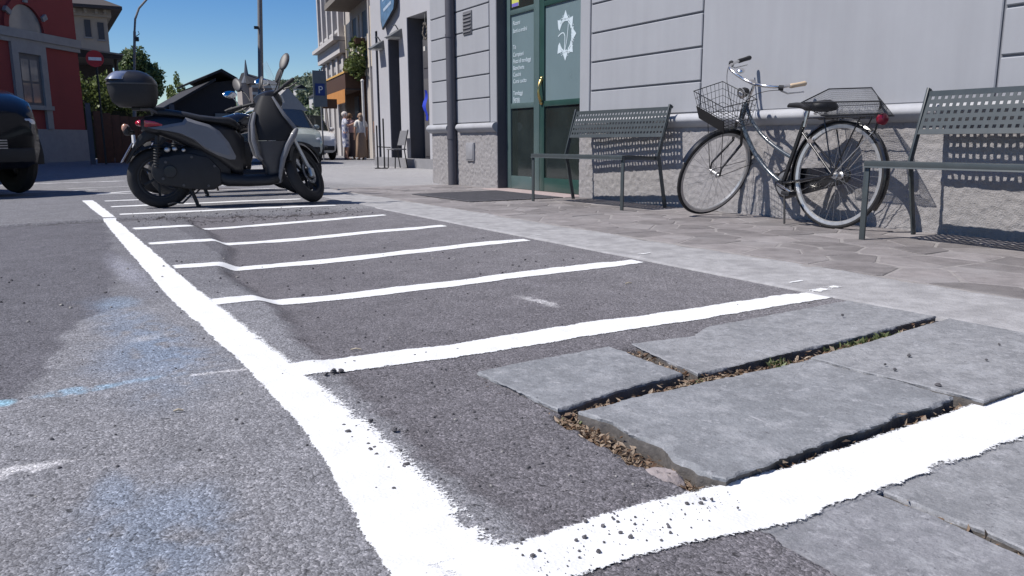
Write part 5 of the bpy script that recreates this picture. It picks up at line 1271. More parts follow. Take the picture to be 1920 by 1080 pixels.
GREENC = pm('grey_green_car_paint', (0.30, 0.335, 0.32), 0.25, var=0.05, coat=0.9)
mpv = [(-3.3, .45, .9, .95, .70, .6), (-3.2, .28, 1.0, 1.4, .80, .6), (-2.9, .25, 1.02, 1.60, .83, .62), (-1.8, .23, 1.02, 1.64, .84, .63), (-.75, .23, 1.0, 1.60, .84, .62), (-.15, .23, 1.0, 1.05, .83, .70), (.30, .24, .93, .98, .81, .66), (.52, .26, .80, .86, .76, .6), (.60, .34, .66, .7, .68, .5)]
make_car('parked_car', 'grey-green compact car parked facing the scooter', 'car', (6.28, 23.4, -0.075), R_(-90), GREENC, mpv, (.0, -2.35), .31, lambda i: {4: 'f', 2: 's', 3: 's', 1: 'r'}.get(i, ''), .84, .74, group=None)
WHITEC = pm('white_car_paint', (0.66, 0.66, 0.66), 0.25, var=0.03, coat=0.9)
make_car('parked_car', 'small white car parked behind the grey-green one', 'car', (8.24, 28.0, -0.075), R_(-92), WHITEC, [(a, b_, c, d - .02, e * .95, f * .95) for a, b_, c, d, e, f in mpv], (.0, -2.35), .30, lambda i: {4: 'f', 2: 's', 3: 's', 1: 'r'}.get(i, ''), .80, .71)
# ================================================================== FAR WING OF THE GREY BUILDING
FZ = -0.075
WING = pm('wing_render', (0.40, 0.40, 0.425), 0.85, var=0.05, scale=1.2, bump=0.1, bscale=150, dirt=(0.34, 0.34, 0.36), dirt_amt=0.4)
OPEN = pm('opening_shade', (0.085, 0.083, 0.092), 0.7, var=0.1, scale=3)
w = thing('street_building', 'pale grey street front with tall dark door openings, wall lamps and a blue board', 'building', (7.8, 17.5, FZ))
m = MB(); X0 = 7.8
def wingwall(y0, y1, z0, z1): m.box(X0, X0 + 0.55, y0, y1, z0, z1)
wingwall(13.0, 17.05, FZ - .1, 8.5); wingwall(18.22, 18.74, FZ - .1, 8.5); wingwall(19.46, 20.16, FZ - .1, 8.5); wingwall(20.33, 20.62, FZ - .1, 8.5)
wingwall(17.05, 18.22, 3.47, 8.5); wingwall(18.74, 19.46, 3.10, 8.5); wingwall(20.16, 20.33, 3.4, 8.5)
m.build('wall', WING, w, world=True)
m = MB(); m.box(X0 + .551, 14, 13.0, 20.6, FZ - .1, 8.5); m.build('core', OPEN, w, world=True)
for (y0, y1, zt) in ((17.05, 18.22, 3.47), (18.74, 19.46, 3.10), (20.16, 20.33, 3.40)):
    m = MB(); m.box(X0 + .02, X0 + .545, y1 - .004, y1 + .003, FZ, zt); m.box(X0 + .02, X0 + .545, y0 - .003, y0 + .004, FZ, zt); m.build('shaded_reveal', OPEN, w, world=True)  # thin dark linings: shade inside the openings, put into the colour
m = MB(); m.box(X0 + .36, X0 + .40, 17.08, 18.19, FZ, 3.4); dd = m.build('shop_door', DARKGREY, w, world=True, bevel=.01)
for z in (0.2, 1.2, 2.3): m = MB(); m.box(X0 + .345, X0 + .362, 17.2, 18.08, z, z + .85); m.build('door_panel', OPEN, dd, world=True, bevel=.008)
m = MB(); m.box(X0 + .36, X0 + .40, 18.76, 19.44, FZ, 3.05); dd = m.build('shop_door', DARKGREY, w, world=True, bevel=.01)
m = MB(); m.box(X0 - .02, X0 + .001, 13, 20.62, FZ, .16); m.build('base_course', pm('base_grey', (.22, .22, .235), .9, var=.1), w, world=True)
LAMPG = pm('lamp_grey', (0.12, 0.125, 0.125), .5)
for y, z in ((18.68, 3.12), (19.88, 2.97)):
    t = thing('wall_lamp', 'grey hooded wall lamp above the ' + ('narrow dark doorway' if y < 19 else 'pale strip at the far end of the grey front'), 'lamp', (X0, y, z), 0, 'hooded lamps on the street front')
    m = MB(); m.loft([[(X0 - .02, y - .16, z + .14), (X0 - .02, y + .16, z + .14), (X0 - .0, y + .16, z + .14), (X0 - .0, y - .16, z + .14)], [(X0 - .34, y - .20, z - .06), (X0 - .34, y + .20, z - .06), (X0 - .0, y + .20, z - .06), (X0 - .0, y - .20, z - .06)]]); m.build('hood', LAMPG, t, world=True, bevel=.01)
    m = MB(); m.box(X0 - .30, X0 - .04, y - .15, y + .15, z - .09, z - .062); m.build('lamp_glass', pm('lamp_pane', (.5, .5, .48), .3), t, world=True)
    m = MB(); m.tube([(X0, y + .05, z + .12), (X0 - .08, y + .05, z + .24), (X0 - .16, y + .05, z + .22)], .015, 6); m.build('lamp_arm', LAMPG, t, world=True)
# tilted blue board hung on the wall
SIGNB = pm('board_blue', (0.10, 0.17, 0.26), 0.25, var=0.35, scale=6, coat=.4)
t = thing('hanging_sign', 'tilted blue board with a dark edge hung high on the grey street front', 'sign', (X0, 19.1, 3.3))
a, bq = Vector((X0 - .10, 19.55, 3.30)), Vector((X0 - .10, 18.68, 3.62))
up = Vector((0, .0, 1.0))
m = MB(); poly = [(19.50, 3.33), (18.68, 3.72), (18.62, 3.85), (18.62, 4.75), (19.60, 4.6), (19.60, 3.55)]
m.prism([(p[0], p[1]) for p in poly], (X0 - .12, 0, 0), (0, 1, 0), (0, 0, 1), (.05, 0, 0)); fr = m.build('board_frame', SBLK, t, world=True, bevel=.01)
c = (19.1, 4.0); m = MB(); m.prism([(c[0] + (p[0] - c[0]) * .90, c[1] + (p[1] - c[1]) * .93) for p in poly], (X0 - .128, 0, 0), (0, 1, 0), (0, 0, 1), (.012, 0, 0)); m.build('board_face', SIGNB, t, world=True)
for k, (y0, y1, z) in enumerate(((19.35, 18.85, 3.78), (19.42, 18.9, 4.02), (19.42, 18.95, 4.25))):
    m = MB(); m.bar((X0 - .131, y0, z), (X0 - .131, y1, z + (y0 - y1) * .25), .004, .07 - .01 * k, up=(0, 0, 1)); m.build('board_stripe', pm('board_pale', (.38, .46, .56), .5, var=.2, scale=20), t, world=True)
# wreath and cord in the first opening
t = thing('hanging_wreath', 'small dried wreath hanging on a cord in the tall doorway', 'wreath', (X0 + .05, 17.25, 3.1))
rng = random.Random(3); m = MB()
for k in range(26):
    a = 2 * math.pi * k / 26; m.ell((X0 + .04 + rng.uniform(-.02, .02), 17.26 + .10 * math.cos(a), 3.05 + .17 * math.sin(a)), (.02, .028, .028), 6, 4)
m.build('ring', pm('dried_flowers', (.16, .14, .12), .9, var=.4, scale=30), t, world=True)
m = MB(); m.tube([(X0 + .04, 17.26, 3.22), (X0 + .03, 17.23, 3.46)], .008, 5); m.build('cord', pm('cord_pale', (.4, .38, .34), .9), t, world=True)
m = MB(); m.box(X0 + .02, X0 + .06, 17.24, 17.34, 2.62, 2.72); m.build('tag_card', pm('card', (.5, .48, .45), .8), t, world=True)
t = thing('blue_flag', 'small bright blue cloth hanging at the edge of the tall doorway', 'flag', (X0 - .03, 17.1, 1.2))
m = MB(); vs = []
rg = []
for i in range(9):
    z = 1.72 - i * .085; wv = .03 * math.sin(i * 1.1); wd = .05 + .13 * math.sin(math.pi * min(1, (i + .5) / 8)) ** 2
    rg.append([(X0 - .05 + wv, 17.06, z), (X0 - .09 + wv, 17.06 + wd * .5, z + .01), (X0 - .06 + wv, 17.06 + wd, z), (X0 - .05 + wv, 17.06 + wd * .5, z)])
m.loft(rg); m.build('cloth', pm('blue_cloth', (.02, .05, .50), .7), t, world=True, smooth=True)
# cafe chair and low table frames on the pavement
IRON = pm('dark_iron', (0.02, 0.02, 0.022), .5)
t = thing('cafe_chair', 'dark slatted chair standing against the narrow doorway', 'chair', (7.45, 18.2, FZ))
for y in (18.0, 18.45): m = MB(); m.tube([(7.30, y, FZ), (7.32, y, FZ + .46)], .014, 6); m.build('front_leg', IRON, t, world=True)
for y in (18.0, 18.45): m = MB(); m.tube([(7.62, y, FZ), (7.55, y, FZ + .45), (7.66, y, FZ + .92)], .014, 6); m.build('back_leg', IRON, t, world=True)
m = MB(); m.box(7.28, 7.60, 17.98, 18.47, FZ + .44, FZ + .47); m.build('seat', pm('chair_grey', (.16, .16, .17), .6), t, world=True, bevel=.006)
m = MB(); m.loft([[(7.56, 17.99, FZ + .55), (7.56, 18.46, FZ + .55), (7.585, 18.46, FZ + .55), (7.585, 17.99, FZ + .55)], [(7.645, 17.99, FZ + .9), (7.645, 18.46, FZ + .9), (7.67, 18.46, FZ + .9), (7.67, 17.99, FZ + .9)]]); m.build('backrest', MATS['chair_grey'], t, world=True)
for (x, y, h) in ((6.92, 18.15, 1.02), (7.05, 18.05, 1.18)):
    t = thing('barrier_post', 'thin dark barrier post on the pavement, ' + ('the shorter of the pair' if h < 1.1 else 'the taller of the pair'), 'post', (x, y, FZ), 0, 'barrier posts by the grey street front')
    m = MB(); m.tube([(x, y, FZ), (x, y, FZ + h)], .02, 8); m.build('post_shaft', IRON, t, world=True); m = MB(); m.lathe([(.08, 0), (.08, .02), (.02, .03)], (x, y, FZ), (0, 0, 1), 12); m.build('post_foot', IRON, t, world=True)
m = MB(); m.tube([(6.92, 18.15, FZ + .52), (7.28, 18.2, FZ + .50)], .012, 6); tag(m.build('barrier_rail', IRON), 'dark rail between the thin posts and the chair', 'rail')

# ================================================================== BUILDINGS DOWN THE STREET (facade direction leans 9 degrees)
Q = Vector((10.28, 25.4, FZ)); FD = Vector((math.sin(R_(8.9)), math.cos(R_(8.9)), 0)); FN = Vector((-FD.y, FD.x, 0))
def fp(t, out, z): p = Q + FD * t + FN * out; return (p.x, p.y, FZ + z)
def fbox(m, t0, t1, o0, o1, z0, z1):
    v = [fp(t, o, z) for z in (z0, z1) for (t, o) in ((t0, o0), (t1, o0), (t1, o1), (t0, o1))]
    m.add(v, [(0, 3, 2, 1), (4, 5, 6, 7), (0, 1, 5, 4), (1, 2, 6, 5), (2, 3, 7, 6), (3, 0, 4, 7)])
CREAMW = pm('cream_render', (0.42, 0.385, 0.35), .9, var=.1, scale=2)
GREYST = pm('pale_stone', (0.46, 0.44, 0.43), .85, var=.12, scale=3)
DSHUT = pm('shutter_dark', (0.07, 0.075, 0.085), .6)
BROWN = pm('brown_fascia', (0.075, 0.035, 0.018), .6, var=.2, scale=5)
ORANGE = pm('orange_awning', (0.44, 0.19, 0.05), .8, var=.12, scale=4)
B2 = thing('street_building', 'cream house with balconies, plants and a brown shop front down the street', 'building', fp(5, 0, 0))
m = MB(); fbox(m, 1.2, 8.15, -6, 0, -.1, 14); m.build('wall', CREAMW, B2, world=True)
m = MB(); fbox(m, 1.0, 8.3, -6.2, .35, 14, 14.3); m.build('roof', BROWN, B2, world=True)
for z0 in (3.35, 6.6, 9.6):
    for t0 in (1.75, 3.6, 5.6, 7.1):
        m = MB(); fbox(m, t0, t0 + .85, -.05, .02, z0, z0 + 2.1); wd = m.build('window', DSHUT, B2, world=True)
        for s in (-.42, .87): m = MB(); fbox(m, t0 + s, t0 + s + .40, .0, .05, z0, z0 + 2.1); m.build('shutter', pm('shutter_cream', (.50, .44, .36), .7), wd, world=True)
for (t0, t1, z) in ((3.3, 7.2, 5.85), (3.3, 7.2, 9.0)):
    m = MB(); fbox(m, t0, t1, 0, 1.0, z, z + .22); bl = m.build('balcony', pm('balcony_stone', (.20, .18, .16), .9, var=.2), B2, world=True)
    for k in range(15):
        m = MB(); tt = t0 + .08 + (t1 - t0 - .16) * k / 14; m.tube([fp(tt, .95, z + .2), fp(tt, .95, z + 1.15)], .015, 5); m.build('baluster', IRON, bl, world=True)
    m = MB(); m.tube([fp(t0, .95, z + 1.15), fp(t1, .95, z + 1.15)], .025, 6); m.build('rail', IRON, bl, world=True)
m = MB(); fbox(m, 4.3, 8.1, 0, .12, .0, 3.1); m.build('shop_front', BROWN, B2, world=True)
m = MB(); fbox(m, 5.2, 6.0, .10, .16, .1, 2.4); m.build('shop_door', DSHUT, B2, world=True)
for t0 in (1.8, 3.0): m = MB(); fbox(m, t0, t0 + .10, 0, .10, 0, 14); m.build('pilaster', GREYST, B2, world=True)
t = thing('shop_awning', 'brown and orange awning over the shop down the street', 'awning', fp(8, .5, 2.2))
m = MB(); L0, L1 = 4.6, 10.2
fbox(m, L0, L1, .12, .74, 2.60, 3.22); m.build('canopy', BROWN, t, world=True)
m = MB(); n = 40; v = []; f = []
for k in range(n + 1):
    tt = L0 + (L1 - L0) * k / n; v += [fp(tt, .77, 2.63), fp(tt, .78, 2.14 - .04 * (k % 2))]
for k in range(n): f.append((2 * k, 2 * k + 2, 2 * k + 3, 2 * k + 1))
m.add(v, f); m.build('valance', ORANGE, t, world=True)
m = MB(); m.bar(fp(L0, .70, 3.26), fp(L1, .70, 3.26), .14, .07); m.build('top_band', pm('yellow_band', (.55, .33, .10), .7), t, world=True)
m = MB(); m.bar(fp(L0 - .03, .1, 2.62), fp(L0 - .03, .75, 2.62), .04, .05); m.build('side_arm', IRON, t, world=True)
B1 = thing('street_building', 'tall pale stone palazzo with pilasters and a cornice at the end of the street', 'building', fp(12, 0, 0))
m = MB(); fbox(m, 8.2, 14.6, -8, .05, -.1, 15); m.build('wall', pm('palazzo_stone', (.36, .345, .34), .9, var=.12, scale=2), B1, world=True)
m = MB(); fbox(m, 8.0, 14.8, -8.2, .6, 15, 15.4); m.build('roof', BROWN, B1, world=True)
for z0 in (4.85, 9.6):
    m = MB(); fbox(m, 8.15, 14.65, .05, .55, z0, z0 + .16); m.build('cornice', GREYST, B1, world=True); m = MB(); fbox(m, 8.15, 14.65, .05, .30, z0 - .5, z0 - .02); m.build('frieze', GREYST, B1, world=True)
for t0 in (8.4, 9.9, 11.4, 12.9, 14.2):
    m = MB(); fbox(m, t0, t0 + .34, .05, .26, 5.02, 9.0); m.build('pilaster', GREYST, B1, world=True)
    m = MB(); fbox(m, t0 - .05, t0 + .40, .05, .14, .0, 4.3); m.build('pier', GREYST, B1, world=True)
for t0 in (8.95, 10.45, 11.95, 13.4):
    for z0, h in ((5.4, 2.6), (10.0, 2.4), (2.55, 1.2)):
        m = MB(); fbox(m, t0, t0 + .7, .03, .07, z0, z0 + h); wd = m.build('window', DSHUT, B1, world=True)
        m = MB(); fbox(m, t0 - .1, t0 + .8, .06, .22, z0 - .12, z0); m.build('sill', GREYST, wd, world=True)
        m = MB(); fbox(m, t0 - .32, t0 - .02, .06, .11, z0, z0 + h); m.build('shutter', GREYST, wd, world=True)
# ================================================================== foliage helper
def leaf_cloud(blobs, n, size, mat, name, parent, seed, world=True, core=True):
    """blobs: list of (centre, radii). leaves lie mostly near each blob's surface, with gaps"""
    rng = np.random.default_rng(seed); m = MB()
    vol = np.array([r[0] * r[1] * r[2] for c, r in blobs]) ** .66; cnt = np.maximum(8, (n * vol / vol.sum()).astype(int))
    V = []; F = []
    for (c, r), k in zip(blobs, cnt):
        d = rng.normal(size=(k, 3)); d /= np.linalg.norm(d, axis=1)[:, None]
        rad = rng.uniform(0.45, 1.08, k) ** 0.6
        p = np.array(c) + d * np.array(r) * rad[:, None]
        for q, dd in zip(p, d):
            s = size * rng.uniform(.5, 1.4); a = rng.normal(size=3); a /= np.linalg.norm(a); b_ = np.cross(a, dd + rng.normal(size=3) * .8); b_ /= (np.linalg.norm(b_) + 1e-9); e = np.cross(a, b_) 
            i = len(V); V += [tuple(q - a * s), tuple(q + b_ * s * .55), tuple(q + a * s), tuple(q - b_ * s * .55)]; F.append((i, i + 1, i + 2, i + 3))
    m.v = V; m.f = F; m.mi = [0] * len(F)
    return m.build(name, mat, parent, world=world, fixn=False)
def leafmat(name, c1, c2):
    m = bpy.data.materials.new(name); m.use_nodes = True; nt = m.node_tree; N = nt.nodes; L = nt.links; p = N['Principled BSDF']
    g = N.new('ShaderNodeNewGeometry'); r = N.new('ShaderNodeValToRGB'); r.color_ramp.elements[0].color = (*c1, 1); r.color_ramp.elements[1].color = (*c2, 1)
    L.new(g.outputs['Random Per Island'], r.inputs[0]); L.new(r.outputs[0], p.inputs['Base Color']); p.inputs['Roughness'].default_value = .55
    p.inputs['Subsurface Weight'].default_value = 0.0
    tr = N.new('ShaderNodeBsdfTranslucent'); L.new(r.outputs[0], tr.inputs[0]); mx = N.new('ShaderNodeMixShader'); mx.inputs[0].default_value = .28
    L.new(p.outputs[0], mx.inputs[1]); L.new(tr.outputs[0], mx.inputs[2]); L.new(mx.outputs[0], N['Material Output'].inputs[0])
    MATS[name] = m; return m
LEAF = leafmat('leaf_mid', (.05, .08, .026), (.15, .20, .07))
LEAFL = leafmat('leaf_light', (.07, .10, .03), (.20, .25, .08))
LEAFD = leafmat('leaf_dark', (.022, .045, .022), (.07, .10, .045))
BARK = pm('bark', (.09, .07, .055), .95, var=.3, scale=20, bump=.6, bscale=40)
def tree(name, label, base, h, blobs, n, size, mat, seed, trunk_r=.22):
    t = thing(name, label, 'tree', base)
    b0 = Vector(base); m = MB(); top = b0 + Vector((0, 0, h * .6)); m.tube([b0 - Vector((0, 0, .3)), b0 + Vector((.05, 0, h * .25)), top], [trunk_r, trunk_r * .75, trunk_r * .35], 10)
    for c, r in blobs[:9]:
        a = b0 + Vector((0, 0, h * .3 + .15 * (c[2] - b0.z))); m.tube([a, (a + Vector(c)) / 2 + Vector((0, 0, -.1 * h * .3)), Vector(c)], [trunk_r * .4, trunk_r * .25, trunk_r * .1], 6)
    m.build('trunk', BARK, t, world=True, smooth=True)
    leaf_cloud(blobs, n, size, mat, 'crown', t, seed)
    return t
def blobset(c, R, k, seed, r0=.35, r1=.55):
    rng = np.random.default_rng(seed); out = []
    for i in range(k):
        d = rng.normal(size=3); d /= np.linalg.norm(d); q = np.array(c) + d * np.array(R) * rng.uniform(.35, .85); s = rng.uniform(r0, r1); out.append((tuple(q), (R[0] * s, R[1] * s, R[2] * s * .85)))
    return out
# planters' hanging plants on the cream house
for i, (tt, z, hh) in enumerate(((4.05, 3.9, .95), (5.0, 3.5, .6))):
    t = thing('hanging_plant', ('long' if i == 0 else 'short') + ' green plant trailing over the brown shop front', 'plant', fp(tt, .3, z))
    leaf_cloud([(fp(tt, .35, z), (.35, .5, hh * .6)), (fp(tt + .3, .3, z - hh * .5), (.3, .45, hh * .5))], 420, .09, LEAFL, 'leaves', t, 30 + i)
    m = MB(); fbox(m, tt - .3, tt + .5, .08, .45, z + hh * .35, z + hh * .35 + .2); m.build('trough', BROWN, t, world=True)
# white post, boxes, menu stand near the shop
t = thing('white_post', 'slim white post standing beside the shop awning', 'post', (9.83, 27.0, FZ)); m = MB(); m.tube([(9.83, 27, FZ), (9.83, 27, 2.62)], .045, 10); m.build('post_shaft', pm('white_paint', (.62, .60, .57), .6), t, world=True, smooth=True); m = MB(); m.ell((9.83, 27, 2.64), (.06, .06, .06)); m.build('post_cap', MATS['white_paint'], t, world=True)
t = thing('menu_board', 'small brown box on legs beside the white post', 'stand', (10.15, 26.4, FZ)); m = MB(); m.box(9.98, 10.36, 26.3, 26.5, .85, 1.25); m.build('board', pm('brown_box', (.20, .12, .09), .7), t, world=True, bevel=.01)
for x in (10.02, 10.32): m = MB(); m.tube([(x, 26.4, FZ), (x, 26.4, .85)], .02, 6); m.build('leg', IRON, t, world=True)
t = thing('brown_signboard', 'small dark brown board on a pole left of the awning', 'sign', (8.75, 28.0, FZ)); m = MB(); m.tube([(8.95, 28, FZ), (8.80, 28, 2.0)], .03, 8); m.build('pole', pm('pole_beige', (.38, .34, .30), .7), t, world=True); m = MB(); m.box(8.68, 9.2, 27.94, 27.97, 1.72, 2.05); m.build('board', BROWN, t, world=True)

# ================================================================== LEFT SIDE: red station building
RP = Vector((1.41, 32.8, FZ)); RE = Vector((-.59, -.81, 0)).normalized(); RN = Vector((.81, -.59, 0)).normalized()
def rp(t, out, z): p = RP + RE * t + RN * out; return (p.x, p.y, FZ + z)
def rbox(m, t0, t1, o0, o1, z0, z1):
    v = [rp(t, o, z) for z in (z0, z1) for (t, o) in ((t0, o0), (t1, o0), (t1, o1), (t0, o1))]
    m.add(v, [(0, 3, 2, 1), (4, 5, 6, 7), (0, 1, 5, 4), (1, 2, 6, 5), (2, 3, 7, 6), (3, 0, 4, 7)])
REDW = pm('red_render', (0.25, 0.050, 0.048), .9, var=.10, scale=1.5, dirt=(.24, .05, .045), dirt_amt=.4)
RST = pm('grey_stone_trim', (0.30, 0.295, 0.29), .85, var=.12, scale=4)
RPL = pm('grey_plinth', (0.27, 0.27, 0.28), .85, var=.12, scale=4)
PANE = pm('window_pane', (0.20, 0.205, 0.21), .12, var=.15, scale=2, coat=.6)
rb = thing('red_building', 'dark red rendered building with grey plinth, string course and arched window', 'building', (RP.x, RP.y, FZ))
m = MB(); rbox(m, 0, 22, -9, 0, -.2, 11.6); m.build('wall', REDW, rb, world=True)
m = MB(); rbox(m, -.4, 22.4, -9.4, .55, 11.6, 12.0); m.build('roof', RST, rb, world=True)
m = MB(); rbox(m, -.03, 22, -9.03, .05, -.2, 1.10); m.build('plinth', RPL, rb, world=True)
m = MB(); rbox(m, -.06, 22.02, -9.06, .13, 3.93, 4.20); rbox(m, -.04, 22.01, -9.05, .08, 3.78, 3.93); m.build('string_course', RST, rb, world=True)
def arched(tc):
    wdt = thing
    f = MB(); w2 = .80
    rbox(f, tc - w2, tc - w2 + .28, 0, .09, 1.1, 3.78); rbox(f, tc + w2 - .28, tc + w2, 0, .09, 1.1, 3.78); rbox(f, tc - w2 + .28, tc + w2 - .28, 0, .09, 3.48, 3.78); rbox(f, tc - w2 - .05, tc + w2 + .05, 0, .14, 1.72, 1.86)
    o = f.build('window', RST, rb, world=True)
    m = MB(); rbox(m, tc - w2 + .28, tc + w2 - .28, .004, .02, 1.86, 3.48); m.build('recess', pm('recess_grey', (.13, .13, .135), .8), o, world=True)
    for (a, c) in ((-.36, -.02), (.06, .40)):
        for (z0, z1) in ((1.95, 2.55), (2.62, 3.3)): m = MB(); rbox(m, tc + a, tc + c, .02, .03, z0, z1); m.build('pane', PANE, o, world=True)
    n = 16; arc = [(tc + .78 * math.cos(math.pi * k / n), 4.22 + .78 * math.sin(math.pi * k / n)) for k in range(n + 1)]
    m = MB(); v0 = [rp(a, .02, z) for a, z in arc]; m.add(v0, [tuple(range(len(v0)))]); m.build('lunette', PANE, o, world=True)
    m = MB()
    for k in range(n):
        a0, a1 = math.pi * k / n, math.pi * (k + 1) / n
        q = [rp(tc + r * math.cos(a), oo, 4.22 + r * math.sin(a)) for oo in (0, .09) for (r, a) in ((.80, a0), (1.0, a0), (1.0, a1), (.80, a1))]
        m.add(q, [(0, 3, 2, 1), (4, 5, 6, 7), (0, 1, 5, 4), (1, 2, 6, 5), (2, 3, 7, 6), (3, 0, 4, 7)])
    m.build('arch_trim', REDW, o, world=True)
    for a in (30, 90, 150): 
        m = MB(); A = R_(a); p0 = rp(tc + .84 * math.cos(A), .10, 4.22 + .84 * math.sin(A)); p1 = rp(tc + 1.08 * math.cos(A), .10, 4.22 + 1.08 * math.sin(A)); m.bar(p0, p1, .16, .12, up=RN); m.build('keystone', RST, o, world=True)
for tc in (2.60, 5.6, 8.6, 11.6, 14.6): arched(tc)
# beige building behind
bb = thing('beige_building', 'beige house with dark windows and overhanging eaves behind the red building', 'building', (2.0, 47.5, FZ))
BEI = pm('beige_render', (.42, .37, .30), .9, var=.1, scale=1)
m = MB(); m.box(-4, 3.55, 47.5, 56, FZ - .2, 7.25); m.build('wall', BEI, bb, world=True)
m = MB(); m.box(-4.3, 3.75, 47.3, 56, 6.95, 7.30); m.build('cornice', pm('cornice_beige', (.36, .33, .28), .9), bb, world=True)
m = MB(); m.loft([[(-4.8, 46.8, 7.3), (4.25, 46.8, 7.3), (4.25, 57, 7.3), (-4.8, 57, 7.3)], [(-4.8, 46.8, 7.45), (4.25, 46.8, 7.45), (4.25, 57, 7.45), (-4.8, 57, 7.45)], [(-2, 50.5, 9.0), (1.5, 50.5, 9.0), (1.5, 54, 9.0), (-2, 54, 9.0)]]); m.build('roof', pm('roof_dark', (.07, .06, .058), .9), bb, world=True)
for (x, z0, z1) in ((2.62, 5.95, 6.78), (3.22, 5.85, 6.68), (1.8, 6.0, 6.85)):
    m = MB(); m.box(x - .14, x + .14, 47.46, 47.51, z0, z1); wd = m.build('window', DSHUT, bb, world=True)
    m = MB(); m.box(x - .20, x + .20, 47.42, 47.5, z0 - .10, z0 - .02); m.build('sill', RST, wd, world=True)
for x in (1.5, 2.0, 2.5, 3.0, 3.4): m = MB(); m.box(x, x + .12, 47.1, 47.48, 7.08, 7.28); m.build('bracket', MATS['cornice_beige'], bb, world=True)
cn = thing('canopy', 'dark flat platform canopy below the beige house', 'canopy', (2.9, 40.7, FZ))
m = MB(); m.loft([[(0.4, 40, 4.25), (3.45, 40, 4.22), (3.45, 45, 4.22), (.4, 45, 4.25)], [(.4, 40, 4.75), (3.5, 40, 4.40), (3.5, 45, 4.40), (.4, 45, 4.75)]]); m.build('roof', pm('canopy_dark', (.045, .043, .045), .8), cn, world=True)
m = MB(); m.bar((.4, 39.98, 4.74), (3.52, 39.98, 4.40), .04, .07); m.build('gutter', RST, cn, world=True)
m = MB(); m.tube([(3.2, 40.4, FZ), (3.2, 40.4, 4.3)], .09, 8); m.build('column', IRON, cn, world=True)
m = MB(); m.box(.4, 3.3, 43.5, 43.7, FZ, 4.2); m.build('back_wall', MATS['canopy_dark'], cn, world=True)
# no entry sign
ns = thing('no_entry_sign', 'round red no entry sign with a white bar on a pole', 'sign', (1.60, 27.1, FZ))
m = MB(); m.tube([(1.63, 27.16, FZ), (1.63, 27.16, 3.2)], .03, 10); m.build('pole', IRON, ns, world=True, smooth=True)
m = MB(); m.lathe([(.24, -.012), (.24, .012)], (1.60, 27.1, 3.02), (0, 1, 0), 32); m.build('disc', pm('sign_red', (.42, .012, .02), .45), ns, world=True, smooth=True, angle=40)
m = MB(); m.box(1.43, 1.77, 27.082, 27.087, 2.97, 3.06); m.build('white_bar', pm('sign_white', (.75, .75, .75), .5), ns, world=True)
# hedge, gate, walls on the left
hg = thing('hedge', 'green hedge rising over the brown gate', 'hedge', (2.0, 38, FZ))
leaf_cloud([((1.0 + i * .42, 38 + (i % 3) * .3, 2.35 + .25 * math.sin(i * 2.1)), (.55, .7, .95)) for i in range(8)], 3600, .10, LEAFL, 'foliage', hg, 50)
m = MB(); m.box(.6, 4.2, 37.9, 38.4, FZ, 1.9); m.build('stems', pm('hedge_inside', (.03, .035, .02), 1), hg, world=True)
gt = thing('wooden_gate', 'reddish brown wooden gate beyond the parked scooter', 'gate', (1.9, 27.5, FZ))
GW = pm('gate_wood', (.125, .046, .022), .75, var=.25, scale=6)
for k in range(9): m = MB(); x = 1.42 + k * .245; m.box(x, x + .236, 27.5, 27.54, FZ + .03, 1.52 - .16 * math.sin(k * .39)); m.build('board', GW, gt, world=True, bevel=.006)
m = MB(); m.box(1.40, 3.62, 27.54, 27.58, .25, .37); m.box(1.40, 3.62, 27.54, 27.58, 1.05, 1.17); m.build('rail', GW, gt, world=True)
for x in (1.30, 3.66): m = MB(); m.box(x - .07, x + .07, 27.45, 27.6, FZ, 1.75); m.build('post', DARKGREY, gt, world=True)
wl = thing('garden_wall', 'low dark wall running behind the parked motorcycles', 'wall', (7, 40, FZ)); m = MB(); m.box(3.8, 15.0, 40, 40.3, FZ - .1, 1.25); m.build('wall', pm('wall_dark', (.075, .068, .062), .9, var=.2), wl, world=True); m = MB(); m.box(3.75, 15.05, 39.95, 40.35, 1.25, 1.36); m.build('coping', pm('coping', (.14, .13, .12), .9), wl, world=True)
# lamp post and tall pole
POLE = pm('grey_pole', (.20, .20, .205), .6, var=.1)
lp = thing('street_lamp', 'slim street lamp with a curved arm left of the tall pole', 'street lamp', (3.05, 34, FZ))
m = MB(); m.tube([(3.05, 34, FZ), (3.22, 34, 2.2)], .07, 10); m.tube([(3.22, 34, 2.2), (3.44, 34, 4.7)], .05, 10)
m.tube([(3.44, 34, 4.7), (3.50, 34, 5.15), (3.66, 34, 5.55), (3.98, 34, 5.92), (4.5, 34, 6.2)], .038, 8); m.build('post', POLE, lp, world=True, smooth=True)
m = MB(); m.ell((4.75, 34, 6.25), (.35, .14, .08)); m.build('lamp_head', POLE, lp, world=True, smooth=True)
m = MB(); m.box(3.46, 3.56, 33.9, 34.1, 4.35, 4.5); m.tube([(3.44, 34, 4.5), (3.60, 34, 4.62), (3.56, 34, 4.72)], .015, 6); m.build('bracket', IRON, lp, world=True)
tp = thing('utility_pole', 'tall grey pole rising out of the picture behind the scooter', 'pole', (6.98, 30.5, FZ)); m = MB(); m.tube([(6.98, 30.5, FZ), (7.18, 30.5, 2.6), (7.33, 30.5, 5.6), (7.6, 30.5, 10)], [.11, .10, .085, .07], 12); m.build('shaft', POLE, tp, world=True, smooth=True); m = MB(); m.box(7.05, 7.2, 30.38, 30.46, 4.6, 4.7); m.build('bracket', IRON, tp, world=True)
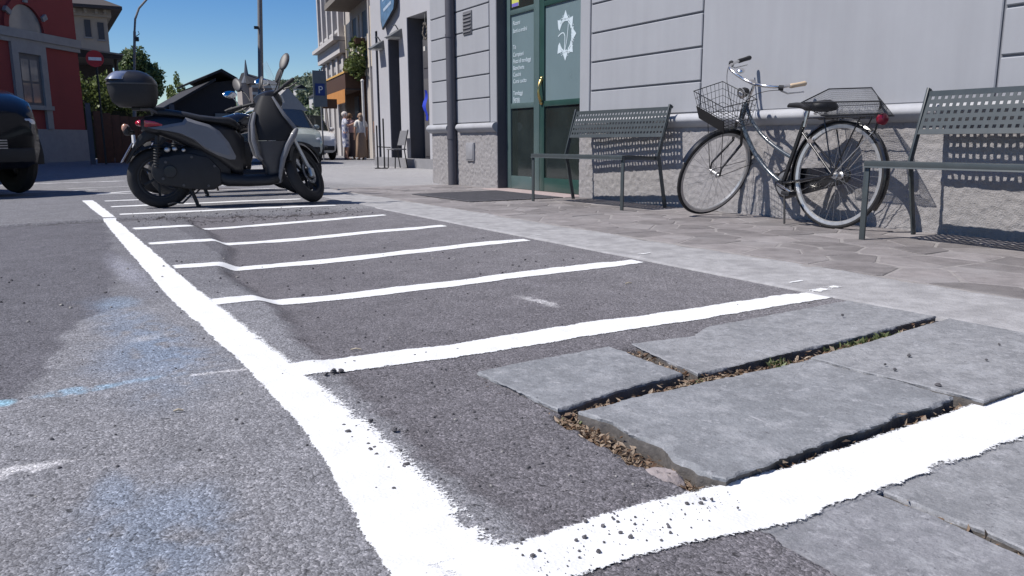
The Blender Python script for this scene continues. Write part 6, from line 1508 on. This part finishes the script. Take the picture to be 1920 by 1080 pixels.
# parking sign
ps = thing('parking_sign', 'blue parking sign on a grey panel beside the parked cars', 'sign', (8.35, 27.2, FZ))
m = MB(); m.tube([(8.42, 27.28, FZ), (8.42, 27.28, 3.0)], .03, 8); m.build('pole', POLE, ps, world=True)
m = MB(); m.box(8.15, 8.62, 27.22, 27.25, 1.75, 2.95); pn = m.build('panel', pm('panel_grey', (.15, .17, .18), .6), ps, world=True)
m = MB(); m.box(8.22, 8.55, 27.205, 27.218, 2.12, 2.52); m.build('blue_square', pm('sign_blue', (.02, .05, .20), .5), ps, world=True)
text_mesh('letter', 'P', .34, MATS['sign_white'], pn, Matrix.Translation((8.31, 27.200, 2.20)) @ Matrix.Rotation(R_(90), 4, 'X'), thick=.002)
# trees
tree('broadleaf_tree', 'dense green tree behind the scooter top box', (7.6, 75, FZ), 8.6, blobset((7.7, 75, 5.9), (2.0, 2.0, 2.5), 26, 3), 9000, .17, LEAF, 60)
tree('young_tree', 'small light green tree right of the dense tree', (9.75, 70, FZ), 6.2, blobset((9.7, 70, 4.2), (.75, .8, 1.5), 12, 5) + [((9.85, 70, 5.5), (.22, .25, .6))], 2200, .13, LEAFL, 61, .12)
for i, (x, y, r, h) in enumerate(((3.2, 62, 1.6, 4.6), (5.4, 58, 1.2, 3.4), (12.5, 66, 1.5, 3.4), (15, 72, 1.8, 4.0), (17.8, 75, 1.6, 3.6))):
    tree('shrub_tree', ('bushy green tree under the beige house eaves', 'low bush below the dense tree', 'dark bush left of the church tower', 'dark bush below the church tower', 'dark bush right of the tall pole')[i], (x, y, FZ), h, blobset((x, y, h * .6), (r, r, h * .42), 12, 20 + i), 2600, .15, (LEAFL, LEAF, LEAFD, LEAFD, LEAFD)[i], 70 + i, .12)
# barn with dark gable
bn = thing('dark_shed', 'large dark shed with a stepped gable roof in the distance', 'shed', (10.2, 55, FZ))
SHD = pm('shed_dark', (.022, .022, .026), .9, var=.2); SHR = pm('shed_roof', (.030, .029, .032), .9, var=.2)
m = MB(); m.prism([(6.9, FZ), (6.9, 2.6), (9.95, 4.35), (11.25, 4.55), (11.35, FZ)], (0, 55, 0), (1, 0, 0), (0, 0, 1), (0, 12, 0)); m.build('wall', SHD, bn, world=True)
m = MB(); m.prism([(6.3, 2.25), (6.35, 2.42), (10.05, 4.62), (10.05, 4.45)], (0, 54.6, 0), (1, 0, 0), (0, 0, 1), (0, 13, 0)); m.prism([(9.42, 4.72), (9.5, 4.62), (10.4, 5.02), (11.35, 4.5), (11.38, 4.66), (10.42, 5.2)], (0, 54.5, 0), (1, 0, 0), (0, 0, 1), (0, 13, 0)); m.build('roof', SHR, bn, world=True)
m = MB(); m.box(9.9, 10.8, 54.9, 54.99, .4, 2.4); m.build('door', pm('shed_door', (.12, .14, .15), .6), bn, world=True)
# church with spire and a banded house
ch = thing('church', 'pale church tower with a thin spire far away', 'church', (24.3, 110, FZ))
m = MB(); m.box(23.4, 25.4, 110, 113, FZ, 8.2); m.build('tower', pm('church_wall', (.30, .26, .23), .9), ch, world=True)
m = MB(); m.lathe([(.75, 0), (.32, .9), (.05, 3.0)], (24.2, 110.5, 8.2), (0, 0, 1), 8); m.build('spire', pm('spire_slate', (.08, .09, .11), .7), ch, world=True)
hs = thing('banded_house', 'house with pale bands and a dark roof beside the tall pole', 'house', (26.2, 108, FZ))
m = MB(); m.box(24.3, 27.6, 108, 116, FZ, 8.0); m.build('wall', pm('house_dark', (.11, .09, .085), .9), hs, world=True)
for z in (6.6, 7.5): m = MB(); m.box(24.25, 27.7, 107.9, 108.0, z, z + .35); m.build('band', RST, hs, world=True)
m = MB(); m.loft([[(24, 107.6, 8.0), (28, 107.6, 8.0), (28, 116.4, 8.0), (24, 116.4, 8.0)], [(24, 111, 9.6), (28, 111, 8.6), (28, 112.5, 8.6), (24, 112.5, 9.6)]]); m.build('roof', SHR, hs, world=True)
gh = thing('gabled_house', 'small house with a pale grey sloping roof behind the parked cars', 'house', (17, 62, FZ))
m = MB(); m.box(15.0, 17.6, 62, 68, FZ, 3.0); m.build('wall', pm('gable_wall', (.32, .31, .30), .9), gh, world=True); m = MB(); m.prism([(14.7, 2.9), (16.5, 4.6), (17.95, 2.9)], (0, 61.6, 0), (1, 0, 0), (0, 0, 1), (0, 7, 0)); m.build('roof', pm('gable_roof', (.30, .285, .27), .9), gh, world=True)
# ------------------------------------------------------------------ wooded hill
hx, hy = np.meshgrid(np.linspace(-60, 420, 120), np.linspace(190, 620, 70))
def hill_z(x, y): return -2 + 26 * sst(30, 110, x) * sst(190, 262, y) + 55 * sst(110, 330, x) * sst(262, 560, y) + 4 * (fbm(x / 30, y / 30, 200, 4) - .5) * sst(200, 260, y)
HILL = pm('hill_soil', (.05, .075, .032), .95, var=.3, scale=.1)
grid_mesh('hill', hx, hy, hill_z(hx, hy), HILL, kind='structure')
rng = np.random.default_rng(9); blobs = []
for i in range(900):
    x = rng.uniform(45, 190); y = rng.uniform(205, 420)
    if not (0.235 < x / y < .40): continue
    r = rng.uniform(1.6, 3.6); blobs.append(((x, y, float(hill_z(x, y)) + r * .7), (r, r, r * rng.uniform(.8, 1.3))))
fo = leaf_cloud(blobs, 52000, .75, leafmat('hill_leaf', (.075, .105, .065), (.18, .21, .13)), 'hill_forest', None, 88, world=False); fo['kind'] = 'stuff'
for i, (x, y, l) in enumerate(((73.5, 262, 'small white house standing on the wooded hillside'), (72, 240, 'pale low house at the foot of the wooded hill'))):
    t = thing('hill_house', l, 'house', (x, y, float(hill_z(x, y)))); z = float(hill_z(x, y)); m = MB(); m.box(x - 1.6, x + 1.6, y - 4, y, z - 1, z + 4.2); m.build('wall', GREYST, t, world=True); m = MB(); m.prism([(-2, 0), (0, 1.2), (2, 0)], (x, y - 4.3, z + 4.2), (1, 0, 0), (0, 0, 1), (0, 5, 0)); m.build('roof', SHR, t, world=True)
# ================================================================== PEOPLE
SKIN = pm('skin', (.42, .24, .17), .55, var=.08); HAIRB = pm('hair_brown', (.13, .075, .04), .7, var=.3, scale=30)
def skin_mesh(name, joints, edges, radii, mat, parent, root=0, sub=1):
    me = bpy.data.meshes.new(name); me.from_pydata(joints, edges, []); o = bpy.data.objects.new(name, me); COL.objects.link(o)
    md = o.modifiers.new('skin', 'SKIN'); md.use_smooth_shade = True
    for i, v in enumerate(me.skin_vertices[0].data):
        r = radii[i]; v.radius = (r, r) if not isinstance(r, tuple) else r; v.use_root = (i == root)
    sb = o.modifiers.new('sub', 'SUBSURF'); sb.levels = sub; sb.render_levels = sub
    dg = bpy.context.evaluated_depsgraph_get(); dg.update()
    m2 = bpy.data.meshes.new_from_object(o.evaluated_get(dg)); m2.name = name
    bpy.data.objects.remove(o); bpy.data.meshes.remove(me)
    m2.materials.clear(); m2.materials.append(mat)
    m2.polygons.foreach_set('use_smooth', [True] * len(m2.polygons))
    o = bpy.data.objects.new(name, m2); COL.objects.link(o); o.parent = parent
    return o
def person(label, loc, rz, h, shirt, low, hair, arms, skirt=False, longhair=False, shorts=True):
    """local: faces -y. arms: ((elbow),(hand)) for left(+x) and right(-x)"""
    t = thing('person', label, 'person', loc, rz)
    k = h / 1.70
    J = [(0, 0, .95), (0, .005, 1.12), (0, .01, 1.32), (0, .01, 1.43), (0, 0, 1.50), (0, -.015, 1.58), (0, -.01, 1.66)]
    R = [(.15, .11), (.135, .10), (.15, .10), (.10, .085), .052, .082, .066]
    E = [(0, 1), (1, 2), (2, 3), (3, 4), (4, 5), (5, 6)]
    for s, (eb, hd) in ((1, arms[0]), (-1, arms[1])):
        i = len(J); J += [(s * .18, .01, 1.40), eb, hd, tuple(np.array(hd) + (np.array(hd) - np.array(eb)) * .32)]; R += [.055, .042, .032, .03]; E += [(3, i), (i, i + 1), (i + 1, i + 2), (i + 2, i + 3)]
    for s in (1, -1):
        i = len(J); st = .04 * s; J += [(s * .095, 0, .86), (s * .10, -.01 + st * .5, .50), (s * .105, .02 + st, .09), (s * .11, -.06 + st, .04), (s * .115, -.15 + st, .03)]; R += [.088, .058, .040, .045, .033]; E += [(0, i), (i, i + 1), (i + 1, i + 2), (i + 2, i + 3), (i + 3, i + 4)]
    S = lambda P: [tuple(np.array(p) * k) for p in P]
    sr = lambda P: [tuple(np.array(p) * k) if isinstance(p, tuple) else p * k for p in P]
    skin_mesh('body', S(J), E, sr(R), SKIN, t)
    # shirt over torso and upper arms
    J2 = [(0, 0, .86), (0, .005, 1.08), (0, .01, 1.30), (0, .01, 1.42)]; R2 = [(.185, .145), (.165, .13), (.175, .125), (.115, .095)]; E2 = [(0, 1), (1, 2), (2, 3)]
    for s, (eb, hd) in ((1, arms[0]), (-1, arms[1])):
        i = len(J2); J2 += [(s * .18, .01, 1.395), tuple(np.array((s * .18, .01, 1.395)) * .25 + np.array(eb) * .75)]; R2 += [.075, .072]; E2 += [(3, i), (i, i + 1)]
    skin_mesh('shirt', S(J2), E2, sr(R2), shirt, t, root=1)
    m = MB()
    if skirt:
        prof = [(.17, 1.0), (.19, .85), (.20, .55), (.23, .12), (.21, .10)]
        m.lathe([(r * k, z * k) for r, z in prof], (0, 0, 0), (0, 0, 1), 20, cap=True); m.build('skirt', low, t, smooth=True, angle=60)
    else:
        for s in (1, -1):
            z1 = .46 if shorts else .10
            m.lathe([(.135 * k, .95 * k), (.125 * k, .80 * k), (.115 * k, (z1 + .1) * k), (.115 * k, z1 * k)], (s * .085 * k, 0, 0), (0, 0, 1), 16)
        m.build('shorts' if shorts else 'trousers', low, t, smooth=True, angle=60)
    m = MB(); m.ell((0, .012 * k, 1.625 * k), (.098 * k, .112 * k, .105 * k), 16, 10)
    if longhair: m.ell((0, .06 * k, 1.50 * k), (.09 * k, .06 * k, .15 * k), 12, 8)
    m.build('hair', hair, t, smooth=True)
    m = MB(); m.ell((0, -.105 * k, 1.575 * k), (.014 * k, .02 * k, .022 * k), 8, 6); m.build('nose', SKIN, t, smooth=True)
    for s in (1, -1):
        m = MB(); m.ell((s * .034 * k, -.092 * k, 1.60 * k), (.012 * k, .006 * k, .006 * k), 8, 6); m.build('eye', BLKM, t)
        m = MB(); m.ell((s * .10 * k, -.01 * k, 1.59 * k), (.012 * k, .024 * k, .034 * k), 8, 6); m.build('ear', SKIN, t, smooth=True)
        hd, eb = arms[0][1] if s > 0 else arms[1][1], arms[0][0] if s > 0 else arms[1][0]
        d = (Vector(hd) - Vector(eb)).normalized(); sd = d.orthogonal().normalized(); b0 = (Vector(hd) + (Vector(hd) - Vector(eb)) * .30) * k
        for q in range(5):
            m = MB(); o = sd * (.018 * (q - 1.5)) * k; ln = (.055, .075, .08, .072, .055)[q] * k
            dd = (d + d.cross(sd) * .35).normalized() if q else (d * .6 + sd * -.8).normalized()
            m.tube([b0 + o, b0 + o + d * ln * .5, b0 + o + d * ln * .5 + dd * ln * .5], [.009 * k, .008 * k, .006 * k], 6); m.build('finger', SKIN, t, smooth=True)
        m = MB(); m.ell((s * .11 * k, -.075 * k + .04 * s * k, .03 * k), (.05 * k, .13 * k, .035 * k), 10, 6); m.build('shoe', pm('shoe_dark', (.06, .05, .05), .7), t, smooth=True)
    return t
def pattern_mat(name, c1, c2, sc):
    m = pm(name, c1, .85, var=.05); nt = m.node_tree; N = nt.nodes; L = nt.links; p = N['Principled BSDF']
    tc = N.new('ShaderNodeTexCoord'); v = N.new('ShaderNodeTexVoronoi'); v.inputs['Scale'].default_value = sc; L.new(tc.outputs['Object'], v.inputs['Vector'])
    r = N.new('ShaderNodeValToRGB'); r.color_ramp.interpolation = 'CONSTANT'; r.color_ramp.elements[0].color = (*c1, 1); r.color_ramp.elements[1].color = (*c2, 1); r.color_ramp.elements[1].position = .5
    s = N.new('ShaderNodeSeparateColor'); L.new(v.outputs['Color'], s.inputs[0]); L.new(s.outputs[0], r.inputs[0]); L.new(r.outputs[0], p.inputs['Base Color']); return m
PAT = pattern_mat('patterned_cloth', (.62, .62, .66), (.20, .22, .34), 14)
hang = lambda s: ((s * .235, .03, 1.12), (s * .235, -.04, .88))
person('person in a blue and white patterned shirt and shorts beside the parked cars', (9.30, 27.45, FZ), R_(70), 1.66, PAT, PAT, pm('white_cap', (.55, .50, .47), .8), (hang(1), ((-.26, -.10, 1.20), (-.20, -.32, 1.30))))
person('person with light brown hair, white top and long tan skirt under the awning', (9.74, 27.1, FZ), R_(180), 1.60, pm('white_top', (.66, .63, .58), .85), pm('tan_skirt', (.27, .185, .13), .9), pm('hair_light', (.30, .21, .15), .7, var=.3, scale=30), (hang(1), hang(-1)), skirt=True, longhair=True)
person('person in a dark pink dress half hidden between the two others', (9.62, 27.9, FZ), R_(150), 1.62, pm('pink_top', (.36, .25, .27), .85), pm('dark_skirt', (.06, .05, .06), .9), HAIRB, (hang(1), ((-.25, -.05, 1.2), (-.2, -.28, 1.38))), skirt=True)
# ================================================================== SMALL THINGS ON THE GROUND
rng = np.random.default_rng(21)
DRY = leafmat('dry_leaf', (.13, .065, .032), (.42, .33, .24))
def leaf_litter():
    m = MB(); V = []; F = []
    def put(x, y, z, n, spread, zs_=.006, smin=.004, smax=.012):
        for _ in range(n):
            q = np.array([x + rng.normal() * spread[0], y + rng.normal() * spread[1], z + abs(rng.normal()) * zs_])
            s = rng.uniform(smin, smax); a = rng.normal(size=3); a[2] *= .45; a /= np.linalg.norm(a); b = np.cross(a, (rng.normal() * .6, rng.normal() * .6, 1)); b /= np.linalg.norm(b)
            up = np.cross(a, b) * s * rng.uniform(-.4, .4); w = rng.uniform(.18, .55); i = len(V)
            V.extend([tuple(q - a * s), tuple(q + b * s * w + up), tuple(q + a * s), tuple(q - b * s * w + up)]); F.append((i, i + 1, i + 2)); F.append((i, i + 2, i + 3))
    L = [((.905, 1.33), (.90, 1.20), 260, (.017, .016), -.020), ((.905, 1.22), (.895, 1.02), 320, (.019, .02), -.022), ((.90, 1.0), (.885, .91), 200, (.018, .02), -.022), ((.93, 1.34), (1.33, 1.375), 220, (.018, .010), -.014), ((1.33, 1.385), (1.42, 1.37), 110, (.022, .012), -.012), ((1.42, 1.375), (1.75, 1.372), 260, (.02, .011), -.014),
         ((1.75, 1.38), (2.45, 1.44), 300, (.02, .011), -.015), ((1.36, 1.42), (1.375, 1.70), 80, (.010, .02), -.014), ((1.0, .905), (1.70, .94), 60, (.02, .006), -.012), ((1.715, .94), (1.73, .89), 40, (.008, .012), -.02), ((.86, 1.5), (.885, 1.7), 26, (.012, .02), -.018), ((.87, 1.36), (.885, 1.5), 40, (.014, .02), -.02), ((1.165, .74), (1.17, .45), 24, (.005, .02), -.02)]
    for a, b, n, sp, z in L:
        for k in range(n):
            f = rng.uniform(); put(a[0] + (b[0] - a[0]) * f, a[1] + (b[1] - a[1]) * f, z, 1, sp)
    m.v = V; m.f = F; m.mi = [0] * len(F)
    o = m.build('leaf_litter', DRY, fixn=False, kind='stuff'); tag(o, 'dry brown leaves and bits lying in the joints of the grey slabs', 'leaf litter')
leaf_litter()
PEB = pm('loose_grit', (.10, .095, .10), .9, var=.4, scale=60); PEBL = pm('pale_grit', (.30, .285, .27), .9, var=.3, scale=60)
def rock(m, c, r, sq=.7):
    vs = []; fs = []; nu, nv = 6, 4
    for i in range(nv + 1):
        t = math.pi * i / nv
        for k in range(nu):
            a = 2 * math.pi * k / nu + i * .5; q = r * rng.uniform(.75, 1.25)
            vs.append((c[0] + q * math.sin(t) * math.cos(a), c[1] + q * math.sin(t) * math.sin(a), c[2] + q * sq * math.cos(t)))
    for i in range(nv):
        for k in range(nu): l = (k + 1) % nu; fs.append((i * nu + k, (i + 1) * nu + k, (i + 1) * nu + l, i * nu + l))
    m.add(vs, fs)
md, mp = MB(), MB()
for i in range(620):
    if i < 300: x = rng.uniform(-.5, 2.4); y = rng.uniform(.85, 4.2) ** 1
    elif i < 420: x = rng.uniform(.5, 1.0); y = rng.uniform(.9, 2.4)
    else: x = rng.uniform(.55, 2.3); y = 6.5 + rng.normal() * .18
    if bed_mask(np.array(x), np.array(y)) > .3 and y < 1.85: continue
    r = rng.uniform(.0015, .0042) * (1 if y < 3 else 1.7 if y < 6 else 1.9); rock(md if rng.uniform() < .75 else mp, (x, y, float(zg(x, y)) + r * .35), r)
# crumbs on the fresh paint
for i in range(170): x = rng.uniform(.52, .93); y = .86 + rng.normal() * .036; r = float(np.clip(.0009 * math.exp(rng.normal() * .75), .0006, .0042)); rock(md, (x, y, float(zg(x, y, False)) + .004 + r * .3), r)
for x, y, r in ((1.78, 1.15, .005), (1.80, 1.19, .004), (1.93, 1.21, .006), (2.2, 1.62, .006), (2.06, 1.08, .004), (1.75, 1.02, .007), (2.25, 1.15, .004)): rock(md, (x, y, .014), r)
for i in range(22): x = .497 + rng.normal() * .010 + .016 * math.sin(i); y = rng.uniform(1.25, 1.56); rock(md, (x, y, float(zg(x, y)) + .0025), float(np.clip(.0022 * math.exp(rng.normal() * .7), .001, .008)), .5)
for x, y, r in ((.585, 1.90, .010), (.56, 1.885, .007), (.605, 1.90, .008), (.56, 1.43, .007), (.535, 1.50, .006)): rock(md, (x, y, float(zg(x, y)) + .006), r)
tag(md.build('loose_grit', PEB, kind='stuff', smooth=False), 'dark grit and crumbs of asphalt scattered over the road and paint', 'grit')
tag(mp.build('pale_grit', PEBL, kind='stuff'), 'pale crumbs scattered over the asphalt', 'grit')
CHUNK = pm('pinkish_stone', (.27, .235, .232), .9, var=.25, scale=25, bump=.7, bscale=120, bdist=.004)
def chunk(label, poly, z0, z1, seed):
    rg = np.random.default_rng(seed); c = np.mean(poly, axis=0); P = []
    for i in range(len(poly)):
        a, b = np.array(poly[i]), np.array(poly[(i + 1) % len(poly)])
        for k in range(4): P.append(a + (b - a) * k / 4 + rg.normal(size=2) * .0022)
    P = np.array(P); rings = [[(x, y, z0) for x, y in P], [(x, y, z0 + (z1 - z0) * .55 + rg.normal() * .002) for x, y in P]]
    for s, h in ((.86, .85), (.6, 1.0), (.3, 1.0)):
        q = c + (P - c) * s; rings.append([(x, y, z0 + (z1 - z0) * h + rg.normal() * .0016) for x, y in q])
    m = MB(); m.loft(rings); o = m.build('stone_chunk', CHUNK, smooth=True, angle=50); tag(o, label, 'stone')
chunk('larger pale pinkish stone chunk beside the corner of the big grey slab', [(.875, 1.045), (.915, 1.035), (.922, .985), (.915, .955), (.880, .965), (.865, 1.0)], -.045, .000, 2)
chunk('smaller flat pinkish stone chunk at the white line by the big grey slab', [(.862, .945), (.895, .935), (.905, .905), (.88, .888), (.855, .90)], -.045, -.006, 3)
# weeds
WEED = leafmat('weed_leaf', (.06, .085, .03), (.20, .23, .10))
def weed(label, c, n, h, sp):
    t = thing('weed', label, 'weed', c); V = []; F = []
    for i in range(n):
        b = np.array([c[0] + rng.normal() * sp[0], c[1] + rng.normal() * sp[1], c[2] - .01]); d = np.array([rng.normal() * .7, rng.normal() * .7, 1.0]); d /= np.linalg.norm(d); L_ = h * rng.uniform(.5, 1.2); w = rng.uniform(.0022, .0055)
        s = np.cross(d, rng.normal(size=3)); s /= np.linalg.norm(s); k = len(V); mid = b + d * L_ * .6; tip = b + d * L_ + np.array([0, 0, -L_ * .15]) + s * L_ * .15
        V += [tuple(b - s * w * .3), tuple(b + s * w * .3), tuple(mid + s * w), tuple(tip), tuple(mid - s * w)]; F += [(k, k + 1, k + 2, k + 4), (k + 4, k + 2, k + 3)]
    m = MB(); m.v = V; m.f = F; m.mi = [0] * len(F); m.build('leaves', WEED, t, world=True, fixn=False)
weed('small green tuft growing in the joint of the slabs', (1.62, 1.372, -.012), 60, .040, (.014, .007))
weed('long low strip of green weeds in the joint near the pale strip', (2.07, 1.415, -.012), 190, .034, (.085, .009))
weed('dry pale sprout at the corner where three slabs meet', (1.345, 1.395, -.012), 26, .026, (.012, .007))
weed('dry straw tuft at the far left corner of the big slab', (.905, 1.325, -.02), 40, .032, (.012, .02))
for (x, y, a, l, lab) in ((.715, 2.10, .05, .030, 'pale twig lying on the dark asphalt near the first bay line'), (2.02, 2.50, .4, .03, 'short pale twig on the asphalt near the concrete strip'), (.20, 1.78, .2, .02, 'tiny pale sliver left of the thick white line')):
    m = MB(); z = float(zg(x, y)) + .004; dx, dy = math.cos(a - .5) * l / 2, math.sin(a - .5) * l / 2
    m.tube([(x - dx, y - dy, z), (x, y, z + .003), (x + dx, y + dy, z)], [.0022, .003, .002], 6); tag(m.build('twig', pm('twig', (.42, .36, .27), .8)), lab, 'twig')
